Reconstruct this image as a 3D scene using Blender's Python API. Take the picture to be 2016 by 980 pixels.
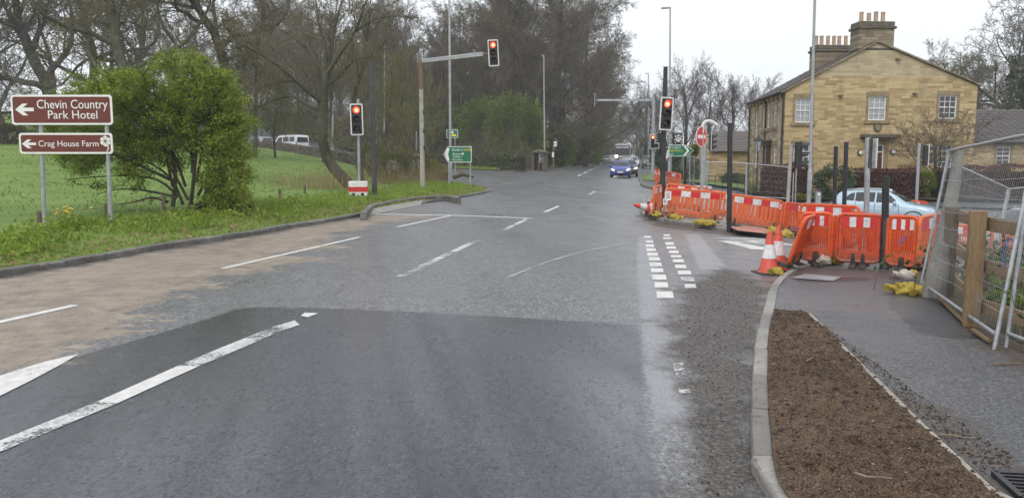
import bpy, bmesh, math, random
import numpy as np
from mathutils import Vector, Matrix, noise as mnoise
from mathutils.geometry import delaunay_2d_cdt
from mathutils.bvhtree import BVHTree

scene = bpy.context.scene
for _o in list(bpy.data.objects):
    bpy.data.objects.remove(_o)
COL = scene.collection
R = math.radians
PI = math.pi

# ------------------------------------------------------------------ camera
FPX, CX, CY, HOR = 1500.0, 1008.0, 490.0, 325.0
PITCH = math.atan((CY - HOR) / FPX)
CAM = Vector((0.0, 0.0, 2.0))
camd = bpy.data.cameras.new('camera')
camd.sensor_width = 36.0
camd.lens = 36.0 * FPX / 2016.0
camd.clip_start = 0.05
camd.clip_end = 3000.0
cam = bpy.data.objects.new('camera', camd)
cam.location = CAM
cam.rotation_euler = (PI / 2 - PITCH, 0, 0)
COL.objects.link(cam)
scene.camera = cam

# ------------------------------------------------------------------ sky, sun, exposure
world = bpy.data.worlds.new('World')
scene.world = world
world.use_nodes = True
wn = world.node_tree.nodes
wl = world.node_tree.links
wn.clear()
sky = wn.new('ShaderNodeTexSky')
sky.sky_type = 'NISHITA'
sky.sun_disc = False
sky.sun_elevation = R(48)
sky.sun_rotation = R(200)
sky.dust_density = 4.0
sky.air_density = 1.2
hsv = wn.new('ShaderNodeHueSaturation')
hsv.inputs['Saturation'].default_value = 0.5
mixc = wn.new('ShaderNodeMixRGB')
mixc.inputs[0].default_value = 0.76
mixc.inputs[2].default_value = (7.6, 7.9, 8.4, 1)
bg = wn.new('ShaderNodeBackground')
bg.inputs['Strength'].default_value = 0.125
wo = wn.new('ShaderNodeOutputWorld')
wl.new(sky.outputs[0], hsv.inputs['Color'])
wl.new(hsv.outputs[0], mixc.inputs[1])
wl.new(mixc.outputs[0], bg.inputs['Color'])
wl.new(bg.outputs[0], wo.inputs['Surface'])
sund = bpy.data.lights.new('sun', 'SUN')
sund.energy = 0.8
sund.angle = R(25)
sund.color = (1.0, 0.97, 0.93)
sun = bpy.data.objects.new('sun', sund)
sun.rotation_euler = (R(42), 0, R(-20))
sun.location = (0, -20, 40)
COL.objects.link(sun)
scene.view_settings.view_transform = 'Standard'
scene.view_settings.look = 'None'
scene.view_settings.exposure = 0.45
scene.view_settings.gamma = 1.0
scene.view_settings.use_curve_mapping = False
scene.render.engine = 'CYCLES'
scene.render.resolution_x = 1024
scene.render.resolution_y = 497
scene.cycles.max_bounces = 5
scene.cycles.transparent_max_bounces = 8
scene.cycles.volume_bounces = 0

# ------------------------------------------------------------------ terrain height
SLOPE = 25.0 / 1500.0
def sm(a, b, x):
    t = min(1.0, max(0.0, (x - a) / (b - a)))
    return t * t * (3 - 2 * t)
def G(x, y):
    z = SLOPE * min(y, 300.0)
    z += 0.115 * min(19.0, max(0.0, -x - 8.0)) * sm(22, 50, y)
    z -= 1.15 * sm(4.5, 14.5, x) * sm(15.5, 23.0, y) * (1 - 0.66 * sm(36.0, 39.0, y))
    z -= 0.22 * sm(1.5, 5.5, x) * sm(7.0, 14.0, y) * (1 - sm(42, 58, y))
    if y > 95:
        e = 0.155 * y - x           # left of the far road
        z += 0.10 * min(60.0, max(0.0, e - 16.0)) * sm(95, 125, y)
    return z
def ray(px, py):
    xc, yc = (px - CX) / FPX, -(py - CY) / FPX
    f = Vector((0, math.cos(PITCH), -math.sin(PITCH)))
    u = Vector((0, math.sin(PITCH), math.cos(PITCH)))
    return f + Vector((xc, 0, 0)) + u * yc
def P(px, py, dz=0.0):
    """pixel -> point where its ray meets the ground (raised by dz)"""
    d = ray(px, py)
    t, st = 1.0, 0.25
    prev = t
    while t < 400:
        q = CAM + d * t
        if q.z <= G(q.x, q.y) + dz:
            a, b = prev, t
            for _ in range(24):
                m = (a + b) / 2
                q = CAM + d * m
                if q.z <= G(q.x, q.y) + dz: b = m
                else: a = m
            q = CAM + d * b
            return Vector((q.x, q.y, q.z))
        prev = t
        t += st
        st = 0.25 + t * 0.01
    return CAM + d * 300
def PY(px, py, y):
    """pixel -> point on its ray at depth y (depth known from what it stands on)"""
    d = ray(px, py)
    return CAM + d * (y / d.y)
def XA(px, y):
    return (px - CX) / FPX * y * 1.0 / 1.0
def on(x, y, dz=0.0):
    return Vector((x, y, G(x, y) + dz))

# ------------------------------------------------------------------ object helpers
def tag(o, label=None, cat=None, group=None, kind=None):
    if label: o['label'] = label
    if cat: o['category'] = cat
    if group: o['group'] = group
    if kind: o['kind'] = kind
    return o
def thing(name, label, cat, loc=(0, 0, 0), rz=0.0, group=None):
    o = bpy.data.objects.new(name, None)
    o.empty_display_size = 0.2
    o.location = loc
    o.rotation_euler = (0, 0, rz)
    COL.objects.link(o)
    return tag(o, label, cat, group)
def setting(name):
    o = bpy.data.objects.new(name, None)
    COL.objects.link(o)
    o['kind'] = 'structure'
    return o
def add(name, me, parent=None, loc=None, rot=None):
    o = bpy.data.objects.new(name, me)
    COL.objects.link(o)
    if parent is not None: o.parent = parent
    if loc is not None: o.location = loc
    if rot is not None: o.rotation_euler = rot
    return o
def copy_tree(o, parent=None):
    c = o.copy()
    COL.objects.link(c)
    c.parent = parent
    for ch in [k for k in bpy.data.objects if k.parent == o]:
        copy_tree(ch, c)
    return c
def np_mesh(name, verts, faces, mat=None, smooth=False):
    """verts (n,3), faces (m,k) all with k corners"""
    verts = np.asarray(verts, dtype=np.float32).reshape(-1, 3)
    faces = np.asarray(faces, dtype=np.int32)
    m, k = faces.shape
    me = bpy.data.meshes.new(name)
    me.vertices.add(len(verts))
    me.vertices.foreach_set('co', verts.ravel())
    me.loops.add(m * k)
    me.loops.foreach_set('vertex_index', faces.ravel())
    me.polygons.add(m)
    me.polygons.foreach_set('loop_start', np.arange(0, m * k, k, dtype=np.int32))
    me.polygons.foreach_set('loop_total', np.full(m, k, dtype=np.int32))
    if smooth:
        me.polygons.foreach_set('use_smooth', np.ones(m, dtype=bool))
    me.update(calc_edges=True)
    me.validate()
    if mat: me.materials.append(mat)
    return me
def frame_of(d):
    d = d.normalized()
    a = Vector((0, 0, 1)) if abs(d.z) < 0.9 else Vector((1, 0, 0))
    u = d.cross(a).normalized()
    return u, d.cross(u).normalized()
class MB:
    """collects simple solids and links them as ONE mesh object"""
    def __init__(s):
        s.v = []; s.f = []
    def quad(s, *pts):
        n = len(s.v)
        s.v += [tuple(p) for p in pts]
        s.f.append(tuple(range(n, n + len(pts))))
        return s
    def box(s, x0, x1, y0, y1, z0, z1, M=None):
        n = len(s.v)
        vs = [Vector((x, y, z)) for z in (z0, z1) for y in (y0, y1) for x in (x0, x1)]
        if M is not None: vs = [M @ v for v in vs]
        s.v += [tuple(v) for v in vs]
        for f in ((0, 2, 3, 1), (4, 5, 7, 6), (0, 1, 5, 4), (2, 6, 7, 3), (0, 4, 6, 2), (1, 3, 7, 5)):
            s.f.append(tuple(n + i for i in f))
        return s
    def beam(s, a, b, w, h, up=Vector((0, 0, 1))):
        a, b = Vector(a), Vector(b)
        d = (b - a).normalized()
        u = d.cross(up).normalized() * (w / 2)
        v = u.cross(d).normalized() * (h / 2)
        n = len(s.v)
        for p in (a, b):
            for q in (-u - v, u - v, u + v, -u + v): s.v.append(tuple(p + q))
        for f in ((0, 1, 2, 3), (7, 6, 5, 4), (0, 4, 5, 1), (1, 5, 6, 2), (2, 6, 7, 3), (3, 7, 4, 0)):
            s.f.append(tuple(n + i for i in f))
        return s
    def tube(s, pts, r, n=10, caps=True, sy=1.0):
        pts = [Vector(p) for p in pts]
        rs = r if isinstance(r, (list, tuple)) else [r] * len(pts)
        base = len(s.v)
        pu = None
        for i, p in enumerate(pts):
            d = (pts[min(i + 1, len(pts) - 1)] - pts[max(i - 1, 0)])
            if d.length < 1e-9: d = Vector((0, 0, 1))
            d.normalize()
            if pu is None: u, w = frame_of(d)
            else:
                u = (pu - d * pu.dot(d))
                if u.length < 1e-6: u, w = frame_of(d)
                else: u.normalize(); w = d.cross(u).normalized()
            pu = u
            for k in range(n):
                a = 2 * PI * k / n
                s.v.append(tuple(p + (u * math.cos(a) + w * math.sin(a) * sy) * rs[i]))
        for i in range(len(pts) - 1):
            for k in range(n):
                a = base + i * n + k; b = base + i * n + (k + 1) % n
                s.f.append((a, b, b + n, a + n))
        if caps:
            s.f.append(tuple(base + k for k in reversed(range(n))))
            s.f.append(tuple(base + (len(pts) - 1) * n + k for k in range(n)))
        return s
    def lathe(s, prof, n=16, M=None, half=False):
        base = len(s.v)
        for (r, z) in prof:
            for k in range(n):
                a = 2 * PI * k / n
                p = Vector((r * math.cos(a), r * math.sin(a), z))
                if M is not None: p = M @ p
                s.v.append(tuple(p))
        for i in range(len(prof) - 1):
            for k in range(n):
                a = base + i * n + k; b = base + i * n + (k + 1) % n
                s.f.append((a, b, b + n, a + n))
        s.f.append(tuple(base + k for k in reversed(range(n))))
        s.f.append(tuple(base + (len(prof) - 1) * n + k for k in range(n)))
        return s
    def prism(s, poly, y0, y1, M=None):
        """polygon in (x,z) extruded along y"""
        n = len(s.v); k = len(poly)
        for y in (y0, y1):
            for (x, z) in poly:
                p = Vector((x, y, z))
                if M is not None: p = M @ p
                s.v.append(tuple(p))
        s.f.append(tuple(range(n, n + k)))
        s.f.append(tuple(reversed(range(n + k, n + 2 * k))))
        for i in range(k):
            j = (i + 1) % k
            s.f.append((n + j, n + i, n + k + i, n + k + j))
        return s
    def mesh(s, name, mat=None, smooth=False, bevel=0.0, seg=1):
        me = bpy.data.meshes.new(name)
        me.from_pydata(s.v, [], s.f)
        if bevel > 0:
            bm = bmesh.new(); bm.from_mesh(me)
            bmesh.ops.bevel(bm, geom=bm.edges[:], offset=bevel, segments=seg, affect='EDGES', profile=0.5, clamp_overlap=True)
            bm.to_mesh(me); bm.free()
        if smooth:
            me.polygons.foreach_set('use_smooth', [True] * len(me.polygons))
            try: me.set_sharp_from_angle(angle=R(40))
            except Exception: pass
        if mat: me.materials.append(mat)
        me.update()
        return me
    def build(s, name, mat, parent=None, loc=None, rot=None, smooth=False, bevel=0.0, seg=1):
        return add(name, s.mesh(name, mat, smooth, bevel, seg), parent, loc, rot)
def rrect(x0, x1, z0, z1, r, n=5):
    pts = []
    for (cx, cz, a0) in ((x1 - r, z1 - r, 0), (x0 + r, z1 - r, 90), (x0 + r, z0 + r, 180), (x1 - r, z0 + r, 270)):
        for i in range(n + 1):
            a = R(a0 + 90 * i / n)
            pts.append((cx + r * math.cos(a), cz + r * math.sin(a)))
    return pts
def in_poly(x, y, poly):
    c = False; n = len(poly); j = n - 1
    for i in range(n):
        xi, yi = poly[i][0], poly[i][1]; xj, yj = poly[j][0], poly[j][1]
        if (yi > y) != (yj > y) and x < (xj - xi) * (y - yi) / (yj - yi) + xi: c = not c
        j = i
    return c
def sdf(px, py, poly):
    """signed distance (inside positive) of points to polygon, numpy"""
    d = np.full(px.shape, 1e9); ins = np.zeros(px.shape, bool)
    n = len(poly)
    for i in range(n):
        ax, ay = poly[i][0], poly[i][1]; bx, by = poly[(i + 1) % n][0], poly[(i + 1) % n][1]
        ex, ey = bx - ax, by - ay
        l2 = ex * ex + ey * ey + 1e-12
        t = np.clip(((px - ax) * ex + (py - ay) * ey) / l2, 0, 1)
        d = np.minimum(d, np.hypot(px - ax - t * ex, py - ay - t * ey))
        if abs(by - ay) > 1e-12:
            c = ((ay > py) != (by > py)) & (px < ex * (py - ay) / ey + ax)
            ins ^= c
    return np.where(ins, d, -d)
def densify(poly, step, closed=True):
    out = []; n = len(poly)
    for i in range(n if closed else n - 1):
        a = Vector((poly[i][0], poly[i][1])); b = Vector((poly[(i + 1) % n][0], poly[(i + 1) % n][1]))
        k = max(1, int((b - a).length / step))
        for j in range(k): out.append(tuple(a.lerp(b, j / k)))
    if not closed: out.append((poly[-1][0], poly[-1][1]))
    return out
def spline(pts, n=8):
    """Catmull-Rom through 2D/3D points"""
    pts = [Vector(p) for p in pts]; out = []
    for i in range(len(pts) - 1):
        p0 = pts[max(i - 1, 0)]; p1 = pts[i]; p2 = pts[i + 1]; p3 = pts[min(i + 2, len(pts) - 1)]
        for j in range(n):
            t = j / n
            out.append(0.5 * ((2 * p1) + (p2 - p0) * t + (2 * p0 - 5 * p1 + 4 * p2 - p3) * t * t + (3 * p1 - p0 - 3 * p2 + p3) * t ** 3))
    out.append(pts[-1])
    return out
def fill2d(outer, spacing, holes=(), edge_step=None, margin=0.45):
    """triangulated polygon with interior grid points -> (list of 2D points, tris)"""
    es = edge_step or spacing
    ring = densify(outer, es)
    vs = [Vector(p) for p in ring]; n = len(vs)
    edges = [(i, (i + 1) % n) for i in range(n)]
    hr = []
    for h in holes:
        b = len(vs); hp = densify(h, es); vs += [Vector(p) for p in hp]
        edges += [(b + i, b + (i + 1) % len(hp)) for i in range(len(hp))]
    arr = np.array([(p[0], p[1]) for p in outer])
    x0, y0 = arr.min(0); x1, y1 = arr.max(0)
    gx = np.arange(x0 + spacing / 2, x1, spacing); gy = np.arange(y0 + spacing / 2, y1, spacing)
    if len(gx) and len(gy):
        X, Y = np.meshgrid(gx, gy); X = X.ravel(); Y = Y.ravel()
        keep = sdf(X, Y, outer) > spacing * margin
        for h in holes: keep &= sdf(X, Y, h) < -spacing * margin
        vs += [Vector((a, b)) for a, b in zip(X[keep], Y[keep])]
    co, _, fa, *_r = delaunay_2d_cdt(vs, edges, [], 0, 1e-5)
    P2 = np.array([(c.x, c.y) for c in co]); F = np.array([f for f in fa])
    cen = P2[F].mean(1)
    keep = sdf(cen[:, 0], cen[:, 1], outer) > 0
    for h in holes: keep &= sdf(cen[:, 0], cen[:, 1], h) < 0
    return P2, F[keep]
def sheet(name, outer, spacing, hfun, mat, edge_step=None, smooth=True, skirt=0.0):
    P2, F = fill2d(outer, spacing, edge_step=edge_step)
    a = P2[F[:, 0]]; b = P2[F[:, 1]]; c = P2[F[:, 2]]
    cr = (b[:, 0] - a[:, 0]) * (c[:, 1] - a[:, 1]) - (b[:, 1] - a[:, 1]) * (c[:, 0] - a[:, 0])
    F = np.where((cr < 0)[:, None], F[:, ::-1], F)
    V = np.array([(p[0], p[1], hfun(p[0], p[1])) for p in P2])
    return np_mesh(name, V, F, mat, smooth)
_txt = {}
def text_mesh(body, size, mat, align='LEFT', ext=0.002, spacing=1.0, bold=0.0):
    cu = bpy.data.curves.new('lettering', 'FONT')
    cu.body = body; cu.size = size; cu.align_x = align; cu.extrude = ext; cu.space_character = spacing
    cu.resolution_u = 3; cu.offset = bold
    o = bpy.data.objects.new('lettering', cu)
    COL.objects.link(o)
    me = bpy.data.meshes.new_from_object(o)
    bpy.data.objects.remove(o)
    me.materials.clear(); me.materials.append(mat)
    return me
def lettering(body, size, mat, parent, x, y, z, align='LEFT', spacing=1.0, bold=0.0, sx=1.0):
    o = add('lettering', text_mesh(body, size, mat, align, 0.002, spacing, bold), parent, (x, y, z), (PI / 2, 0, 0))
    o.scale = (sx, 1, 1)
    return o
# ------------------------------------------------------------------ materials
MATS = {}
def nt(m): return m.node_tree.nodes, m.node_tree.links
def base_mat(name, col=(0.5, 0.5, 0.5), rough=0.6, metal=0.0, spec=0.5):
    m = bpy.data.materials.new(name); m.use_nodes = True
    b = m.node_tree.nodes['Principled BSDF']
    b.inputs['Base Color'].default_value = (*col, 1)
    b.inputs['Roughness'].default_value = rough
    b.inputs['Metallic'].default_value = metal
    b.inputs['Specular IOR Level'].default_value = spec
    MATS[name] = m
    return m, b
def ramp(n, l, src, stops, interp='LINEAR'):
    r = n.new('ShaderNodeValToRGB'); r.color_ramp.interpolation = interp
    el = r.color_ramp.elements
    while len(el) < len(stops): el.new(0.5)
    for e, (p, c) in zip(el, stops):
        e.position = p
        e.color = (*c, 1) if isinstance(c, (tuple, list)) else (c, c, c, 1)
    l.new(src, r.inputs[0])
    return r.outputs[0]
def coords(n, kind='Object', scale=None, l=None):
    t = n.new('ShaderNodeTexCoord'); o = t.outputs[kind]
    if scale is not None:
        mp = n.new('ShaderNodeMapping'); mp.inputs['Scale'].default_value = scale
        l.new(o, mp.inputs[0]); o = mp.outputs[0]
    return o
def wpos(n): return n.new('ShaderNodeNewGeometry').outputs['Position']
def noise(n, l, src, scale, detail=4, rough=0.55, dist=0.0):
    t = n.new('ShaderNodeTexNoise')
    t.inputs['Scale'].default_value = scale; t.inputs['Detail'].default_value = detail
    t.inputs['Roughness'].default_value = rough; t.inputs['Distortion'].default_value = dist
    if src is not None: l.new(src, t.inputs['Vector'])
    return t.outputs[0]
def mix(n, l, fac, a, b, mode='MIX'):
    m = n.new('ShaderNodeMixRGB'); m.blend_type = mode
    for i, v in ((0, fac), (1, a), (2, b)):
        if isinstance(v, (int, float)): m.inputs[i].default_value = v if i == 0 else (v, v, v, 1)
        elif isinstance(v, tuple): m.inputs[i].default_value = (*v, 1)
        else: l.new(v, m.inputs[i])
    return m.outputs[0]
def mth(n, l, op, a, b=0.0, clamp=False):
    m = n.new('ShaderNodeMath'); m.operation = op; m.use_clamp = clamp
    for i, v in ((0, a), (1, b)):
        if isinstance(v, (int, float)): m.inputs[i].default_value = v
        else: l.new(v, m.inputs[i])
    return m.outputs[0]
def bump(n, l, h, b, strength=0.3, dist=0.02):
    bp = n.new('ShaderNodeBump'); bp.inputs['Strength'].default_value = strength
    bp.inputs['Distance'].default_value = dist
    l.new(h, bp.inputs['Height']); l.new(bp.outputs[0], b.inputs['Normal'])
    if b.inputs['Coat Weight'].is_linked:
        b2 = n.new('ShaderNodeBump'); b2.inputs['Strength'].default_value = strength * .33; b2.inputs['Distance'].default_value = dist
        l.new(h, b2.inputs['Height']); l.new(b2.outputs[0], b.inputs['Coat Normal'])
def attr(n, name):
    a = n.new('ShaderNodeAttribute'); a.attribute_name = name
    return a.outputs['Fac']
def speckle(name, c1, c2, scale=8.0, rough=0.6, metal=0.0, c3=None, bstr=0.0, bscale=60, spec=0.5, kind='Object', dirt=None, lo=.35, hi=.65):
    """two or three colours mixed by noise; optional fine relief"""
    m, b = base_mat(name, c1, rough, metal, spec)
    n, l = nt(m)
    src = wpos(n) if kind == 'World' else coords(n, kind)
    f = noise(n, l, src, scale, 6, 0.6)
    col = ramp(n, l, f, [(lo, c1), (hi, c2)])
    if c3 is not None:
        g = noise(n, l, src, scale * 4.3, 3, 0.6)
        g = ramp(n, l, g, [(0.55, 0.0), (0.7, 1.0)])
        col = mix(n, l, g, col, c3)
    l.new(col, b.inputs['Base Color'])
    rr = ramp(n, l, f, [(0.3, max(0, rough - .1)), (0.7, min(1, rough + .1))])
    l.new(rr, b.inputs['Roughness'])
    if bstr > 0:
        bump(n, l, noise(n, l, src, bscale, 4, 0.65), b, bstr, 0.01)
    return m
def leafmat(name, c1, c2, c3=None, scale=1.5, rough=0.5, trans=0.25):
    m, b = base_mat(name, c1, rough, 0, 0.3)
    n, l = nt(m)
    src = wpos(n)
    f = noise(n, l, src, scale, 3, 0.7)
    g = noise(n, l, src, scale * 14, 2, 0.5)
    col = ramp(n, l, mix(n, l, 0.5, f, g), [(0.38, c1), (0.5, c2), (0.64, c3 or c2)])
    l.new(col, b.inputs['Base Color'])
    if trans > 0:
        t = n.new('ShaderNodeBsdfTranslucent'); l.new(col, t.inputs[0])
        ms = n.new('ShaderNodeMixShader'); ms.inputs[0].default_value = trans
        l.new(b.outputs[0], ms.inputs[1]); l.new(t.outputs[0], ms.inputs[2])
        l.new(ms.outputs[0], n['Material Output'].inputs[0])
    return m
def emit(name, col, strength):
    m, b = base_mat(name, col, 0.3)
    b.inputs['Emission Color'].default_value = (*col, 1)
    b.inputs['Emission Strength'].default_value = strength
    return m

# road surface: worn buff surfacing, newer dark patch, mud, planed-off pale strips
def road_material():
    m, b = base_mat('asphalt', (.06, .06, .06), 0.5)
    n, l = nt(m)
    p = wpos(n)
    big = noise(n, l, p, 0.35, 4, .6)
    med = noise(n, l, p, 3.0, 5, .65)
    fine = noise(n, l, p, 55, 3, .7)
    v = n.new('ShaderNodeTexVoronoi'); v.inputs['Scale'].default_value = 62; l.new(p, v.inputs['Vector'])
    grit = mix(n, l, .5, noise(n, l, p, 34, 6, .85), noise(n, l, coords(n, 'Object', (1, .36, 1), l), 27, 8, .85))
    chips = ramp(n, l, v.outputs['Color'], [(.3, (.035, .036, .038)), (.62, (.12, .122, .125)), (.85, (.34, .34, .345))])
    sparse = ramp(n, l, grit, [(.42, (.012, .013, .015)), (.475, (.065, .066, .069)), (.525, (.19, .19, .193)), (.60, (.42, .42, .42))])
    old = mix(n, l, 0.8, chips, sparse)
    old = mix(n, l, ramp(n, l, big, [(.3, 0.0), (.7, 0.28)]), old, (.17, .17, .172))
    new = ramp(n, l, mix(n, l, .6, fine, grit), [(.42, (.003, .004, .007)), (.48, (.013, .016, .024)), (.54, (.034, .040, .056)), (.61, (.11, .117, .13))])
    new = mix(n, l, ramp(n, l, med, [(.45, 0.0), (.75, 0.35)]), new, (.022, .025, .033))
    wob = mth(n, l, 'SUBTRACT', noise(n, l, p, 4.0, 5, .7), .5)
    pm = mth(n, l, 'ADD', attr(n, 'patch'), mth(n, l, 'MULTIPLY', wob, .25))
    pm = ramp(n, l, mth(n, l, 'ADD', mth(n, l, 'MULTIPLY', pm, 5.0), .5, True), [(.35, 0.0), (.65, 1.0)])
    col = mix(n, l, pm, old, new)
    # pale planed strips
    pw = mth(n, l, 'SUBTRACT', noise(n, l, p, 22.0, 5, .75), .5)
    pl = mth(n, l, 'ADD', attr(n, 'pale'), mth(n, l, 'MULTIPLY', pw, .34))
    pl = ramp(n, l, mth(n, l, 'ADD', mth(n, l, 'MULTIPLY', pl, 6.0), .42, True), [(.3, 0.0), (.7, .75)])
    palec = ramp(n, l, fine, [(.4, (.20, .21, .22)), (.65, (.38, .39, .405))])
    col = mix(n, l, pl, col, palec)
    # buff anti-skid surfacing, worn through in ragged islands
    bw = mth(n, l, 'SUBTRACT', noise(n, l, coords(n, 'Object', (.55, 1.5, 1), l), 0.9, 9, .74, .3), .5)
    bf = mth(n, l, 'ADD', attr(n, 'buff'), mth(n, l, 'MULTIPLY', bw, 4.6))
    fw = mth(n, l, 'MULTIPLY', mth(n, l, 'SUBTRACT', mix(n, l, .5, grit, noise(n, l, p, 6, 6, .8)), .5), 3.6)
    bf = mth(n, l, 'ADD', bf, fw)
    bf = ramp(n, l, mth(n, l, 'ADD', mth(n, l, 'MULTIPLY', bf, 1.5), .45, True), [(.36, 0.0), (.62, 1.0)])
    buffc = ramp(n, l, mix(n, l, .5, med, fine), [(.38, (.15, .115, .085)), (.5, (.265, .212, .158)), (.62, (.36, .305, .24))])
    col = mix(n, l, mth(n, l, 'MULTIPLY', bf, .90), col, buffc)
    # mud
    mw = mth(n, l, 'SUBTRACT', noise(n, l, p, 1.6, 8, .72), .5)
    md = mth(n, l, 'ADD', attr(n, 'mud'), mth(n, l, 'MULTIPLY', mw, 1.5))
    md = ramp(n, l, mth(n, l, 'ADD', mth(n, l, 'MULTIPLY', md, 1.4), .55, True), [(.25, 0.0), (.7, 1.0)])
    mudf = noise(n, l, p, 26, 6, .75)
    mudc = ramp(n, l, mudf, [(.42, (.008, .006, .004)), (.48, (.034, .025, .017)), (.54, (.072, .054, .038)), (.62, (.15, .125, .10))])
    col = mix(n, l, mth(n, l, 'MULTIPLY', md, .88), col, mudc)
    # a few tar seams / oil streaks
    st = noise(n, l, coords(n, 'Object', (.35, .05, 1), l), 3.0, 4, .6)
    col = mix(n, l, ramp(n, l, st, [(.6, 0.0), (.72, .35)]), col, mix(n, l, 1.0, col, (.45, .45, .46), 'MULTIPLY'))
    l.new(col, b.inputs['Base Color'])
    # wetness: water film lies in the texture, smoother on the new patch
    wet = noise(n, l, p, 0.8, 5, .6)
    ro = ramp(n, l, mix(n, l, .45, wet, grit), [(.34, .20), (.5, .36), (.64, .58)])
    rn = ramp(n, l, mix(n, l, .4, wet, grit), [(.38, .12), (.5, .27), (.62, .46)])
    rr = mix(n, l, pm, ro, rn)
    rr = mix(n, l, mth(n, l, 'MAXIMUM', bf, mth(n, l, 'MULTIPLY', md, .8)), rr, .6)
    l.new(rr, b.inputs['Roughness'])
    b.inputs['Specular IOR Level'].default_value = 0.5
    tm = n.new('ShaderNodeMapping'); tm.inputs['Rotation'].default_value = (0, 0, -.23); l.new(p, tm.inputs[0])
    tm2 = n.new('ShaderNodeMapping'); tm2.inputs['Scale'].default_value = (.75, .05, 1); l.new(tm.outputs[0], tm2.inputs[0])
    track = noise(n, l, tm2.outputs[0], 1.0, 4, .6)
    pit = mth(n, l, 'MULTIPLY', ramp(n, l, grit, [(.42, .12), (.48, 1.0)]), ramp(n, l, track, [(.36, .35), (.6, 1.0)]))
    cw = mth(n, l, 'MULTIPLY', mth(n, l, 'MULTIPLY', mth(n, l, 'ADD', mth(n, l, 'MULTIPLY', pm, .70), .26), pit), mth(n, l, 'SUBTRACT', 1.0, mth(n, l, 'MULTIPLY', mth(n, l, 'MAXIMUM', mth(n, l, 'MAXIMUM', bf, md), pl), .75)))
    l.new(cw, b.inputs['Coat Weight']); b.inputs['Coat IOR'].default_value = 1.45
    l.new(ramp(n, l, track, [(.38, .30), (.62, .10)]), b.inputs['Coat Roughness'])
    h = mix(n, l, pm, v.outputs['Distance'], mth(n, l, 'MULTIPLY', fine, .7))
    h = mth(n, l, 'ADD', h, mth(n, l, 'MULTIPLY', fine, 1.2))
    h = mth(n, l, 'ADD', h, mth(n, l, 'MULTIPLY', mth(n, l, 'MULTIPLY', md, mudf), 2.5))
    bump(n, l, h, b, .34, .010)
    return m
ROAD = road_material()

def paint_mat(name, col, wear=.42):
    m, b = base_mat(name, col, .5)
    n, l = nt(m); p = wpos(n)
    f = noise(n, l, p, 38, 6, .8)
    g = noise(n, l, p, 2.2, 4, .6)
    k = mth(n, l, 'ADD', mth(n, l, 'MULTIPLY', f, .6), mth(n, l, 'MULTIPLY', g, .55))
    a = ramp(n, l, k, [(wear, 0.0), (wear + .09, 1.0)])
    c = ramp(n, l, noise(n, l, p, 9, 5, .7), [(.3, tuple(x * .68 for x in col)), (.65, col)])
    l.new(c, b.inputs['Base Color'])
    t = n.new('ShaderNodeBsdfTransparent'); ms = n.new('ShaderNodeMixShader')
    l.new(a, ms.inputs[0]); l.new(t.outputs[0], ms.inputs[1]); l.new(b.outputs[0], ms.inputs[2])
    l.new(ms.outputs[0], n['Material Output'].inputs[0])
    bump(n, l, f, b, .3, .01)
    return m
PAINT = paint_mat('white_road_paint', (.72, .71, .67), .40)
PAINTW = paint_mat('worn_road_paint', (.66, .66, .64), .50)
GHOST = paint_mat('ghost_road_paint', (.48, .48, .48), .50)

def grass_ground():
    m, b = base_mat('grass_sward', (.06, .12, .02), .8, 0, .2)
    n, l = nt(m); p = wpos(n)
    a = noise(n, l, p, .35, 5, .6); c = noise(n, l, p, 6, 6, .75); e = noise(n, l, p, 45, 3, .7)
    k = mix(n, l, .5, mix(n, l, .5, a, c), e)
    col = ramp(n, l, k, [(.37, (.055, .095, .016)), (.46, (.12, .19, .038)), (.54, (.185, .27, .066)), (.66, (.29, .35, .13))])
    l.new(col, b.inputs['Base Color'])
    bump(n, l, mix(n, l, .5, c, e), b, .6, .06)
    return m
GRASS = grass_ground()
GBLADE = leafmat('grass_blades', (.13, .20, .025), (.235, .325, .05), (.36, .42, .10), 1.1, .55, .35)
GLONG = leafmat('field_grass', (.11, .19, .035), (.19, .29, .07), (.30, .38, .13), .8, .55, .35)
REED = leafmat('dry_stalks', (.22, .15, .08), (.34, .25, .14), (.16, .10, .06), 3, .8, .1)
DAND = speckle('dandelion_yellow', (.75, .5, .02), (.85, .62, .05), 20, .6)
WOODFLOOR = speckle('woodland_floor', (.045, .045, .02), (.10, .075, .045), .9, .95, c3=(.05, .075, .02), bstr=.6, bscale=6, kind='World')
SOIL = None
def soil_mat():
    m, b = base_mat('dug_soil', (.08, .05, .03), .85, 0, .25)
    n, l = nt(m); p = wpos(n)
    a = noise(n, l, p, 1.4, 5, .6); c = noise(n, l, p, 14, 7, .78); e = noise(n, l, p, 90, 3, .7)
    k = mix(n, l, .55, mix(n, l, .3, c, a), e)
    col = ramp(n, l, k, [(.40, (.016, .010, .006)), (.47, (.066, .041, .025)), (.535, (.135, .090, .057)), (.63, (.24, .175, .12))])
    l.new(col, b.inputs['Base Color'])
    bump(n, l, mix(n, l, .5, c, e), b, .9, .03)
    return m
SOIL = soil_mat()
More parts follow.
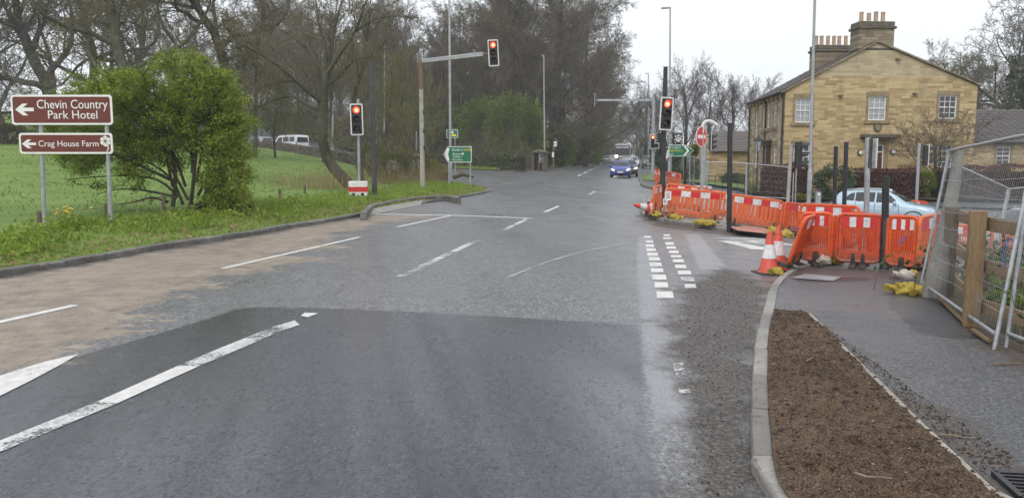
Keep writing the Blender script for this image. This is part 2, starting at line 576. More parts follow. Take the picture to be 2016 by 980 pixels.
def footway_mat():
    m, b = base_mat('footway_tarmac', (.06, .06, .065), .5)
    n, l = nt(m); p = wpos(n)
    fine = noise(n, l, p, 80, 3, .7); med = noise(n, l, p, 2.2, 5, .65)
    v = n.new('ShaderNodeTexVoronoi'); v.inputs['Scale'].default_value = 95; l.new(p, v.inputs['Vector'])
    grit = noise(n, l, p, 34, 8, .82)
    col = ramp(n, l, mix(n, l, .6, fine, grit), [(.41, (.010, .010, .011)), (.48, (.054, .054, .056)), (.545, (.12, .12, .123)), (.63, (.28, .28, .28))])
    nw = ramp(n, l, mth(n, l, 'ADD', mth(n, l, 'MULTIPLY', attr(n, 'fresh'), 6.0), mth(n, l, 'MULTIPLY', noise(n, l, p, 6, 4, .7), 1.0), True), [(.4, 0.0), (.7, 1.0)])
    col = mix(n, l, mth(n, l, 'MULTIPLY', nw, .88), col, ramp(n, l, fine, [(.4, (.010, .010, .012)), (.7, (.055, .055, .058))]))
    mw = mth(n, l, 'SUBTRACT', noise(n, l, p, 2.4, 8, .72), .5)
    md = mth(n, l, 'ADD', attr(n, 'mud'), mth(n, l, 'MULTIPLY', mw, 1.3))
    md = ramp(n, l, mth(n, l, 'ADD', mth(n, l, 'MULTIPLY', md, 1.8), .45, True), [(.3, 0.0), (.8, 1.0)])
    mudf = noise(n, l, p, 30, 6, .75)
    col = mix(n, l, mth(n, l, 'MULTIPLY', md, .9), col, ramp(n, l, mudf, [(.36, (.032, .022, .015)), (.52, (.085, .062, .043)), (.68, (.17, .135, .10))]))
    l.new(col, b.inputs['Base Color'])
    wet = noise(n, l, p, .9, 4, .6)
    rr = ramp(n, l, mix(n, l, .35, wet, fine), [(.36, .22), (.5, .40), (.64, .60)])
    l.new(mix(n, l, md, rr, .7), b.inputs['Roughness'])
    h = mth(n, l, 'ADD', fine, mth(n, l, 'MULTIPLY', mth(n, l, 'MULTIPLY', md, mudf), 2.5))
    bump(n, l, h, b, .45, .012)
    return m
FOOT = footway_mat()
KERB = speckle('kerb_concrete', (.20, .187, .165), (.31, .295, .27), 4, .6, c3=(.13, .11, .085), bstr=.25, bscale=90, kind='World')
KERBOLD = speckle('old_kerb_concrete', (.12, .115, .105), (.23, .215, .19), 3, .65, c3=(.07, .065, .055), bstr=.4, bscale=50, kind='World')
def per_stone(m):
    n, l = nt(m); b = n['Principled BSDF']; old = b.inputs['Base Color'].links[0].from_socket
    oi = n.new('ShaderNodeObjectInfo')
    l.new(mix(n, l, 1.0, old, ramp(n, l, oi.outputs['Random'], [(0.0, .62), (1.0, 1.12)]), 'MULTIPLY'), b.inputs['Base Color'])
per_stone(KERB); per_stone(KERBOLD)
EDGING = speckle('edging_concrete', (.25, .22, .18), (.36, .33, .28), 7, .7, c3=(.11, .08, .055), bstr=.3, bscale=60, kind='World')
BALLAST = speckle('pale_gravel', (.14, .13, .115), (.42, .40, .37), 26, .8, c3=(.5, .48, .45), bstr=.9, bscale=30, kind='World')
TACTILE = speckle('red_tactile', (.36, .15, .11), (.48, .23, .17), 5, .7, bstr=.2, kind='World')
STONES = speckle('loose_stones', (.13, .115, .10), (.33, .30, .26), 9, .75, kind='World')
CLODS = speckle('soil_clods', (.026, .017, .011), (.075, .05, .032), 9, .9, kind='World')
TWIGM = speckle('dead_twig', (.12, .085, .055), (.26, .2, .14), 9, .85)
GALV = speckle('galvanised_steel', (.30, .315, .33), (.46, .475, .49), 6, .45, .55, c3=(.24, .25, .26))
GREYP = speckle('grey_painted_steel', (.29, .31, .325), (.38, .40, .415), 3, .5, .1, c3=(.2, .2, .19))
BEIGEP = speckle('weathered_post_paint', (.30, .28, .24), (.42, .40, .36), 4, .6, 0, c3=(.2, .17, .13))
RUST = speckle('rust', (.16, .095, .055), (.25, .15, .09), 7, .85, 0, c3=(.10, .06, .04))
BLACKP = speckle('black_pole_paint', (.012, .012, .014), (.03, .03, .032), 5, .4)
DGREYP = speckle('dark_grey_pole_paint', (.035, .038, .038), (.065, .068, .068), 4, .5)
BLACK = speckle('black_plastic', (.010, .010, .012), (.028, .028, .03), 10, .42)
RUBBER = speckle('dirty_rubber', (.025, .024, .022), (.085, .075, .062), 9, .8)
BORDER = speckle('white_border', (.62, .62, .60), (.74, .74, .72), 8, .5)
WHITEP = speckle('white_paint', (.66, .65, .62), (.80, .79, .77), 6, .5, c3=(.5, .48, .44))
REDP = speckle('red_paint', (.50, .022, .022), (.62, .035, .03), 6, .5)
ORANGE = speckle('orange_plastic', (.58, .070, .010), (.72, .105, .018), 3, .5, c3=(.30, .055, .022))
def barrier_plastic(name, c1, c2, c3, seed):
    m = speckle(name, c1, c2, 3, .5, c3=c3); n, l = nt(m); b = n['Principled BSDF']
    old = b.inputs['Base Color'].links[0].from_socket
    s = n.new('ShaderNodeSeparateXYZ'); o = coords(n); l.new(o, s.inputs[0])
    k = mth(n, l, 'SUBTRACT', mth(n, l, 'ADD', mth(n, l, 'MULTIPLY', noise(n, l, wpos(n), 9, 6, .75), .9), -.16), s.outputs[2])
    l.new(mix(n, l, ramp(n, l, k, [(-.0, 0.0), (.18, .72)]), old, (.13, .085, .055)), b.inputs['Base Color'])
    return m
ORANGE2 = speckle('faded_orange_plastic', (.64, .115, .035), (.78, .165, .055), 3, .55, c3=(.36, .085, .045))
ORANGE = barrier_plastic('muddy_orange_plastic', (.58, .070, .010), (.72, .105, .018), (.34, .055, .02), 1)
ORANGE2 = barrier_plastic('muddy_faded_orange', (.62, .125, .04), (.76, .175, .06), (.40, .09, .045), 2)
ORANGE3 = barrier_plastic('muddy_red_orange', (.52, .05, .014), (.63, .08, .02), (.28, .04, .02), 3)
REFRED = speckle('red_reflective', (.56, .015, .02), (.68, .03, .03), 4, .4, c3=(.42, .03, .03))
REFWHITE = speckle('white_reflective', (.58, .58, .58), (.76, .76, .76), 5, .4, c3=(.34, .31, .28))
BROWN = speckle('brown_sign_face', (.125, .022, .014), (.15, .028, .018), 4, .45)
SIGNGREEN = speckle('green_sign_face', (.004, .135, .06), (.006, .165, .075), 4, .45)
SIGNWHITE = speckle('sign_white', (.74, .74, .72), (.82, .82, .80), 10, .45)
SIGNYEL = speckle('sign_yellow', (.78, .55, .03), (.84, .62, .05), 10, .45)
REDLIT = emit('lit_red_lens', (1.0, .035, .015), 5.0)
REDCORE = emit('lit_red_bulb', (1.0, .42, .10), 9.0)
LENSOFF = base_mat('unlit_lens', (.02, .018, .018), .15)[0]
LENSGRN = base_mat('unlit_green_lens', (.01, .10, .07), .2)[0]
LAMP = emit('lit_headlamp', (1.0, .93, .78), 3.0)
LAMPBIG = emit('lit_truck_lamp', (1.0, .80, .45), 60.0)
YBAG = speckle('yellow_sandbag', (.30, .22, .025), (.47, .36, .045), 6, .65, c3=(.12, .085, .03), bstr=.5, bscale=18)
WBAG = speckle('white_sandbag', (.38, .33, .27), (.56, .52, .46), 6, .8, c3=(.22, .17, .125), bstr=.5, bscale=22)
BLUEROPE = base_mat('blue_rope', (.05, .10, .42), .7)[0]
NEWWOOD = None
def wood_mat(name, a, bcol, c, sc=(1, 1, 1), rough=.75):
    m, b = base_mat(name, a, rough, 0, .3)
    n, l = nt(m); o = coords(n, 'Object', sc, l)
    f = noise(n, l, o, 9, 6, .65, .6); g = noise(n, l, coords(n), 2.0, 4, .6)
    col = ramp(n, l, mix(n, l, .35, f, g), [(.35, a), (.5, bcol), (.68, c)])
    l.new(col, b.inputs['Base Color']); bump(n, l, f, b, .35, .006)
    return m
NEWWOOD = wood_mat('new_fence_timber', (.14, .09, .045), (.235, .16, .085), (.31, .22, .125), (8, 8, .8))
NEWRAIL = wood_mat('new_rail_timber', (.13, .085, .045), (.22, .15, .085), (.29, .21, .125), (.8, 8, 8))
OLDWOOD = wood_mat('old_fence_timber', (.07, .05, .035), (.13, .10, .07), (.2, .16, .12), (8, 8, .7))
POLEWOOD = wood_mat('weathered_pole_timber', (.10, .095, .085), (.20, .19, .17), (.30, .29, .27), (9, 9, .6))
def bark(name, a, bcol, c):
    m, b = base_mat(name, a, .9, 0, .15)
    n, l = nt(m); p = wpos(n)
    mp = n.new('ShaderNodeMapping'); mp.inputs['Scale'].default_value = (6, 6, 1.6); l.new(p, mp.inputs[0])
    f = noise(n, l, mp.outputs[0], 1.4, 6, .7, .4); g = noise(n, l, p, .8, 4, .6)
    col = ramp(n, l, mix(n, l, .5, f, g), [(.36, a), (.5, bcol), (.64, c)])
    l.new(col, b.inputs['Base Color']); bump(n, l, f, b, .6, .03)
    return m
BARK = bark('grey_green_bark', (.035, .033, .024), (.078, .073, .052), (.12, .117, .08))
BARKD = bark('dark_bark', (.035, .031, .023), (.072, .064, .048), (.115, .104, .078))
BARKG = bark('grey_bark', (.05, .047, .044), (.10, .095, .088), (.16, .15, .14))
TWIG = leafmat('bare_twigs', (.085, .073, .050), (.14, .12, .08), (.20, .175, .115), .35, .9, 0)
TWIGB = leafmat('brown_beech_twigs', (.10, .084, .060), (.15, .127, .09), (.21, .18, .128), .3, .9, 0)
TWIGG = leafmat('grey_twigs', (.085, .08, .076), (.125, .118, .11), (.17, .16, .15), .3, .9, 0)
TWIGY = leafmat('olive_twigs', (.11, .105, .045), (.165, .155, .068), (.23, .21, .10), .4, .9, 0)
BUD = leafmat('opening_buds', (.15, .15, .04), (.22, .22, .065), (.20, .155, .07), .4, .7, .2)
HAW = leafmat('hawthorn_leaves', (.105, .165, .016), (.21, .28, .03), (.34, .39, .06), 1.6, .5, .38)
IVY = leafmat('ivy_leaves', (.022, .055, .014), (.045, .095, .022), (.08, .135, .036), .6, .4, .12)
SHRUB = leafmat('shrub_leaves', (.08, .13, .02), (.15, .215, .036), (.24, .30, .065), .6, .5, .3)
BRAMBLE = leafmat('bramble_leaves', (.07, .075, .022), (.115, .115, .038), (.17, .15, .06), 1.2, .6, .2)
LAUREL = leafmat('laurel_leaves', (.03, .06, .02), (.065, .11, .045), (.22, .27, .20), 2.5, .35, .15)
BEECHHEDGE = leafmat('copper_hedge_leaves', (.07, .032, .024), (.125, .058, .043), (.18, .09, .065), 1.5, .6, .15)
YSHRUB = leafmat('yellow_green_leaves', (.14, .16, .03), (.24, .24, .05), (.36, .33, .07), 2, .5, .3)
PHORM = leafmat('striped_strap_leaves', (.16, .17, .05), (.30, .29, .12), (.42, .40, .2), 3, .5, .25)
HEDGEG = leafmat('clipped_hedge_leaves', (.055, .075, .028), (.095, .12, .048), (.15, .17, .075), 1.4, .5, .15)

def stone_mat(name, c1, c2, c3, mortar, bw=.62, rh=.165, bstr=.7, hot=1.0, ms=.012):
    m, b = base_mat(name, c1, .85, 0, .2)
    n, l = nt(m)
    t = n.new('ShaderNodeTexCoord'); s = n.new('ShaderNodeSeparateXYZ'); l.new(t.outputs['Object'], s.inputs[0])
    cb = n.new('ShaderNodeCombineXYZ')
    wob = noise(n, l, t.outputs['Object'], 1.1, 2, .5)
    l.new(s.outputs[0], cb.inputs[0])
    l.new(mth(n, l, 'ADD', s.outputs[2], mth(n, l, 'MULTIPLY', wob, .06)), cb.inputs[1])
    br = n.new('ShaderNodeTexBrick'); l.new(cb.outputs[0], br.inputs['Vector'])
    br.inputs['Scale'].default_value = 1.0; br.inputs['Brick Width'].default_value = bw
    br.inputs['Row Height'].default_value = rh; br.inputs['Mortar Size'].default_value = ms
    br.inputs['Mortar Smooth'].default_value = .3; br.inputs['Bias'].default_value = 0.0
    br.offset = .43; br.squash = 1.5; br.squash_frequency = 3
    br.inputs['Color1'].default_value = (0, 0, 0, 1); br.inputs['Color2'].default_value = (1, 1, 1, 1)
    br.inputs['Mortar'].default_value = (.5, .5, .5, 1)
    big = noise(n, l, t.outputs['Object'], .45, 5, .65); fi = noise(n, l, t.outputs['Object'], 14, 5, .7)
    k = mix(n, l, .5, br.outputs['Color'], mix(n, l, .5, big, fi))
    col = ramp(n, l, k, [(.25, c1), (.5, c2), (.75, c3)])
    col = mix(n, l, mth(n, l, 'MULTIPLY', br.outputs['Fac'], .75), col, mortar)
    # soot staining with its own shape
    sx = n.new('ShaderNodeMapping'); sx.inputs['Scale'].default_value = (.8, .8, .22); l.new(t.outputs['Object'], sx.inputs[0])
    so = noise(n, l, sx.outputs[0], 1.3, 6, .7)
    col = mix(n, l, ramp(n, l, so, [(.52, 0.0), (.74, .55 * hot)]), col, (.10, .085, .06))
    l.new(col, b.inputs['Base Color'])
    h = mth(n, l, 'ADD', mth(n, l, 'MULTIPLY', br.outputs['Fac'], -1.0), mth(n, l, 'MULTIPLY', fi, .5))
    bump(n, l, h, b, bstr, .02)
    return m
STONE = stone_mat('gold_sandstone', (.31, .222, .110), (.46, .345, .18), (.56, .435, .245), (.38, .295, .17), .5, .14, .5, .85)
STONEP = stone_mat('pale_gable_stone', (.37, .30, .18), (.45, .37, .235), (.52, .44, .295), (.38, .31, .20), .5, .14, .4, .6)
STONES2 = stone_mat('side_wall_stone', (.27, .21, .13), (.40, .325, .21), (.50, .42, .29), (.24, .19, .12), .5, .2)
STONEG = stone_mat('grey_chimney_stone', (.16, .13, .09), (.26, .215, .145), (.33, .28, .20), (.14, .11, .075), .5, .17)
DRESSED = speckle('dressed_stone', (.20, .155, .085), (.32, .25, .145), 3, .85, c3=(.15, .115, .07), bstr=.3, bscale=30)
DARKSTONE = speckle('dark_coping_stone', (.07, .06, .045), (.15, .13, .10), 4, .85, bstr=.3)
POT = speckle('clay_chimney_pot', (.36, .24, .155), (.50, .36, .25), 5, .8, c3=(.24, .17, .12))
SLATE = speckle('stone_slate', (.10, .088, .08), (.17, .148, .132), 2.5, .7, c3=(.09, .095, .07), bstr=.5, bscale=14, kind='World')
SLATE2 = speckle('dark_slate', (.075, .067, .065), (.12, .105, .10), 2.0, .65, c3=(.17, .165, .15), bstr=.5, bscale=12, kind='World')
DRYSTONE = speckle('dry_stone', (.07, .062, .05), (.17, .15, .12), 2.5, .9, c3=(.06, .07, .03), bstr=.6, kind='World')
GLASS = base_mat('window_glass', (.05, .055, .06), .08, 0, .6)[0]
GLASSN = speckle('window_with_net', (.26, .27, .29), (.40, .41, .43), 5, .2)
CARGLASS = base_mat('car_glass', (.025, .03, .033), .06, 0, .6)[0]
SASH = base_mat('sash_white', (.74, .73, .70), .5)[0]
DOORB = base_mat('brown_door', (.075, .032, .024), .5)[0]
IRON = base_mat('black_iron', (.02, .02, .02), .5)[0]
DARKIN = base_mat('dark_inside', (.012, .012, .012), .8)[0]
TYRE = speckle('tyre_rubber', (.012, .012, .012), (.03, .03, .03), 9, .8)
RIM = base_mat('alloy_rim', (.35, .36, .37), .3, .8)[0]
CHROME = base_mat('chrome', (.6, .6, .62), .15, 1)[0]
TAIL = base_mat('tail_lamp', (.45, .012, .02), .2)[0]
HLAMP = base_mat('headlamp_glass', (.55, .57, .6), .12)[0]
def carpaint(name, c, flake=.3, rough=.28):
    m, b = base_mat(name, c, rough, flake, .5)
    b.inputs['Coat Weight'].default_value = .7; b.inputs['Coat Roughness'].default_value = .06
    n, l = nt(m)
    d = noise(n, l, coords(n), 2.0, 5, .7)
    l.new(ramp(n, l, d, [(.3, tuple(x * .85 for x in c)), (.6, c)]), b.inputs['Base Color'])
    return m
CP_LBLUE = carpaint('pale_blue_car_paint', (.42, .56, .65), .2)
CP_BLUE = carpaint('royal_blue_car_paint', (.022, .065, .34), .2)
CP_BLACK = carpaint('black_car_paint', (.02, .02, .022), .2)
CP_WHITE = carpaint('white_car_paint', (.72, .73, .74), 0)
CP_SILVER = carpaint('silver_car_paint', (.40, .41, .42), .5)
CP_GREY = carpaint('grey_car_paint', (.10, .105, .11), .4)
CLAD = speckle('black_cladding', (.018, .018, .019), (.04, .04, .04), 8, .7)
# ------------------------------------------------------------------ outlines of the place (pixel -> ground)
def pl(pts, dz=0.0):
    return [tuple(P(a, b, dz)[:2]) for a, b in pts]
KL_PX = [(0, 545), (99, 529), (208, 511), (307, 492), (412, 477), (500, 463), (562, 451), (650, 437), (717, 425),
         (760, 414), (828, 402), (898, 391), (954, 381), (966, 376)]
kl = [(-11.2, -1.5), (-10.0, 5.0), (-9.2, 9.0)] + pl(KL_PX)
nose = kl[-1]
left_near = [(nose[0] - .25, nose[1] + 1.3), (nose[0] - 1.0, nose[1] + 3.0), (-4.6, 49), (-9, 60), (-15.5, 73), (-26, 85.2), (-40, 97), (-75, 122)]
far_left = [(-75, 140), (-40, 119), (-22, 105), (-12, 96), (-6, 87.5), (-1.5, 80.5), (1.0, 78.2), (3.2, 79.5)]
def mr_left(y): return 3.2 + (y - 79.5) * 0.157
def mr_right(y): return 6.9 + (y - 40.0) * 0.157
main_left = [(mr_left(y), y) for y in (95, 120, 160, 210, 262)]
KR_PX = [(1551, 531), (1518, 558.5), (1504.5, 600), (1491, 641), (1482.5, 704.5), (1478, 760), (1478, 840), (1488, 953)]
kr = [(12.5, 16.3), (9.0, 16.0), (6.6, 15.4)] + [tuple(p) for p in pl([(1600, 516)], .11)] + pl(KR_PX, .11)
kr_end = kr[-1]
kr += [(kr_end[0] + .06, kr_end[1] - .6), (kr_end[0] + .25, kr_end[1] - 1.5), (kr_end[0] + .5, kr_end[1] - 2.6)]
kr = [tuple(p) for p in spline([Vector((a, b)) for a, b in kr], 5)]
KI_PX = [(1264.6, 426), (1289, 433), (1324, 441), (1369, 447), (1417, 453), (1450, 458), (1501, 463), (1560, 468)]
ki = pl(KI_PX)
ki_back = pl([(1610, 462), (1640, 440), (1600, 420), (1500, 402), (1400, 392), (1300, 387), (1272, 393), (1262, 408), (1261, 418)])
KF_PX = [(1252, 322), (1254.5, 335), (1257, 350), (1260.7, 364.6), (1267, 368.5), (1284, 373)]
far_corner = [(mr_right(262), 262), (mr_right(160), 160)] + pl(KF_PX)[0:]
fc_end = far_corner[-1]
far_side = [(fc_end[0] + 2.5, fc_end[1] - .8), (fc_end[0] + 6, fc_end[1] - 2.0), (17.5, 38.4), (24, 37.8), (34, 37.2), (60, 36.5)]
island_poly = ki + ki_back
def offset_line(line, d):
    """shift an open 2D polyline to its left by d"""
    out = []
    for i, p in enumerate(line):
        a = Vector(line[max(i - 1, 0)]); b = Vector(line[min(i + 1, len(line) - 1)])
        t = (b - a).normalized()
        out.append((p[0] - t.y * d, p[1] + t.x * d))
    return out
def dist_line(x, y, line):
    L = np.array(line); a = L[:-1]; b = L[1:]; e = b - a
    t = np.clip(((x - a[:, 0]) * e[:, 0] + (y - a[:, 1]) * e[:, 1]) / (e ** 2).sum(1), 0, 1)
    return float(np.hypot(x - a[:, 0] - t * e[:, 0], y - a[:, 1] - t * e[:, 1]).min())

# ------------------------------------------------------------------ land out to the horizon
def land():
    xs = np.concatenate([np.linspace(-900, -120, 14), np.linspace(-110, 110, 45), np.linspace(120, 900, 14)])
    ys = np.concatenate([np.linspace(-300, -15, 8), np.linspace(-10, 280, 59), np.linspace(290, 1200, 14)])
    V = [(x, y, G(max(-110, min(110, x)), y) - .45 - (.012 * max(0, y - 300))) for y in ys for x in xs]
    nx = len(xs)
    F = [(j * nx + i, j * nx + i + 1, (j + 1) * nx + i + 1, (j + 1) * nx + i) for j in range(len(ys) - 1) for i in range(nx - 1)]
    o = add('ground', np_mesh('ground', V, F, GRASS, True)); o['kind'] = 'structure'
land()

# ------------------------------------------------------------------ road sheet with worn areas
def road():
    xs = np.concatenate([np.arange(-75, -15, 2.5), np.arange(-15, 10.5, .22), np.arange(10.6, 62, 1.6)])
    ys = np.concatenate([np.arange(-3, 1, .5), np.arange(1, 42, .22), np.arange(42, 80, 1.0), np.arange(80, 264, 4)])
    X, Y = np.meshgrid(xs, ys); X = X.ravel(); Y = Y.ravel()
    Z = np.array([G(a, b) for a, b in zip(X, Y)])
    nx = len(xs)
    J, I = np.meshgrid(np.arange(len(ys) - 1), np.arange(nx - 1), indexing='ij')
    a = (J * nx + I).ravel()
    F = np.stack([a, a + 1, a + nx + 1, a + nx], 1)
    me = np_mesh('road', np.stack([X, Y, Z], 1), F, ROAD, True)
    def setattr_(name, vals):
        at = me.attributes.new(name, 'FLOAT', 'POINT'); at.data.foreach_set('value', np.asarray(vals, np.float32))
    buff = pl([(-260, 815), (0, 738), (150, 699), (250, 660), (320, 610), (400, 570), (430, 545), (560, 520), (640, 512), (560, 498), (640, 486), (640, 470), (690, 452), (760, 438), (860, 425), (725, 423), (650, 434), (560, 450), (412, 479), (208, 513), (0, 549), (-260, 590)])
    patch = pl([(-700, 1150), (-500, 870), (-260, 815), (0, 742), (150, 701), (300, 660), (480, 604), (640, 606), (860, 616), (1080, 628), (1262, 640), (1275, 760), (1300, 980), (1330, 1300)])
    pale = pl([(1255, 466), (1284, 465), (1300, 560), (1312, 640), (1330, 720), (1362, 862), (1285, 862), (1268, 740), (1262, 640), (1253, 540)])
    pale2 = pl([(1343, 461), (1378, 459), (1440, 530), (1372, 532)])
    mud = pl([(1345, 560), (1430, 528), (1510, 556), (1498, 640), (1480, 740), (1476, 860), (1490, 990), (1530, 1300), (1330, 1300), (1330, 900), (1372, 860), (1340, 720), (1322, 620)])
    mudk = pl([(1262, 418), (1250, 426), (1290, 446), (1440, 466), (1520, 474), (1500, 462), (1400, 450), (1290, 432)])
    setattr_('buff', np.clip(sdf(X, Y, buff), -4, 4))
    setattr_('patch', np.clip(sdf(X, Y, patch), -3, 3))
    setattr_('pale', np.clip(np.maximum(sdf(X, Y, pale), sdf(X, Y, pale2) - .05), -2, .35))
    setattr_('mud', np.clip(np.maximum(sdf(X, Y, mud), np.maximum(sdf(X, Y, mudk) - .1, -np.abs(sdf(X, Y, kl + [(-40, 30), (-40, 0)])) + .12)), -3, 1.2))
    o = add('road', me); o['kind'] = 'structure'
    return o
ROADOBJ = road()

# painted markings: thin sheets 5 mm above the road, each its own piece
def marking(name, pxs, mat=None, dz=.006):
    pts = pl(pxs)
    n = max(2, 1)
    P2, F = fill2d(pts, 1.2, edge_step=.8, margin=.3)
    a = P2[F[:, 0]]; b = P2[F[:, 1]]; c = P2[F[:, 2]]
    cr = (b[:, 0] - a[:, 0]) * (c[:, 1] - a[:, 1]) - (b[:, 1] - a[:, 1]) * (c[:, 0] - a[:, 0])
    F = np.where((cr < 0)[:, None], F[:, ::-1], F)
    V = np.array([(p[0], p[1], G(p[0], p[1]) + dz) for p in P2])
    return add(name, np_mesh(name, V, F, mat or PAINT), ROADOBJ)
def strip(name, a, b, w, mat=None, dz=.006):
    """line of paint w metres wide between two pixels"""
    A = P(*a); B = P(*b)
    d = Vector((B.x - A.x, B.y - A.y)).normalized(); u = Vector((-d.y, d.x)) * (w / 2)
    k = max(1, int((B - A).length / .8)); V = []; F = []
    for i in range(k + 1):
        q = A.lerp(B, i / k)
        for s in (1, -1):
            x, y = q.x + u.x * s, q.y + u.y * s
            V.append((x, y, G(x, y) + dz))
        if i: F.append((2 * i - 2, 2 * i - 1, 2 * i + 1, 2 * i))
    return add(name, np_mesh(name, V, F, mat or PAINT), ROADOBJ)
marking('lane_arrow', [(-40, 752), (0, 740), (90, 712), (156, 697), (120, 718), (60, 750), (0, 780), (-40, 790)])
marking('lane_line', [(-60, 905), (0, 868), (190, 792), (232, 794), (0, 890), (-60, 918)], PAINTW)
marking('lane_line', [(190, 792), (352, 720), (390, 722), (232, 794)], PAINT)
marking('lane_line', [(352, 720), (440, 683), (535, 645), (580, 631), (590, 640), (545, 655), (480, 684), (390, 722)], PAINTW)
marking('lane_line', [(592, 622), (600, 616), (627, 617), (606, 625)], PAINT)
strip('lane_line', (788, 545), (940, 473), .15, PAINTW)
strip('lane_line', (992, 453), (1042, 429), .15, PAINTW)
strip('lane_line', (1072, 418), (1100, 406), .13)
strip('lane_line', (-40, 643), (148, 601), .14)
strip('lane_line', (437, 529), (708, 467), .12)
strip('lane_line', (782, 447), (888, 424.5), .12)
strip('stop_line', (718, 421.5), (900, 424.4), .22)
strip('stop_line', (900, 424.4), (1049, 430), .2)
strip('stop_line', (1168, 377), (1276, 387.5), .2, PAINTW)
strip('lane_line', (1160, 383.5), (1171, 376.5), .16, PAINTW)
strip('stop_line', (1155, 347), (1252, 351), .3, PAINTW)
for k, (a, b) in enumerate([((1137, 347), (1145, 343.3)), ((1148, 342), (1157, 337.8)), ((1159, 336.6), (1168, 332.6)), ((1170, 331.4), (1178, 327.6)), ((1179, 326.9), (1186, 323.4)), ((1187, 322.6), (1193, 319.6))]):
    strip('centre_dash', a, b, .16)
strip('guide_dash', (994, 360.3), (1008, 362.4), .18, PAINTW)
strip('guide_dash', (1100, 366), (1121, 370.3), .14, GHOST)
strip('guide_dash', (1090, 362.3), (1100, 362.6), .14, GHOST)
ZA = 1508 / 400.0
for (y, h, x0, x1) in [(100, 14, 105, 160), (135, 16, 120, 176), (166, 20, 117, 182), (196, 20, 121, 197), (230, 24, 128, 212), (263, 26, 140, 227), (305, 28, 145, 240), (348, 30, 155, 252), (400, 38, 163, 275), (457, 40, 183, 288), (530, 50, 197, 328)]:
    sk = (x1 - x0) * .09
    marking('tracking_dash', [(1240 + x / ZA, 440 + yy / ZA) for x, yy in ((x0, y - h / 2), (x1 - sk, y - h / 2), (x1, y + h / 2), (x0 + sk * .3, y + h / 2))])
for (y, h, x0, x1) in [(88, 13, 250, 302), (110, 13, 247, 312), (150, 20, 262, 330), (180, 20, 270, 346), (212, 20, 290, 366), (245, 20, 303, 386), (278, 24, 318, 406), (320, 26, 335, 422), (365, 28, 355, 458), (415, 32, 378, 483), (465, 30, 405, 495)]:
    sk = (x1 - x0) * .1
    marking('tracking_dash', [(1240 + x / ZA, 440 + yy / ZA) for x, yy in ((x0, y - h / 2), (x1 - sk, y - h / 2), (x1, y + h / 2), (x0 + sk * .3, y + h / 2))], PAINT if y < 400 else PAINTW)
for q in [[(1325, 692), (1338, 692), (1339, 699), (1326, 699)], [(1324, 715), (1346, 715), (1347, 731), (1328, 731)], [(1331, 735), (1350, 735), (1352, 744), (1332, 744)], [(1336, 766), (1357, 766), (1359, 775), (1338, 775)]]:
    marking('tracking_dash', q, PAINTW)
marking('hatch_marking', [(1412, 474), (1440, 475), (1505, 487), (1506, 492), (1480, 491)])
marking('hatch_marking', [(1412, 472), (1500, 474), (1560, 480), (1560, 484), (1490, 481), (1440, 476)], PAINTW)
marking('hatch_marking', [(1395, 469), (1450, 467), (1530, 471), (1530, 475), (1470, 473)], GHOST)
gh = spline([Vector((a, b)) for a, b in [(1000, 546), (1090, 512), (1180, 489), (1262, 476), (1345, 468)]], 5)
for a, b in zip(gh[:-1], gh[1:]): strip('ghost_line', a, b, .055, GHOST)

# ------------------------------------------------------------------ field and verge on the left
rngg = random.Random(4)
field_poly = kl + left_near + [(-95, 128), (-110, 70), (-60, 10), (-40, -2)]
kerb_l_inner = offset_line(kl, .13)
field_poly = kerb_l_inner[:-1] + [(nose[0] - .15, nose[1])] + left_near + [(-95, 128), (-110, 70), (-60, 10), (-40, -2)]
edge_line = kl + left_near
def field_h(x, y):
    d = dist_line(x, y, edge_line)
    return G(x, y) + .10 + .16 * sm(.1, 1.6, d) + .05 * mnoise.noise(Vector((x * .5, y * .5, 0))) * sm(.3, 2, d) + .10 * mnoise.noise(Vector((x * .13, y * .13, 3))) * sm(2, 5, d)
fld = add('field', sheet('field', field_poly, 1.0, field_h, GRASS, edge_step=.6)); fld['kind'] = 'structure'
# woodland floor behind the left road and beside the far road
wood_poly = far_left + main_left + [(-20, 262), (-120, 262), (-120, 165)]
wood_edge = far_left + main_left
def wood_h(x, y):
    d = dist_line(x, y, wood_edge)
    return G(x, y) + .10 + .5 * sm(1.5, 8, d) + .25 * mnoise.noise(Vector((x * .12, y * .12, 9))) * sm(2, 6, d)
wf = add('woodland_floor', sheet('woodland_floor', wood_poly, 4.0, wood_h, WOODFLOOR, edge_step=2.0)); wf['kind'] = 'structure'
# grass strip along the far side of the left road
gs_out = [(-40, 119.3), (-22, 105.3), (-12, 96.3), (-6, 87.8), (-1.6, 80.9)]
gs_in = [(-1.2, 82.5), (-4.2, 91.0), (-10, 100.0), (-20, 109.5), (-39, 124)]
gso = add('grass_verge', sheet('grass_verge', gs_out + gs_in, 1.2, lambda x, y: wood_h(x, y) + .06, GRASS, edge_step=1.0)); gso['kind'] = 'structure'
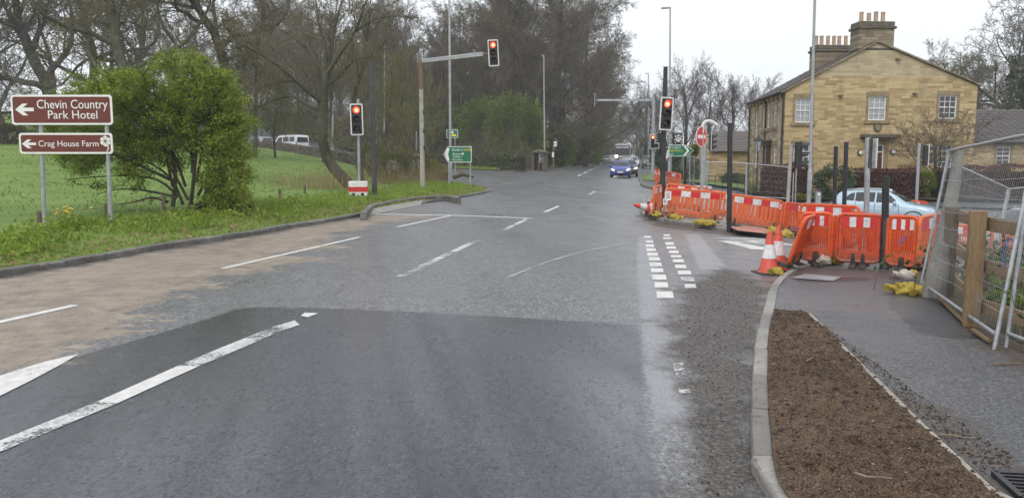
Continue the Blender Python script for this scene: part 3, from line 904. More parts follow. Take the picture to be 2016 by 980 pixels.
# far corner: footway, then gardens behind it
fpoly = far_corner + far_side + [(60, 262)]
fedge = far_corner + far_side
FARW = speckle('far_footway_tarmac', (.055, .055, .058), (.11, .11, .112), 6, .5, kind='World', bstr=.3)
def far_h(x, y): return G(x, y) + .11
ffo = add('far_footway', sheet('far_footway', fpoly, 3.0, far_h, FARW, edge_step=1.0)); ffo['kind'] = 'structure'
garden_poly = [(mr_right(262) + 2.5, 262), (mr_right(120) + 2.5, 120), (mr_right(75) + 2.5, 75), (mr_right(58) + 4.2, 58), (14.2, 46.0), (14.9, 40.4), (20, 39.9), (34, 39.4), (60, 38.5), (60, 262)]
gdn = add('garden', sheet('garden', garden_poly, 4.0, lambda x, y: G(x, y) + .17 + .10 * sm(.5, 3, y - 40), WOODFLOOR, edge_step=2.0)); gdn['kind'] = 'structure'
lawn_poly = [(12.4, 58), (14.3, 47.5), (17.6, 47.5), (15.6, 60)]
lw = add('lawn', sheet('lawn', lawn_poly, 1.5, lambda x, y: G(x, y) + .30, GRASS)); lw['kind'] = 'structure'
rv = [(mr_right(y) + .25, y) for y in (57, 66, 76)] + [(mr_right(y) + 1.8, y) for y in (76, 66, 57)]
rvo = add('roadside_grass', sheet('roadside_grass', rv, 1.2, lambda x, y: G(x, y) + .16, GRASS)); rvo['kind'] = 'structure'
# traffic island with pale gravel
def isl_h(x, y): return G(x, y) + .11 + .03 * mnoise.noise(Vector((x * 2, y * 2, 0)))
ki_in = offset_line(ki, .125)
iso = add('gravel_island', sheet('gravel_island', ki_in + ki_back, .6, isl_h, BALLAST, edge_step=.4)); iso['kind'] = 'structure'
tac = pl([(1436, 449), (1452, 456), (1508, 462), (1530, 455), (1470, 447)], .11)
tco = add('tactile_paving', sheet('tactile_paving', tac, .5, lambda x, y: G(x, y) + .145, TACTILE)); tco['kind'] = 'structure'

# ------------------------------------------------------------------ near footway, soil bed, edging
kr_in = offset_line(kr, -.125) if False else None
def kr_offset(d):
    out = []
    for i, p in enumerate(kr):
        a = Vector(kr[max(i - 1, 0)]); b = Vector(kr[min(i + 1, len(kr) - 1)]); t = (b - a).normalized()
        out.append((p[0] - t.y * d, p[1] + t.x * d))
    return out
KRIN = kr_offset(.125)
foot_poly = KRIN + [(3.6, -3.0), (4.6, 3.0), (4.95, 6.0), (5.05, 7.4), (5.5, 9.3), (6.15, 11.0), (7.0, 12.6), (9.5, 13.2), (12.5, 13.4)]
def foot_h(x, y): return G(x, y) + .10 + .02 * sm(0, 2, dist_line(x, y, kr)) + .008 * mnoise.noise(Vector((x, y, 0)))
def footway():
    me = sheet('footway', foot_poly, .16, foot_h, FOOT, edge_step=.2)
    co = np.empty(len(me.vertices) * 3, np.float32); me.vertices.foreach_get('co', co); co = co.reshape(-1, 3)
    X, Y = co[:, 0].astype(float), co[:, 1].astype(float)
    fresh = pl([(1752, 545), (1748, 600), (1800, 655), (1860, 668), (1960, 668), (1975, 640), (1840, 580), (1800, 548)], .12)
    fresh2 = pl([(1540, 532), (1760, 545), (1740, 556), (1530, 556)], .12)
    mudp = pl([(1598, 622), (1660, 668), (1780, 760), (1850, 800), (1930, 860), (2016, 900), (2100, 1000), (1960, 1000), (1870, 890), (1720, 745)], .12)
    mudp2 = pl([(1990, 650), (2060, 660), (2060, 780), (1975, 720), (1880, 640), (1920, 640)], .12)
    a = me.attributes.new('fresh', 'FLOAT', 'POINT'); a.data.foreach_set('value', np.clip(np.maximum(sdf(X, Y, fresh), sdf(X, Y, fresh2) - .25), -.5, .5).astype(np.float32))
    a = me.attributes.new('mud', 'FLOAT', 'POINT'); a.data.foreach_set('value', np.clip(np.maximum(sdf(X, Y, mudp), sdf(X, Y, mudp2)), -1.5, .6).astype(np.float32))
    o = add('footway', me); o['kind'] = 'structure'
footway()
bank_poly = [(3.6, -3.0), (4.6, 3.0), (4.95, 6.0), (5.05, 7.4), (5.5, 9.3), (6.15, 11.0), (7.0, 12.6), (9.5, 13.2), (12.5, 13.4), (20, 14.0), (20, -3)]
def bank_h(x, y):
    d = dist_line(x, y, bank_poly[:9])
    return G(x, y) + .125 + .05 * sm(.0, .6, d) + .05 * mnoise.noise(Vector((x * 1.3, y * 1.3, 4))) * sm(0.1, .8, d) - .4 * sm(2.5, 7, d)
bko = add('bank', sheet('bank', bank_poly, .5, bank_h, WOODFLOOR, edge_step=.4)); bko['kind'] = 'structure'
EDG_PX = [(1598, 618), (1656, 673.5), (1728.5, 746), (1784, 800), (1818, 834), (1874, 886), (1917, 924), (1990, 992)]
edg = pl(EDG_PX, .12)
edg.append((edg[-1][0] + .55, edg[-1][1] - 1.6))
top_edge = pl([(1526, 609), (1598, 618)], .12)
krin_bed = [p for p in KRIN if p[1] < top_edge[0][1] and p[1] > edg[-1][1] - .05]
bed_poly = [top_edge[0]] + [(p[0] + .004, p[1]) for p in krin_bed] + [edg[-1]] + list(reversed(edg[:-1]))
def bed_h(x, y, f=True):
    d = dist_line(x, y, bed_poly + [bed_poly[0]])
    k = sm(0, .22, d)
    v = Vector((x, y, 0))
    h = .13 + k * (.045 + .075 * mnoise.noise(v * 1.3) + .085 * mnoise.noise(v * 3.4) + .042 * mnoise.noise(v * 8.5) + .022 * mnoise.noise(v * 21) + .009 * mnoise.noise(v * 46))
    h -= .03 * k * max(0, mnoise.noise(v * 2.2 + Vector((5, 1, 2)))) 
    return G(x, y) + max(h, .132)
bed = add('soil_bed', sheet('soil_bed', bed_poly, .028, bed_h, SOIL, edge_step=.05)); bed['kind'] = 'structure'

# ------------------------------------------------------------------ kerb stones
def kerb_profile_mesh(name, mat, w=.125, h=.16, bull=.025, seed=0):
    """unit-length stone along +x, road face at y=0, back at y=w"""
    pr = [(0.012, -h), (0.0, -.04), (.004, -.02), (bull * .6, -.004), (bull * 1.4, 0), (w, 0), (w, -h)]
    V = []; F = []
    rg = random.Random(seed)
    xs = [0, .012, .3, .65, .988, 1]
    for i, x in enumerate(xs):
        e = .006 if i in (0, 5) else 0
        for (y, z) in pr: V.append((x, y + (e if y < .05 else -e) + rg.uniform(-.0015, .0015), z - (e if z > -.05 else 0) + rg.uniform(-.002, .002) * (z > -.03)))
    k = len(pr)
    for i in range(len(xs) - 1):
        for j in range(k - 1): F.append((i * k + j, i * k + j + 1, (i + 1) * k + j + 1, (i + 1) * k + j))
    me = bpy.data.meshes.new(name)
    F.append(tuple(reversed(range(k)))); F.append(tuple((len(xs) - 1) * k + j for j in range(k)))
    me.from_pydata(V, [], F); me.materials.append(mat); me.update()
    return me
def lay_kerb(root, line, stone_len, meshes, top, side, gap=.008, jit=.004, name='kerb_stone', seed=1):
    """stones along a 2D line; side=+1 stone body lies left of the direction"""
    rg = random.Random(seed)
    L = [Vector((p[0], p[1])) for p in line]
    cum = [0]
    for a, b in zip(L[:-1], L[1:]): cum.append(cum[-1] + (b - a).length)
    def at(s):
        for i in range(len(L) - 1):
            if s <= cum[i + 1] or i == len(L) - 2:
                t = (s - cum[i]) / max(1e-6, cum[i + 1] - cum[i]); return L[i].lerp(L[i + 1], t)
    s = 0.0
    while s < cum[-1] - .15:
        e = min(cum[-1], s + stone_len * rg.choice([1, 1, 1, 1, .55]))
        a, b = at(s), at(e)
        d = b - a; ln = d.length
        ang = math.atan2(d.y, d.x)
        m = meshes[rg.randrange(len(meshes))]
        za, zb = G(a.x, a.y) + top, G(b.x, b.y) + top
        o = add(name, m, root, (a.x, a.y, za + rg.uniform(-jit, jit)), (0, -math.atan2(zb - za, ln), ang + rg.uniform(-jit, jit)))
        o.scale = (max(.1, ln - gap), side, 1)
        s = e
kn = [kerb_profile_mesh('kerb_stone', KERB, seed=i) for i in range(3)]
ko = [kerb_profile_mesh('kerb_stone', KERBOLD, .14, .2, .05, seed=i + 9) for i in range(3)]
kroot = setting('kerb')
i0 = max(i for i, p in enumerate(kr) if p[1] > 13.2)
lay_kerb(kroot, list(kr), .915, kn, .115, 1, gap=.016, jit=.006, seed=5)
kroot2 = setting('verge_kerb')
lay_kerb(kroot2, kl[:12], .93, ko, .115, 1, jit=.012, seed=7)
lay_kerb(kroot2, kl[11:] + left_near[:5], .93, ko, .10, 1, jit=.012, seed=8)
# sloping dropped slab at the end of the left kerb and the raised kerb behind it
slab = MB()
sa, sb = P(719, 426), P(829, 404.5)
sc_, sd = P(832, 396.5, .06), P(733, 415, .06)
slab.quad(sa + Vector((0, 0, .02)), sb + Vector((0, 0, .02)), sc_ + Vector((0, 0, .06)), sd + Vector((0, 0, .08)))
slab.quad(sa + Vector((0, 0, .02)), sa - Vector((0, 0, .1)), sb - Vector((0, 0, .1)), sb + Vector((0, 0, .02)))
slab.build('sloping_kerb_slab', KERB, kroot2)
rk = [P(a, b, .2) for a, b in [(720, 421), (738, 404.5), (770, 398), (802, 393), (840, 388.5), (875, 386.5), (900, 391)]]
rkm = [kerb_profile_mesh('kerb_stone', KERBOLD, .16, .3, .06, seed=31)]
lay_kerb(kroot2, [(p.x, p.y) for p in spline(rk, 3)], .9, rkm, .24, 1, seed=12, jit=.01)
kroot3 = setting('island_kerb')
lay_kerb(kroot3, ki, .915, kn, .115, 1, seed=15)
lay_kerb(kroot3, ki_back + [ki[0]], .915, kn, .112, 1, seed=16)
kroot4 = setting('far_corner_kerb')
fk = [tuple(p) for p in far_corner[2:]] + far_side[:3]
lay_kerb(kroot4, [(mr_right(110), 110)] + fk, .93, ko, .115, 1, seed=18)
kroot5 = setting('far_verge_kerb')
lay_kerb(kroot5, [(-22, 105), (-12, 96), (-6, 87.5), (-1.5, 80.5), (1.0, 78.2), (3.2, 79.5)] + [(mr_left(95), 95), (mr_left(120), 120)], 1.8, ko, .10, -1 if False else 1, seed=19)
# concrete edging round the soil bed
eroot = setting('bed_edging')
em = [kerb_profile_mesh('edging_stone', EDGING, .05, .1, .01, seed=40 + i) for i in range(2)]
lay_kerb(eroot, list(reversed(edg)), .915, em, .135, 1, name='edging_stone', seed=21)
lay_kerb(eroot, [top_edge[1], top_edge[0]], .6, em, .13, 1, name='edging_stone', seed=22)

# ------------------------------------------------------------------ loose stuff on the ground
def scatter_pebbles(name, label, pts, sizes, mat, seed=1):
    rg = np.random.default_rng(seed)
    n = len(pts); pts = np.asarray(pts); sizes = np.asarray(sizes)
    base = np.array([(1, 0, 0), (-1, 0, 0), (0, 1, 0), (0, -1, 0), (0, 0, 1), (0, 0, -1), (.6, .6, .5), (-.6, .5, .5)], float)
    faces0 = np.array([(6, 4, 0), (0, 2, 6), (6, 2, 7), (7, 4, 6), (7, 2, 1), (1, 4, 7), (4, 1, 3), (0, 4, 3), (2, 0, 5), (1, 2, 5), (3, 1, 5), (0, 3, 5)])
    V = base[None] * (1 + rg.uniform(-.35, .35, (n, 8, 1)))
    V = V * sizes[:, None, None] * np.stack([rg.uniform(.7, 1.4, n), rg.uniform(.6, 1.1, n), rg.uniform(.35, .8, n)], 1)[:, None, :]
    a = rg.uniform(0, 6.28, n); ca, sa_ = np.cos(a)[:, None], np.sin(a)[:, None]
    x = V[..., 0] * ca - V[..., 1] * sa_; y = V[..., 0] * sa_ + V[..., 1] * ca
    V = np.stack([x, y, V[..., 2]], -1) + pts[:, None, :]
    F = (faces0[None] + (np.arange(n) * 8)[:, None, None]).reshape(-1, 3)
    o = add(name, np_mesh(name, V.reshape(-1, 3), F, mat, False))
    tag(o, label, 'debris', kind='stuff'); return o
rg = np.random.default_rng(3)
def rand_in(poly, n, rg, bias=None):
    A = np.array(poly); lo, hi = A.min(0), A.max(0); out = []
    while len(out) < n:
        q = rg.uniform(lo, hi, (n * 2, 2)); s = sdf(q[:, 0], q[:, 1], poly)
        out += [tuple(v) for v in q[s > .02]]
    return out[:n]
bp = rand_in(bed_poly, 3000, rg)
sz = np.abs(rg.normal(0, .0045, 3000)) + .002
sz[:60] *= 2.6
scatter_pebbles('soil_clods', 'small brown clods of soil on the dug bed', [(x, y, bed_h(x, y) + .003) for x, y in bp], sz * 1.5, CLODS, 1)
bp = rand_in(bed_poly, 260, rg)
sz = np.abs(rg.normal(0, .005, 260)) + .003
scatter_pebbles('bed_stones', 'pale little stones scattered over the brown soil bed', [(x, y, bed_h(x, y) + .004) for x, y in bp], sz, STONES, 2)
mudzone = pl([(1345, 560), (1430, 535), (1505, 560), (1488, 640), (1472, 740), (1466, 860), (1475, 980), (1330, 980), (1372, 860), (1330, 640)])
bp = rand_in(mudzone, 2600, rg); sz = np.abs(rg.normal(0, .0035, 2600)) + .0015
scatter_pebbles('gutter_grit', 'dark muddy grit lying along the gutter by the new kerb', [(x, y, G(x, y) + .003) for x, y in bp], sz, CLODS, 3)
fz = pl([(1600, 620), (1700, 690), (1850, 800), (2010, 900), (2010, 975), (1930, 930), (1800, 812), (1660, 676)], .12)
bp = rand_in(fz, 900, rg); sz = np.abs(rg.normal(0, .0045, 900)) + .002
scatter_pebbles('footway_grit', 'soil crumbs spilled over the edging onto the footway', [(x, y, foot_h(x, y) + .003) for x, y in bp], sz, CLODS, 4)
iz = [(x, y) for x, y in island_poly]
bp = rand_in(iz, 2600, rg); sz = np.abs(rg.normal(0, .014, 2600)) + .012
scatter_pebbles('island_gravel', 'pale crushed stone covering the traffic island', [(x, y, isl_h(x, y) + .006) for x, y in bp], sz, BALLAST, 5)
def twig(x, y, h, ang, ln, r=.006, mat=None, label='brown dead twig lying on the soil'):
    m = MB(); rr = random.Random(int(x * 1000)); pts = []
    for i in range(6):
        t = i / 5 - .5
        pts.append((math.cos(ang) * ln * t + rr.uniform(-.012, .012), math.sin(ang) * ln * t + rr.uniform(-.012, .012), r + rr.uniform(0, .012)))
    m.tube(pts, [r, r, r * .9, r * .8, r * .6, r * .4], 5)
    o = m.build('twig', mat or TWIGM, None, (x, y, h)); return o
for (a, b, an, ln, lab) in [(1860, 848, -.3, .38, 'curved dead twig lying across the bed edging'), (1740, 962, -.5, .3, 'short orange brown stick on the soil bed'), (1600, 715, .8, .25, 'thin brown twig beside the kerb on the soil'), (1985, 712, .1, .3, 'dark stick lying on the footway below the mesh fence')]:
    q = P(a, b, .15); h = bed_h(q.x, q.y) if in_poly(q.x, q.y, bed_poly) else foot_h(q.x, q.y)
    tag(twig(q.x, q.y, h, an, ln, .008), lab, 'twig')
# ------------------------------------------------------------------ stone house
class Wall:
    """vertical wall plane: A = base corner (world), direction along the wall"""
    def __init__(s, A, B):
        s.A = Vector(A); d = Vector((B[0] - A[0], B[1] - A[1], 0)); s.len = d.length; s.d = d.normalized()
        s.n = Vector((-s.d.y, s.d.x, 0)); s.ang = math.atan2(s.d.y, s.d.x)
    def at(s, px, py):
        r = ray(px, py); t = (s.A - CAM).dot(s.n) / r.dot(s.n); q = CAM + r * t
        return ((q - s.A).dot(s.d), q.z - s.A.z)
    def rect(s, x0, x1, y0, y1):
        a = s.at(x0, y0); b = s.at(x1, y1)
        return (min(a[0], b[0]), max(a[0], b[0]), min(a[1], b[1]), max(a[1], b[1]))
def wall_mesh(name, outer, holes, mat, depth=.16, spacing=3.0):
    """flat wall in x,z facing -y with openings and their reveals"""
    P2, F = fill2d(outer, spacing, holes, edge_step=50)
    V = [(p[0], 0, p[1]) for p in P2]; FF = []
    for f in F:
        a, b, c = P2[f[0]], P2[f[1]], P2[f[2]]
        cr = (b[0] - a[0]) * (c[1] - a[1]) - (b[1] - a[1]) * (c[0] - a[0])
        FF.append(tuple(f) if cr > 0 else tuple(reversed(f)))
    for h in holes:
        k = len(h); n = len(V)
        V += [(x, 0, z) for x, z in h] + [(x, depth, z) for x, z in h]
        for i in range(k):
            j = (i + 1) % k; FF.append((n + i, n + j, n + k + j, n + k + i))
    me = bpy.data.meshes.new(name); me.from_pydata(V, [], [tuple(int(i) for i in f) for f in FF]); me.materials.append(mat); me.update()
    return me
def rc(r): return [(r[0], r[2]), (r[1], r[2]), (r[1], r[3]), (r[0], r[3])]
def sash_window(root, M, r, cols=3, rows=2, glass=None, surround=.16, sill=True, frame_mat=None):
    """sash window: frame > bars, panes, stone surround pieces"""
    x0, x1, z0, z1 = r; fm = frame_mat or SASH
    f = MB(); t = .06; y0, y1 = .05, .13
    f.box(x0, x0 + t, y0, y1, z0, z1).box(x1 - t, x1, y0, y1, z0, z1).box(x0 + t, x1 - t, y0, y1, z0, z0 + t).box(x0 + t, x1 - t, y0, y1, z1 - t, z1)
    zm = (z0 + z1) / 2; f.box(x0 + t, x1 - t, y0 - .01, y1 - .01, zm - .03, zm + .03)
    w = f.build('window', fm, root); w.matrix_local = M
    ix0, ix1 = x0 + t, x1 - t
    for (a, b) in ((z0 + t, zm - .03), (zm + .03, z1 - t)):
        for i in range(1, cols):
            x = ix0 + (ix1 - ix0) * i / cols
            MB().box(x - .014, x + .014, y0 + .012, y1 - .03, a, b).build('glazing_bar', fm, w)
        for j in range(1, rows):
            z = a + (b - a) * j / rows
            MB().box(ix0, ix1, y0 + .015, y1 - .033, z - .014, z + .014).build('glazing_bar', fm, w)
        MB().box(ix0, ix1, y0 + .045, y0 + .06, a, b).build('pane', glass or GLASS, w)
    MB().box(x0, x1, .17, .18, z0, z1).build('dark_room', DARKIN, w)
    s = surround
    if s > 0:
        MB().box(x0 - s, x0 - .002, -.025, .1, z0, z1 + .002).build('jamb', DRESSED, w, bevel=.008)
        MB().box(x1 + .002, x1 + s, -.027, .1, z0, z1 + .002).build('jamb', DRESSED, w, bevel=.008)
        MB().box(x0 - s, x1 + s, -.03, .1, z1 + .004, z1 + .26).build('lintel', DRESSED, w, bevel=.008)
    if sill: MB().box(x0 - s - .08, x1 + s + .08, -.10, .1, z0 - .2, z0 - .003).build('sill', DRESSED, w, bevel=.012)
    return w
def slate_roof(root, eL, eR, rL, rR, rows, mat, name='slate_roof', over=.03, seed=1):
    """sloping deck with stepped courses of slate; corner points in root space"""
    rg = random.Random(seed)
    eL, eR, rL, rR = map(Vector, (eL, eR, rL, rR))
    n = (eR - eL).cross(rL - eL).normalized()
    if n.z < 0: n = -n
    deck = MB(); deck.quad(eL, eR, rR, rL); deck.quad(*[p - n * .06 for p in (rL, rR, eR, eL)])
    deck.quad(eL, eL - n * .06, eR - n * .06, eR)
    o = deck.build(name, mat, root)
    cols = max(8, int((eR - eL).length / .45))
    for j in range(rows):
        t0 = j / rows - .012; t1 = (j + 1.15) / rows
        m = MB(); 
        for i in range(cols):
            a, b = i / cols, (i + 1) / cols
            jt = rg.uniform(-.004, .004); lift = over + rg.uniform(0, .014)
            def pt(u, t, h):
                t = min(t, 1.0); return eL.lerp(eR, u).lerp(rL.lerp(rR, u), t) + n * h
            e = .004 / max(.2, (eR - eL).length / cols)
            p0 = pt(a + .002, t0 + jt, lift); p1 = pt(b - .002, t0 + jt, lift); p2 = pt(b - .002, t1, .006); p3 = pt(a + .002, t1, .006)
            m.quad(p0, p1, p2, p3); m.quad(pt(a + .002, t0 + jt, -.01), pt(b - .002, t0 + jt, -.01), p1, p0)
        m.build('slate_course', mat, o)
    return o
def pot(x, y, z, h, r=.13):
    return MB().lathe([(r * 1.15, 0), (r * 1.15, .08), (r * .92, .1), (r * .86, h * .85), (r * 1.0, h * .87), (r * 1.0, h * .93), (r * .9, h), (r * .7, h), (r * .7, h - .1)], 12, Matrix.Translation((x, y, z)))

def house():
    A = Vector((15.55, 44.0, 0)); A.z = G(A.x, A.y) + .1
    B = (26.8, 44.6)
    g = Wall(A, B)
    root = thing('stone_house', 'two storey gold sandstone house with gable, tall chimney stacks and sash windows', 'house', A, g.ang)
    I = Matrix.Identity(4)
    eL = g.at(1537, 181); aL = g.at(1690, 104); aR = g.at(1762, 99); eR = g.at(1913, 169)
    W = g.len
    zl, zr = eL[1], eR[1]
    apex = (g.at(1726, 84))
    outer = [(0, -1.2), (W, -1.2), (W, zr), (apex[0], apex[1]), (0, zl)]
    up = [g.rect(1567, 1596, 194, 241.5), g.rect(1711, 1743, 190, 237), g.rect(1850, 1882, 188, 234)]
    lo = [g.rect(1563, 1593, 286, 332), g.rect(1847, 1873, 286, 330)]
    door = g.rect(1716, 1738, 285, 343)
    zb = g.at(1700, 151)[1]
    # lower wall and paler upper gable
    def xl(z): return 0 if z <= zl else apex[0] * (z - zl) / (apex[1] - zl)
    def xr(z): return W if z <= zr else W - (W - apex[0]) * (z - zr) / (apex[1] - zr)
    low = [(0, -1.2), (W, -1.2), (W, zr), (xr(zb), zb), (xl(zb), zb), (0, zl)]
    add('wall', wall_mesh('wall', low, [rc(r) for r in up + lo + [door]], STONE), root)
    o = add('gable', wall_mesh('gable', [(xl(zb), zb), (xr(zb), zb), apex], [], STONEP), root); o['label'] = 'paler upper courses of the gable'
    for i, r in enumerate(up): sash_window(root, I, r, 3, 2, GLASSN if i == 0 else (GLASSN if i == 1 else GLASS))
    for r in lo: sash_window(root, I, r, 3, 2, GLASS)
    # door
    dx0, dx1, dz0, dz1 = door
    zt = g.at(1716, 298)[1]
    d = MB().box(dx0 + .06, dx1 - .06, .08, .14, dz0, zt - .06).build('door', DOORB, root)
    for (a, b) in ((.12, .42), (.5, .9)):
        MB().box(dx0 + .16, dx1 - .16, .06, .085, dz0 + (zt - dz0) * a, dz0 + (zt - dz0) * b).build('panel', DOORB, d, bevel=.01)
    MB().lathe([(.03, 0), (.035, .03), (.01, .05)], 8, Matrix.Translation((dx1 - .16, .08, dz0 + 1.0)) @ Matrix.Rotation(PI / 2, 4, 'X')).build('handle', CHROME, d)
    fr = MB().box(dx0, dx0 + .06, .05, .15, dz0, dz1).box(dx1 - .06, dx1, .05, .15, dz0, dz1).box(dx0 + .06, dx1 - .06, .05, .15, dz1 - .06, dz1).box(dx0 + .06, dx1 - .06, .05, .15, zt - .06, zt)
    f = fr.build('door_frame', SASH, root)
    MB().box(dx0 + .06, dx1 - .06, .1, .11, zt, dz1 - .06).build('fanlight', GLASS, f)
    for a, b in ((dx0 - .25, dx0 - .003), (dx1 + .003, dx1 + .25)): MB().box(a, b, -.03, .1, dz0, dz1).build('door_jamb', DRESSED, root, bevel=.01)
    MB().box(dx0 - .25, dx1 + .25, -.032, .1, dz1 + .003, dz1 + .25).build('door_lintel', DRESSED, root, bevel=.01)
    c = g.rect(1693, 1764, 265, 271.5)
    hood = MB().box(c[0], c[1], -.5, .05, c[2], c[3]).box(c[0] + .1, c[1] - .1, -.42, .05, c[2] - .08, c[2] - .002)
    hood.build('door_hood', DARKSTONE, root, bevel=.015)
    cr = g.rect(1720, 1734, 245, 262)
    xm = (cr[0] + cr[1]) / 2
    MB().prism([(cr[0], cr[3]), (cr[0], cr[2] + .2), (xm, cr[2]), (cr[1], cr[2] + .2), (cr[1], cr[3])], -.08, .02).build('carved_shield', DARKSTONE, root, bevel=.02)
    wall_rel = MB().prism([(cr[0] + .08, cr[3] - .06), (cr[0] + .08, cr[2] + .24), (xm, cr[2] + .1), (cr[1] - .08, cr[2] + .24), (cr[1] - .08, cr[3] - .06)], -.11, -.07)
    wall_rel.build('shield_relief', DRESSED, root, bevel=.02)
    for (px, py) in ((1693, 301), (1757.5, 299.5)):
        x, z = g.at(px, py)
        M = Matrix.Translation((x, -.002, z)) @ Matrix.Rotation(PI / 2, 4, 'X')
        l = MB().lathe([(.17, 0), (.17, .05), (.14, .09)], 16, M).build('wall_lamp', IRON, root)
        MB().lathe([(.12, .085), (.115, .12), (.06, .15)], 16, M).build('lamp_glass', BORDER, l, smooth=True)
    for (px, py) in ((1654, 188), (1800.5, 184.5), (1766.5, 117)):
        x, z = g.at(px, py)
        MB().box(x - .13, x + .13, -.22, 0, z - .05, z + .06).build('floodlight', DRESSED, root, bevel=.02)
    # side wall going back to the left
    C = Vector((16.25, 52.6, 0))
    sw = Wall((C.x, C.y, A.z), (A.x, A.y))
    Ms = Matrix.Translation(Vector((0, 0, 0)))
    inv = (Matrix.Translation(A) @ Matrix.Rotation(g.ang, 4, 'Z')).inverted()
    MS = inv @ Matrix.Translation(sw.A) @ Matrix.Rotation(sw.ang, 4, 'Z')
    swins = [sw.rect(1488, 1492, 218, 270), sw.rect(1502.5, 1507, 211, 256), sw.rect(1511.5, 1516, 205, 252), sw.rect(1524, 1529, 199, 248)]
    sgr = [sw.rect(1487, 1491, 286, 330), sw.rect(1502, 1507, 287, 329), sw.rect(1523.5, 1528.5, 285, 328)]
    o = add('side_wall', wall_mesh('side_wall', [(0, -1.2), (sw.len, -1.2), (sw.len, zl), (0, zl)], [rc(r) for r in swins + sgr], STONES2), root)
    o.matrix_local = MS
    for r in swins + sgr: sash_window(root, MS, r, 2, 2, GLASS, .12)
    dd = sw.rect(1510, 1516, 284, 332)
    b = MB().box(dd[0], dd[1], -.04, .02, dd[2], dd[3]).build('side_door', DOORB, root); b.matrix_local = MS
    h = MB().box(dd[0] - .3, dd[1] + .3, -.6, .02, dd[3] + .1, dd[3] + .24).box(dd[0] - .15, dd[1] + .15, -.4, .02, dd[3] - .1, dd[3] + .098).build('side_door_hood', DARKSTONE, root, bevel=.02); h.matrix_local = MS
    for i in range(9):
        s = sw.len * (i + .5) / 9
        k = MB().box(s - .1, s + .1, -.22, .02, zl - .3, zl - .1).build('eaves_corbel', DRESSED, root, bevel=.02); k.matrix_local = MS
    gu = MB().tube([(0, -.24, zl - .02), (sw.len + .1, -.24, zl - .02)], .07, 8).build('gutter', IRON, root); gu.matrix_local = MS
    for s in (sw.len - .12, .15, sw.len * .52):
        dp = MB().tube([(s, -.24, zl - .05), (s, -.09, zl - .35), (s, -.09, -.6)], .05, 8).build('downpipe', IRON, root); dp.matrix_local = MS
    # roof slopes
    inv3 = inv.to_3x3()
    back = inv @ Vector((C.x, C.y, A.z)); back = Vector((back.x, back.y, 0))
    dback = back
    lift = Vector((0, 0, .12))
    ridge0 = Vector((apex[0], -.05, apex[1])) + lift; ridge1 = ridge0 + dback
    e0 = Vector((-.3, -.05, zl - .10)) + lift; e1 = e0 + dback
    r0 = Vector((W + .2, -.05, zr - .06)) + lift; r1 = r0 + Vector((dback.x * .2, dback.y, 0))
    slate_roof(root, e1, e0, ridge1, ridge0, 14, SLATE, 'roof', seed=3)
    slate_roof(root, r0, r1, ridge0, ridge1, 14, SLATE, 'roof', seed=4)
    for a, b in ((e0, ridge0), (ridge0, r0)): MB().beam(a + Vector((0, -.06, -.06)), b + Vector((0, -.06, -.06)), .1, .09).build('verge_coping', STONEG, root)
    # back walls so that the house is closed
    MB().quad((W, .0, -1.2), (W + dback.x * .2, dback.y, -1.2), (W + dback.x * .2, dback.y, zr), (W, 0, zr)).build('far_side_wall', STONES2, root)
    MB().quad((dback.x, dback.y, -1.2), (dback.x, dback.y, zl), (ridge1.x, dback.y, apex[1]), (W + dback.x * .2, dback.y, zr), (W + dback.x * .2, dback.y, -1.2)).build('back_wall', STONES2, root)
    # chimney stacks
    def stack(x0, x1, y0, y1, z0, z1, pots, zbase, capo=.1, name='chimney'):
        s = MB().box(x0, x1, y0, y1, z0, z1).build(name, STONEG, root)
        MB().box(x0 - .05, x1 + .05, y0 - .05, y1 + .05, zbase, zbase + .12).build('stack_base', DARKSTONE, s, bevel=.02)
        MB().box(x0 - capo, x1 + capo, y0 - capo, y1 + capo, z1 + .002, z1 + .15).build('stack_cap', DARKSTONE, s, bevel=.03)
        MB().box(x0 - .02, x1 + .02, y0 - .02, y1 + .02, z1 + .152, z1 + .42).build('stack_crown', DARKSTONE, s, bevel=.03)
        for (px, pz) in pots: pot(px, (y0 + y1) / 2, z1 + .42, pz).build('chimney_pot', POT, s, smooth=True)
        return s
    cl = g.at(1689, 98)[0]; crr = g.at(1761, 98)[0]; ct = g.at(1725, 57)[1]; cb = g.at(1725, 99)[1]
    ptops = [(1704.5, 20.5), (1719.5, 22.5), (1733.5, 19.5), (1747.5, 20.5)]
    stack(cl + .05, crr - .05, .02, 1.05, cb - .9, ct, [(g.at(px, 46)[0], g.at(px, py)[1] - ct - .42) for px, py in ptops], cb)
    # rear stack: plane 4.6 m behind the gable
    A2 = A + g.n * 4.6; g2 = Wall(A2, A2 + g.d)
    q0 = g2.at(1605, 140); q1 = g2.at(1692, 98)
    px2 = [1613, 1623.5, 1636, 1648, 1658.5, 1671.5, 1684]
    stack(q0[0], q1[0], 4.6, 5.5, q0[1] - 1.3, q1[1] - .15, [(g2.at(p, 90)[0], g2.at(p, 71 if i < 6 else 69)[1] - q1[1] - .2) for i, p in enumerate(px2)], q0[1] - .2)
    # door steps and railing
    x, z = g.at(1735, 345)
    MB().box(x - 1.4, x + 1.4, -1.5, -.01, -1.0, z + .1).build('door_step', DRESSED, root, bevel=.02)
    rl = MB(); ra = g.at(1738, 326); 
    for i in range(9): rl.box(x + .2 + i * .15, x + .22 + i * .15, -1.42, -1.4, z + .1, ra[1])
    rl.box(x + .15, x + 1.45, -1.43, -1.39, ra[1] - .02, ra[1] + .02); rl.build('door_railing', IRON, root)
    # lantern on the side wall corner
    return root, g, zl, zr
HOUSE, GAB, HZL, HZR = house()

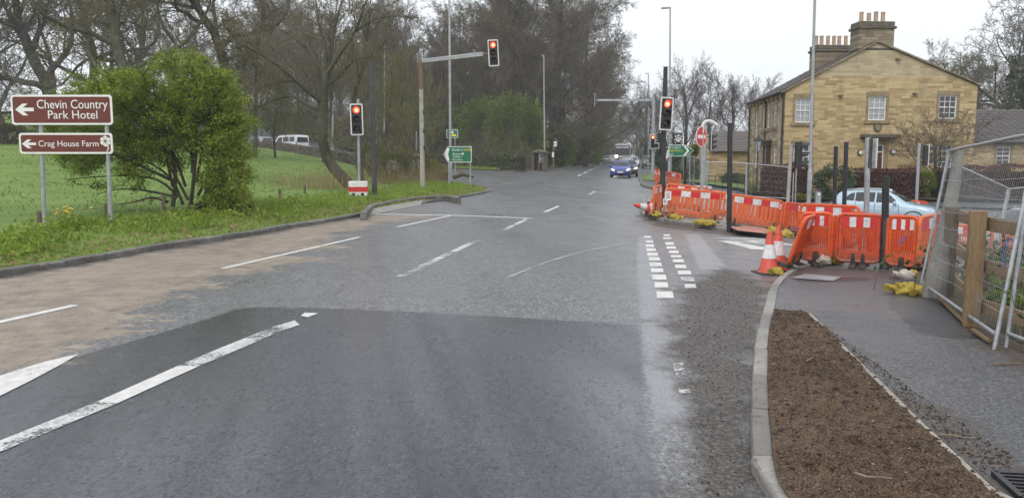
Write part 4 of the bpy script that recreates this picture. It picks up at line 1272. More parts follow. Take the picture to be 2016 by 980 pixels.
def lantern():
    q = PY(1493, 272, 41.5)
    base = on(q.x, q.y, .3)
    t = thing('lantern_post', 'black lantern with glass sides on a slim post before the house', 'lamp', base)
    h = q.z - base.z
    MB().tube([(0, 0, 0), (0, 0, h - .7)], [.05, .03], 8).build('post', IRON, t)
    fr = MB().lathe([(.10, h - .7), (.11, h - .66), (.20, h - .18), (.21, h - .15)], 6).build('lantern_glass', GLASSN, t)
    cap = MB().lathe([(.25, h - .16), (.26, h - .13), (.10, h + .02), (.05, h + .06), (.05, h + .12), (.015, h + .2)], 6).build('lantern_cap', IRON, t)
    for k in range(6):
        a = k * PI / 3
        MB().tube([(.105 * math.cos(a), .105 * math.sin(a), h - .69), (.205 * math.cos(a), .205 * math.sin(a), h - .16)], .012, 4).build('glazing_rib', IRON, t)
lantern()

def right_wing():
    B = HOUSE.location + GAB.d * GAB.len + GAB.n * .6
    E = B + GAB.d * 16
    g = Wall((B.x, B.y, HOUSE.location.z), E)
    root = thing('stone_wing', 'low sandstone wing with dark slate roof joined to the house', 'house', (B.x, B.y, HOUSE.location.z), g.ang)
    ez = g.at(1960, 279)[1]; 
    w = [g.rect(1963, 1988, 289, 325)]
    w.append((w[0][0] + 4.2, w[0][1] + 4.2, w[0][2], w[0][3]))
    add('wall', wall_mesh('wall', [(0.02, -1.2), (16, -1.2), (16, ez), (.02, ez)], [rc(r) for r in w], STONE), root)
    for r in w: sash_window(root, Matrix.Identity(4), r, 2, 2, GLASS, .14)
    gp = Wall(B + GAB.n * 4.5 + Vector((0, 0, 0)), E + GAB.n * 4.5); gp.A.z = HOUSE.location.z
    rz_ = gp.at(1960, 216)[1]
    slate_roof(root, (-.02, -.3, ez - .05), (16.2, -.3, ez - .05), (-.02, 4.5, rz_), (16.2, 4.5, rz_), 15, SLATE2, 'roof', seed=8)
    MB().quad((16, 0, -1.2), (16, 8.5, -1.2), (16, 8.5, ez), (16, 4.5, rz_ - .05), (16, 0, ez)).build('end_wall', STONE, root)
    slate_roof(root, (16.2, 9.3, ez - .05), (-.02, 9.3, ez - .05), (16.2, 4.5, rz_), (-.02, 4.5, rz_), 15, SLATE2, 'roof', seed=9)
    MB().tube([(0.1, -.36, ez - .06), (16.2, -.36, ez - .06)], .06, 8).build('gutter', IRON, root)
right_wing()
def outbuilding():
    A = PY(1401, 340, 56.0); A = on(A.x, 56.0, .2); B = PY(1480, 340, 56.0)
    g = Wall(A, B)
    root = thing('outbuilding', 'small stone outbuilding with stone slate roof left of the house', 'outbuilding', A, g.ang)
    ez = g.at(1440, 297)[1]; L = g.len + 1.2
    add('wall', wall_mesh('wall', [(0, -.6), (L, -.6), (L, ez), (0, ez)], [], STONE), root)
    g2 = Wall(A + g.n * 3.0, B + g.n * 3.0); rz_ = g2.at(1440, 258)[1]
    inset = .5
    slate_roof(root, (-.25, -.25, ez - .04), (L + .2, -.25, ez - .04), (.55, 3.0, rz_), (L + .2, 3.0, rz_), 13, SLATE, 'roof', seed=11)
    slate_roof(root, (L + .2, 6.2, ez - .04), (-.25, 6.2, ez - .04), (L + .2, 3.0, rz_), (.55, 3.0, rz_), 13, SLATE, 'roof', seed=12)
    MB().quad((0, 6, -.6), (0, 0, -.6), (0, 0, ez), (.5, 3.0, rz_ - .1), (0, 6, ez)).build('end_wall', STONE, root)
outbuilding()
# ------------------------------------------------------------------ street furniture
def fp(px, py, dz=0.0):
    """foot point on the surface there"""
    return P(px, py, dz)
def pole_top(foot, px, py):
    """top of a pole standing at foot, seen at pixel (depth of the foot)"""
    return PY(px, py, foot.y)
def signal_head(parent, M, scale=1.0, lit=True, layout='3', dark_back=False, vis=1.0, border=True):
    """three-lens signal head; local x right, -y faces the driver, z up, centre at origin"""
    w, h = .25 * scale, .62 * scale
    L = layout == 'L'
    def put(o): o.matrix_local = M; return o
    if L:
        out = [(-w, -h), (w * 2.3, -h), (w * 2.3, -h * .18), (w * .9, -h * .18), (w * .9, h), (-w, h)]
        inn = [(-w + .05, -h + .05), (w * 2.3 - .05, -h + .05), (w * 2.3 - .05, -h * .18 - .05), (w * .9 - .05, -h * .18 - .05), (w * .9 - .05, h - .05), (-w + .05, h - .05)]
    else:
        out = rrect(-w, w, -h, h, .06); inn = rrect(-w + .05, w - .05, -h + .05, h - .05, .03)
    bb = put(MB().prism(out if border else rrect(-.17 * scale, .17 * scale, -.58 * scale, .58 * scale, .04), -.01, .015).build('backing_border' if border else 'face_plate', BORDER if border else BLACK, parent))
    if border: MB().prism(inn, -.016, -.0105).build('backing_board', BLACK, bb)
    zs = [.37 * scale, 0, -.37 * scale]
    hb = MB().prism(rrect(-.15 * scale, .15 * scale, -.56 * scale, .56 * scale, .04), .016, .20 * scale)
    put(hb.build('housing', BLACK, parent, smooth=False))
    pos = [(0, z, i) for i, z in enumerate(zs)]
    if L: pos.append((.36 * scale, zs[2], 3))
    RX = Matrix.Rotation(PI / 2, 4, 'X')
    for (x, z, i) in pos:
        T = Matrix.Translation((x, -.017, z)) @ RX
        r = .125 * scale
        mat = (REDLIT if (i == 0 and lit) else (LENSGRN if (i == 2 and dark_back) else LENSOFF))
        ln = put(MB().lathe([(r, 0), (r * .9, .02), (r * .5, .032), (.001, .036)], 18, T).build('lens', mat, parent, smooth=True))
        if i == 0 and lit:
            MB().lathe([(r * .45, .034), (r * .3, .046), (.001, .05)], 14, Matrix.Translation((.01, 0, -.01)) @ T).build('glowing_core', REDCORE, ln, smooth=True)
        v = MB(); n = 14; ro = .145 * scale
        for k in range(n):
            a0 = R(-28 + 236 * k / n); a1 = R(-28 + 236 * (k + 1) / n)
            d0 = .25 * vis * scale * (.45 + .55 * max(0, math.sin((a0 + .49) / 4.12 * PI))); d1 = .25 * vis * scale * (.45 + .55 * max(0, math.sin((a1 + .49) / 4.12 * PI)))
            p = [(x + ro * math.cos(a), y, z + ro * math.sin(a)) for a, y in ((a0, -.016), (a1, -.016), (a1, -d1), (a0, -d0))]
            q = [(x + (ro - .01) * math.cos(a), y, z + (ro - .01) * math.sin(a)) for a, y in ((a0, -.016), (a1, -.016), (a1, -d1), (a0, -d0))]
            v.quad(*p); v.quad(*reversed(q)); v.quad(p[3], p[2], q[2], q[3])
        put(v.build('visor', BLACK, parent))
    return bb
def TR(x, y, z, rz=0, ry=0):
    return Matrix.Translation((x, y, z)) @ Matrix.Rotation(rz, 4, 'Z') @ Matrix.Rotation(ry, 4, 'Y')

# -- brown tourist sign on two posts
def tourist_sign():
    f1 = fp(84, 446, .22); f2 = fp(216, 451, .22)
    y = (f1.y + f2.y) / 2
    c = Vector(((f1.x + f2.x) / 2, y, 0)); c.z = field_h(c.x, c.y)
    t = thing('tourist_sign', 'two brown direction signs with white borders on twin grey posts in the verge', 'sign', c)
    def L(px, py): return PY(px, py, y) - c
    for (px0, py0, px1, py1) in ((77, 225, 84.5, 446), (206.5, 225, 216, 451)):
        a, b = L(px1, py1), L(px0, py0)
        a.y = b.y = .06
        MB().tube([a - Vector((0, 0, .2)), b], .045, 12).build('post', GREYP, t, smooth=True)
    def board(p00, p11, notch=False):
        a, b = L(*p00), L(*p11)
        x0, x1, z0, z1 = a.x, b.x, b.z, a.z
        bo = MB().prism(rrect(x0, x1, z0, z1, .07), -.012, .012).build('sign_board', SIGNWHITE, t)
        MB().prism(rrect(x0 + .045, x1 - .045, z0 + .045, z1 - .045, .05), -.016, -.0122).build('brown_face', BROWN, bo)
        return bo
    def arrow(bo, px0, px1, py, hh):
        a, b = L(px0, py), L(px1, py); z = a.z; x0, x1 = a.x, b.x; w = (x1 - x0)
        MB().prism([(x0, z), (x0 + w * .40, z + hh), (x0 + w * .68, z + hh), (x0 + w * .42, z + hh * .30), (x1, z + hh * .30), (x1, z - hh * .30), (x0 + w * .42, z - hh * .30), (x0 + w * .68, z - hh), (x0 + w * .40, z - hh)], -.020, -.0165).build('arrow', SIGNWHITE, bo)
    def fit(bo, s, px0, px1, pyb, cap_px):
        a, b = L(px0, pyb), L(px1, pyb)
        o = lettering(s, 1.0, SIGNWHITE, bo, a.x, -.019, a.z)
        me = o.data; xs = [v.co.x for v in me.vertices]; ys = [v.co.y for v in me.vertices]
        sx = (b.x - a.x) / (max(xs) - min(xs)); cap = cap_px / FPX * y; 
        sz = cap / .70
        o.scale = (sx, sz, 1); o.location.x = a.x - min(xs) * sx
        return o
    b1 = board((20.5, 187), (223, 246))
    arrow(b1, 31, 67.5, 216, .135)
    fit(b1, 'Chevin Country', 74, 213, 214, 17)
    fit(b1, 'Park Hotel', 96, 193, 234, 16)
    b2 = board((37, 262), (223, 303))
    arrow(b2, 44, 72, 283.5, .10)
    fit(b2, 'Crag House Farm', 77, 195, 288.5, 11.5)
    q = L(208, 278)
    for k in range(6):
        a = k * PI / 3 + .5
        MB().lathe([(.052, -.002), (.05, .004)], 10, Matrix.Translation((q.x + .075 * math.cos(a), -.017, q.z + .075 * math.sin(a))) @ Matrix.Rotation(PI / 2, 4, 'X')).build('flower_petal', SIGNWHITE, b2)
    MB().lathe([(.03, 0), (.028, .008)], 10, Matrix.Translation((q.x, -.018, q.z)) @ Matrix.Rotation(PI / 2, 4, 'X')).build('flower_centre', BROWN, b2)
    s1, s2 = L(212, 286), L(211.5, 299)
    MB().tube([(s1.x, -.018, s1.z), (s1.x + .03, -.018, (s1.z + s2.z) / 2), (s2.x, -.018, s2.z)], .014, 5).build('flower_stem', SIGNWHITE, b2)
tourist_sign()

def sign_plate(parent, pts, inset, face, y=0.0, cent=None):
    """board with white edge and coloured face; pts polygon in x,z"""
    bo = MB().prism(pts, y - .012, y + .012).build('sign_board', SIGNWHITE, parent)
    cx = sum(p[0] for p in pts) / len(pts); cz = sum(p[1] for p in pts) / len(pts)
    w = max(p[0] for p in pts) - min(p[0] for p in pts); h = max(p[1] for p in pts) - min(p[1] for p in pts)
    mx = (max(p[0] for p in pts) + min(p[0] for p in pts)) / 2; mz = (max(p[1] for p in pts) + min(p[1] for p in pts)) / 2
    ip = [(mx + (p[0] - mx) * (1 - 2 * inset / w), mz + (p[1] - mz) * (1 - 2 * inset / h)) for p in pts]
    MB().prism(ip, y - .017, y - .0125).build('sign_face', face, bo)
    return bo
def fit_text(bo, s, x0, x1, zb, cap, mat, y=-.02):
    o = lettering(s, 1.0, mat, bo, x0, y, zb)
    xs = [v.co.x for v in o.data.vertices]
    sx = (x1 - x0) / (max(xs) - min(xs)); o.scale = (sx, cap / .70, 1); o.location.x = x0 - min(xs) * sx
    return o
def bradford_sign():
    f1, f2 = fp(884, 352, .2), fp(925.5, 356, .2)
    y = 41.0
    c = on(PY(905, 330, y).x, y, .2)
    t = thing('direction_sign', 'green left pointing direction sign on two posts at the verge tip', 'sign', c)
    L = lambda a, b: PY(a, b, y) - c
    for (a, top) in ((883, 289), (925.5, 287)):
        p = L(a, top); MB().tube([(p.x, .06, -.25), (p.x, .06, p.z)], .045, 10).build('post', GALV, t, smooth=True)
    A, B = L(872.5, 288.5), L(928.5, 320); xm = L(882, 300).x
    pts = [(A.x, (A.z + B.z) / 2), (xm, B.z), (B.x, B.z), (B.x, A.z), (xm, A.z)]
    bo = sign_plate(t, pts, .035, SIGNGREEN)
    h = A.z - B.z; zc = (A.z + B.z) / 2
    ch = L(877, 300).x; c2 = L(884.5, 300).x; w = .14
    MB().prism([(ch - .03, zc), (c2 - w + .02, B.z + .09), (c2 + .02, B.z + .09), (ch + w, zc), (c2 + .02, A.z - .09), (c2 - w + .02, A.z - .09)], -.022, -.0175).build('chevron', SIGNWHITE, bo)
    fit_text(bo, 'Bradford', L(888, 0).x, L(909.5, 0).x, L(0, 297.3).z, .125, SIGNWHITE)
    fit_text(bo, 'A658', L(911.5, 0).x, L(925.3, 0).x, L(0, 297.3).z, .125, SIGNYEL)
    fit_text(bo, 'Airport', L(888.5, 0).x, L(905.5, 0).x, L(0, 305).z, .12, SIGNWHITE)
    fit_text(bo, 'Yeadon', L(888.5, 0).x, L(906, 0).x, L(0, 310.5).z, .12, SIGNWHITE)
    fit_text(bo, 'Rawdon', L(888.5, 0).x, L(908, 0).x, L(0, 316.5).z, .12, SIGNWHITE)
    q = L(910.5, 302.8)
    MB().prism([(q.x - .10, q.z + .015), (q.x - .02, q.z + .02), (q.x + .02, q.z + .09), (q.x + .045, q.z + .09), (q.x + .03, q.z + .02), (q.x + .09, q.z + .015), (q.x + .09, q.z - .015), (q.x + .03, q.z - .02), (q.x + .045, q.z - .09), (q.x + .02, q.z - .09), (q.x - .02, q.z - .02), (q.x - .10, q.z - .015)], -.022, -.0175).build('plane_symbol', SIGNWHITE, bo)
    # small sign further back
    y2 = 62.0; c2_ = on(PY(893, 330, y2).x, y2, .2)
    t2 = thing('direction_sign', 'small green right pointing sign on a single post behind the lamp column', 'sign', c2_)
    L2 = lambda a, b: PY(a, b, y2) - c2_
    p = L2(895.5, 256); MB().tube([(p.x, .06, -.2), (p.x, .06, p.z)], .04, 8).build('post', GALV, t2, smooth=True)
    A, B = L2(879, 255.5), L2(902, 271.5); xm = L2(899, 0).x
    bo = sign_plate(t2, [(A.x, B.z), (xm, B.z), (B.x, (A.z + B.z) / 2), (xm, A.z), (A.x, A.z)], .035, SIGNGREEN)
    a, b = L2(888, 258.5), L2(893, 263)
    MB().box(a.x, b.x, -.022, -.0175, b.z, a.z).build('white_symbol', SIGNWHITE, bo)
    a, b = L2(889, 264.5), L2(898, 268.5)
    MB().box(a.x, b.x, -.022, -.0175, b.z, a.z).build('yellow_panel', SIGNYEL, bo)
bradford_sign()
def harrogate_sign():
    y = 50.0; c = on(PY(1336, 345, y).x, y, .11)
    t = thing('direction_sign', 'green right pointing direction sign on two posts before the metal fence', 'sign', c)
    L = lambda a, b: PY(a, b, y) - c
    for a in (1322, 1359.5): p = L(a, 290); MB().tube([(p.x, .06, -.2), (p.x, .06, p.z)], .045, 8).build('post', GALV, t, smooth=True)
    A, B = L(1316.5, 285.5), L(1366.5, 308); xm = L(1357, 0).x
    bo = sign_plate(t, [(A.x, B.z), (xm, B.z), (B.x, (A.z + B.z) / 2), (xm, A.z), (A.x, A.z)], .035, SIGNGREEN)
    zc = (A.z + B.z) / 2; e = L(1364.5, 0).x; s = L(1356, 0).x
    MB().prism([(e, zc), (s + .02, A.z - .07), (s - .12, A.z - .07), (e - .14, zc), (s - .12, B.z + .07), (s + .02, B.z + .07)], -.022, -.0175).build('chevron', SIGNWHITE, bo)
    fit_text(bo, 'Harrogate', L(1318.8, 0).x, L(1347, 0).x, L(0, 292).z, .12, SIGNWHITE)
    fit_text(bo, 'A658 (A61)', L(1318.8, 0).x, L(1351, 0).x, L(0, 298.3).z, .12, SIGNYEL)
    fit_text(bo, 'Pool', L(1318.8, 0).x, L(1331.5, 0).x, L(0, 305).z, .12, SIGNWHITE)
harrogate_sign()

# -- signal on striped concrete block
def block(parent, w, h, y0=0.0, holes=True):
    o = MB().box(-w / 2, w / 2, -w / 2, w / 2, y0, y0 + h).build('concrete_block', WHITEP, parent, bevel=.02)
    e = .006
    MB().box(-w / 2 - e, w / 2 + e, -w / 2 - e, w / 2 + e, y0 + h * .34, y0 + h * .66).build('red_band', REDP, o)
    if holes:
        for s in (-1, 1):
            M = Matrix.Translation((s * w * .24, -w / 2 - .003, y0 + h * .18)) @ Matrix.Rotation(PI / 2, 4, 'X')
            MB().lathe([(.07, 0), (.07, .012)], 12, M).build('lifting_hole', DARKIN, o)
    return o
def temp_signal():
    f = fp(706, 388, .22)
    t = thing('traffic_signal', 'temporary red traffic light standing in a red and white concrete block', 'traffic light', f, R(8))
    y = f.y; k = y / FPX
    w = 36 * k; h = (388 - 357) * k
    block(t, w, h, .0)
    top = PY(711, 195, y).z - f.z
    MB().tube([(.03, .05, h - .1), (.06, .05, top)], .055, 12).build('post', GALV, t, smooth=True)
    hz = PY(705, 236, y).z - f.z
    sc = (266.5 - 206) * k / 1.24
    signal_head(t, TR(.0, -.16, hz, 0, R(-1)), sc)
    MB().box(-.04, .10, -.15, .06, hz + .25, hz + .32).build('bracket', GALV, t)
    MB().box(-.04, .10, -.15, .06, hz - .32, hz - .25).build('bracket', GALV, t)
temp_signal()
def mast_signal():
    f = fp(832, 371, .22); y = f.y; k = y / FPX
    t = thing('traffic_signal', 'gantry traffic light with rusty mast and arm over the left lane showing red', 'traffic light', f)
    top = PY(827, 118, y) - f; mid = PY(829, 176, y) - f
    MB().tube([(0, 0, -.2), (0, 0, 1.0), mid], [.13, .12, .105], 14).build('mast', BEIGEP, t, smooth=True)
    MB().tube([mid, top], [.112, .105], 14).build('rusty_sleeve', RUST, t, smooth=True)
    e = PY(958, 105.5, y) - f
    a0 = Vector((top.x - .05, 0, top.z - .08)); a1 = Vector((e.x, -.05, e.z - .02))
    MB().beam(a0, a0.lerp(a1, .95), .10, .20).build('arm', GALV, t, bevel=.02)
    MB().beam(a0 + Vector((.1, -.055, .03)), a0.lerp(a1, .94) + Vector((0, -.055, .03)), .02, .03).build('arm_rib', BEIGEP, t)
    MB().tube([a0.lerp(a1, .94), a1 + Vector((.1, 0, 0))], .05, 8).build('arm_stub', RUST, t)
    h = PY(971.5, 105.5, y) - f
    signal_head(t, TR(h.x, -.14, h.z, 0, R(-3)), 50 * k / 1.24)
    for z in (1.9, 2.7, 3.6): MB().box(.06, .15, -.08, .04, z, z + .2).build('mast_box', BLACK, t, bevel=.01)
mast_signal()
def simple_pole(name, label, foot_px, top_px, r, mat, dz=.12, r2=None, group=None, sleeve=None, lean=None, extra_y=None):
    f = fp(*foot_px, dz) if extra_y is None else on(PY(foot_px[0], foot_px[1], extra_y).x, extra_y, dz)
    tp = PY(top_px[0], top_px[1], f.y) - f
    if sleeve is None:
        o = MB().tube([(0, 0, -.25), tp], [r, r2 or r], 14).build(name, mat, None, f, smooth=True)
        return tag(o, label, 'pole', group)
    t = thing(name, label, 'pole', f, group=group)
    MB().tube([(0, 0, -.25), tp], [r, r2 or r], 14).build('shaft', mat, t, smooth=True)
    MB().lathe([(sleeve[0], -.25), (sleeve[0], sleeve[1] - .05), (r * 1.05, sleeve[1])], 14).build('base_sleeve', mat, t, smooth=True)
    return t
simple_pole('signal_pole', 'dark grey pole leaning slightly in the verge beside the concrete block', (738, 387), (732, 121), .10, DGREYP, .22)
simple_pole('signal_pole', 'thick black pole with base sleeve before the near orange barriers', (1742, 530), (1744, 347), .062, BLACKP, .11, sleeve=(.10, .95))
simple_pole('signal_pole', 'tall black pole in the middle of the barrier ring beside the no entry post', (1436, 449), (1437.5, 242), .075, BLACKP, .11)
simple_pole('signal_pole', 'shorter slim black pole left of its taller twin by the pale blue car', (1643, 428), (1646, 288), .06, BLACKP, .0, extra_y=22.5)
simple_pole('signal_pole', 'taller slim black pole right of its twin by the pale blue car', (1662, 430), (1666.5, 279.5), .065, BLACKP, .0, extra_y=23.0)
simple_pole('signal_pole', 'thin black pole standing in front of the right pointing green sign', (1348, 368), (1350, 264), .09, BLACKP, .11)
def lamp_post(name, label, foot, top, r0, r1, mat, dz=.12, arm=None, extra_y=None, base=True, group=None):
    f = fp(*foot, dz) if extra_y is None else on(PY(foot[0], foot[1], extra_y).x, extra_y, dz)
    tp = PY(top[0], top[1], f.y) - f
    t = thing(name, label, 'lamp post', f, group=group)
    MB().tube([(0, 0, 1.6), tp], [r0 * .72, r1], 12).build('column', mat, t, smooth=True)
    MB().lathe([(r0 * 1.05, -.25), (r0, 0), (r0, 1.55), (r0 * .72, 1.65)], 12).build('base', mat, t, smooth=True)
    MB().box(-r0 * .5, r0 * .5, -r0 - .006, -r0 + .02, .4, 1.1).build('access_door', mat, t)
    if arm:
        e = PY(arm[0], arm[1], f.y) - f
        MB().tube([tp - Vector((0, 0, .15)), tp + Vector((0, 0, .05)), tp.lerp(e, .2)], r1, 8).build('arm', mat, t, smooth=True)
        d = (e - tp); 
        MB().beam(tp.lerp(e, .15), e, .22, .09).build('lantern', GREYP, t, bevel=.02)
    return t
lamp_post('lamp_post', 'tall grey lamp column rising from the grass verge tip', (887, 354), (884, -70), .125, .06, GALV, .22, arm=(940, -74))
lamp_post('lamp_post', 'tall grey lamp column with flat lantern behind the tall black signal pole', (1317, 366), (1319.5, 16), .11, .05, GALV, .11, arm=(1302, 16.5))
lamp_post('lamp_post', 'tall grey lamp column in front of the house hedge', (1592, 402), (1605.5, -50), .12, .065, GREYP, .11, arm=(1560, -54), extra_y=39.6)
lamp_post('lamp_post', 'slim lamp column beside the stone bus shelter', (1072, 333), (1070.5, 110), .12, .06, GREYP, .1, arm=(1066, 110), extra_y=83)
lamp_post('lamp_post', 'far slim lamp column behind the far gantry signal', (1276, 325), (1276.5, 145), .12, .06, GREYP, .1, arm=(1270, 145), extra_y=105)
lamp_post('lamp_post', 'pale far lamp column half hidden in the bare wood', (757, 300), (757, 88), .13, .07, GALV, .3, arm=(750, 88), extra_y=92)
lamp_post('lamp_post', 'grey column beside the left road near the white van', (655, 308), (655.5, 225), .12, .08, GALV, .15, extra_y=80)
# -- tall temporary signal on black pole
def tall_signal():
    f = fp(1303, 408, .11); y = f.y; k = y / FPX
    t = thing('traffic_signal', 'red traffic light on the tallest black pole inside the barrier ring', 'traffic light', f)
    tp = PY(1310.5, 132, y) - f
    MB().tube([(0, 0, -.2), tp], [.105, .085], 14).build('pole', BLACKP, t, smooth=True)
    MB().tube([(0, 0, -.2), (0, 0, 1.0)], .13, 14).build('base_sleeve', BLACKP, t, smooth=True)
    h = PY(1309.5, 225, y) - f
    signal_head(t, TR(h.x, -.24, h.z, R(6), R(2.5)), 63 * k / 1.24)
    for s in (.28, -.28): MB().box(h.x - .05, h.x + .05, -.24, .05, h.z + s - .03, h.z + s + .03).build('bracket', BLACK, t)
tall_signal()
def far_gantry():
    f = fp(1285, 346, .11); y = 60.0
    f = on(PY(1285, 346, y).x, y, .11); k = y / FPX
    t = thing('traffic_signal', 'far gantry traffic light with angled head showing red beside the queue of cars', 'traffic light', f)
    tp = PY(1287, 196, y) - f
    MB().tube([(0, 0, -.2), (0, 0, 2.0), tp], [.14, .13, .12], 12).build('mast', GREYP, t, smooth=True)
    e = PY(1172, 197.5, y) - f
    MB().beam((tp.x + .1, 0, tp.z - .05), (e.x, 0, e.z), .12, .16).build('arm', GALV, t)
    signal_head(t, TR(e.x - .05, 0, e.z, R(88)), 27 * k / 1.24, lit=False)
    h = PY(1284, 279, y) - f
    signal_head(t, TR(h.x - .02, -.3, h.z), 27.5 * k / 1.24, layout='L')
    MB().box(h.x - .05, h.x + .05, -.3, .05, h.z - .05, h.z + .05).build('bracket', BLACK, t)
    b = PY(1303, 276, y) - f
    MB().box(b.x - .28, b.x + .28, .3, .45, b.z - .45, b.z + .55).build('sign_back', BLACK, t, bevel=.02)
    MB().box(tp.x, b.x, .3, .34, b.z - .05, b.z + .05).build('bracket', GALV, t)
far_gantry()
def side_signal(label, foot, top, r, hc, hpx, rz, mat, dz=0.0, extra_y=None, blockbase=False, off=.3, border=True, green=False, brk=True):
    f = fp(*foot, dz) if extra_y is None else on(PY(foot[0], foot[1], extra_y).x, extra_y, dz)
    y = f.y; k = y / FPX
    t = thing('traffic_signal', label, 'traffic light', f)
    tp = PY(*top, y) - f
    MB().tube([(0, 0, -.25), tp], r, 12).build('post', mat, t, smooth=True)
    MB().lathe([(r * .6, 0), (r * .6, .05), (r * .2, .09)], 8, Matrix.Translation(tp)).build('post_cap', RUST, t)
    h = PY(*hc, y) - f
    sc = hpx * k / 1.24 * (1.0 if border else 1.12)
    signal_head(t, TR(h.x, 0, h.z, rz), sc, lit=False, dark_back=green, vis=1.5, border=border)
    for s in (.36, -.36):
        px_ = tp.x * (h.z + s * sc) / max(.1, tp.z)
        MB().beam((px_, 0, h.z + s * sc), (h.x, 0, h.z + s * sc), .05, .05, Vector((0, 1, 0))).build('bracket', BLACK, t)
    if blockbase: block(t, .75, .5, 0, False)
    return t
side_signal('unlit grey signal seen sideways beyond the no entry sign, on a striped block', (1385, 372), (1389.5, 258), .07, (1402, 280), 35, R(62), GREYP, .11, blockbase=True, green=True, extra_y=43)
side_signal('unlit black signal on a leaning beige post before the brown hedge', (1549, 410), (1558, 283), .07, (1576, 306), 52, R(84), BEIGEP, .0, extra_y=30.0, border=False)
side_signal('unlit black signal with white edge on the grey post right of the pale blue car', (1804, 400), (1810, 282), .075, (1826, 306), 43, R(80), GREYP, .11, extra_y=38.6)
def edge_sign():
    y = 25.0; f = on(PY(1708, 425, y).x, y, 0)
    t = thing('sign_post', 'galvanised post with a sign plate turned edge on near the pale blue car', 'sign', f)
    tp = PY(1709, 271, y) - f
    MB().tube([(0, 0, -.3), tp], .115 * .75, 12).build('post', GALV, t, smooth=True)
    a, b = PY(1709, 273, y) - f, PY(1709, 331, y) - f
    MB().tube([(-.05, -.03, b.z), (-.05, -.03, a.z)], .085, 12).build('dark_wrap', DGREYP, t, smooth=True)
    M = Matrix.Translation((.12, 0, (a.z + b.z) / 2)) @ Matrix.Rotation(R(80), 4, 'Z')
    h = (a.z - b.z) / 2
    p = MB().box(-.3, .3, -.015, .015, -h, h).build('sign_plate', BORDER, t, bevel=.01); p.matrix_local = M
    for s in (.6, -.6):
        c = MB().lathe([(.10, -.03), (.10, .03)], 12, Matrix.Translation((0, 0, (a.z + b.z) / 2 + s * h))).build('clamp', GALV, t)
edge_sign()
def no_entry():
    y = 26.5; f = on(PY(1380, 428, y).x, y, .11)
    t = thing('no_entry_sign', 'round red no entry sign on a grey post with a swan neck lamp', 'sign', f)
    k = y / FPX
    n0 = PY(1383, 262, y) - f
    MB().tube([(0, 0, -.2), (0, 0, 1.0), (n0.x, 0, n0.z)], [.06, .058, .045], 12).build('post', GALV, t, smooth=True)
    pts = [PY(a, b, y) - f for a, b in [(1383, 262), (1383, 250), (1386.5, 242), (1394, 238.5), (1402, 240), (1412, 247)]]
    MB().tube(spline(pts, 4), .055, 10).build('swan_neck_lamp', BORDER, t, smooth=True)
    c = PY(1379.5, 269.5, y) - f
    M = Matrix.Translation((c.x, -.09, c.z)) @ Matrix.Rotation(R(46), 4, 'Z') @ Matrix.Rotation(PI / 2, 4, 'X')
    rr = 20 * k
    d = MB().lathe([(rr, -.008), (rr, .008)], 28, M).build('sign_disc', SIGNWHITE, t)
    MB().lathe([(rr * .93, .0085), (rr * .93, .012)], 28, M).build('red_face', REFRED, d)
    b = MB().box(-rr * .72, rr * .72, -.016, -.0125, -rr * .17, rr * .17).build('white_bar', SIGNWHITE, d)
    b.matrix_local = Matrix.Translation((c.x, -.09, c.z)) @ Matrix.Rotation(R(46), 4, 'Z')
no_entry()
# -- pub sign, bus stop, shelter, bollard
def pub_sign():
    y = 56.0; f = on(PY(1336, 340, y).x, y, .11); k = y / FPX
    t = thing('hanging_sign', 'black hanging sign with a white crest on a post behind the green sign', 'sign', f)
    c = PY(1335.5, 274, y) - f; w, h = 8.5 * k, 11 * k
    MB().tube([(c.x - w - .06, 0, -.2), (c.x - w - .06, 0, c.z + h + .1)], .06, 8).build('post', BLACK, t)
    bo = MB().prism(rrect(c.x - w, c.x + w, c.z - h, c.z + h, .08), -.03, .03).build('sign_board', BLACK, t)
    MB().prism([(c.x - .18, c.z + .1), (c.x - .18, c.z - .08), (c.x, c.z - .24), (c.x + .18, c.z - .08), (c.x + .18, c.z + .1)], -.04, -.031).build('crest_shield', SIGNWHITE, bo)
    for dx, dz, s in ((-.2, .2, .06), (0, .24, .08), (.2, .2, .06), (-.26, -.05, .05), (.26, -.05, .05), (-.22, -.25, .05), (.22, -.25, .05)):
        MB().lathe([(s, 0), (s, .01)], 8, Matrix.Translation((c.x + dx, -.031, c.z + dz)) @ Matrix.Rotation(PI / 2, 4, 'X')).build('crest_mark', SIGNWHITE, bo)
    MB().box(c.x - .12, c.x + .12, -.045, -.041, c.z - .04, c.z + .02).build('crest_bar', BLACK, bo)
    MB().beam((c.x - w - .06, 0, c.z + h + .05), (c.x + w, 0, c.z + h + .05), .05, .05).build('arm', BLACK, t)
pub_sign()
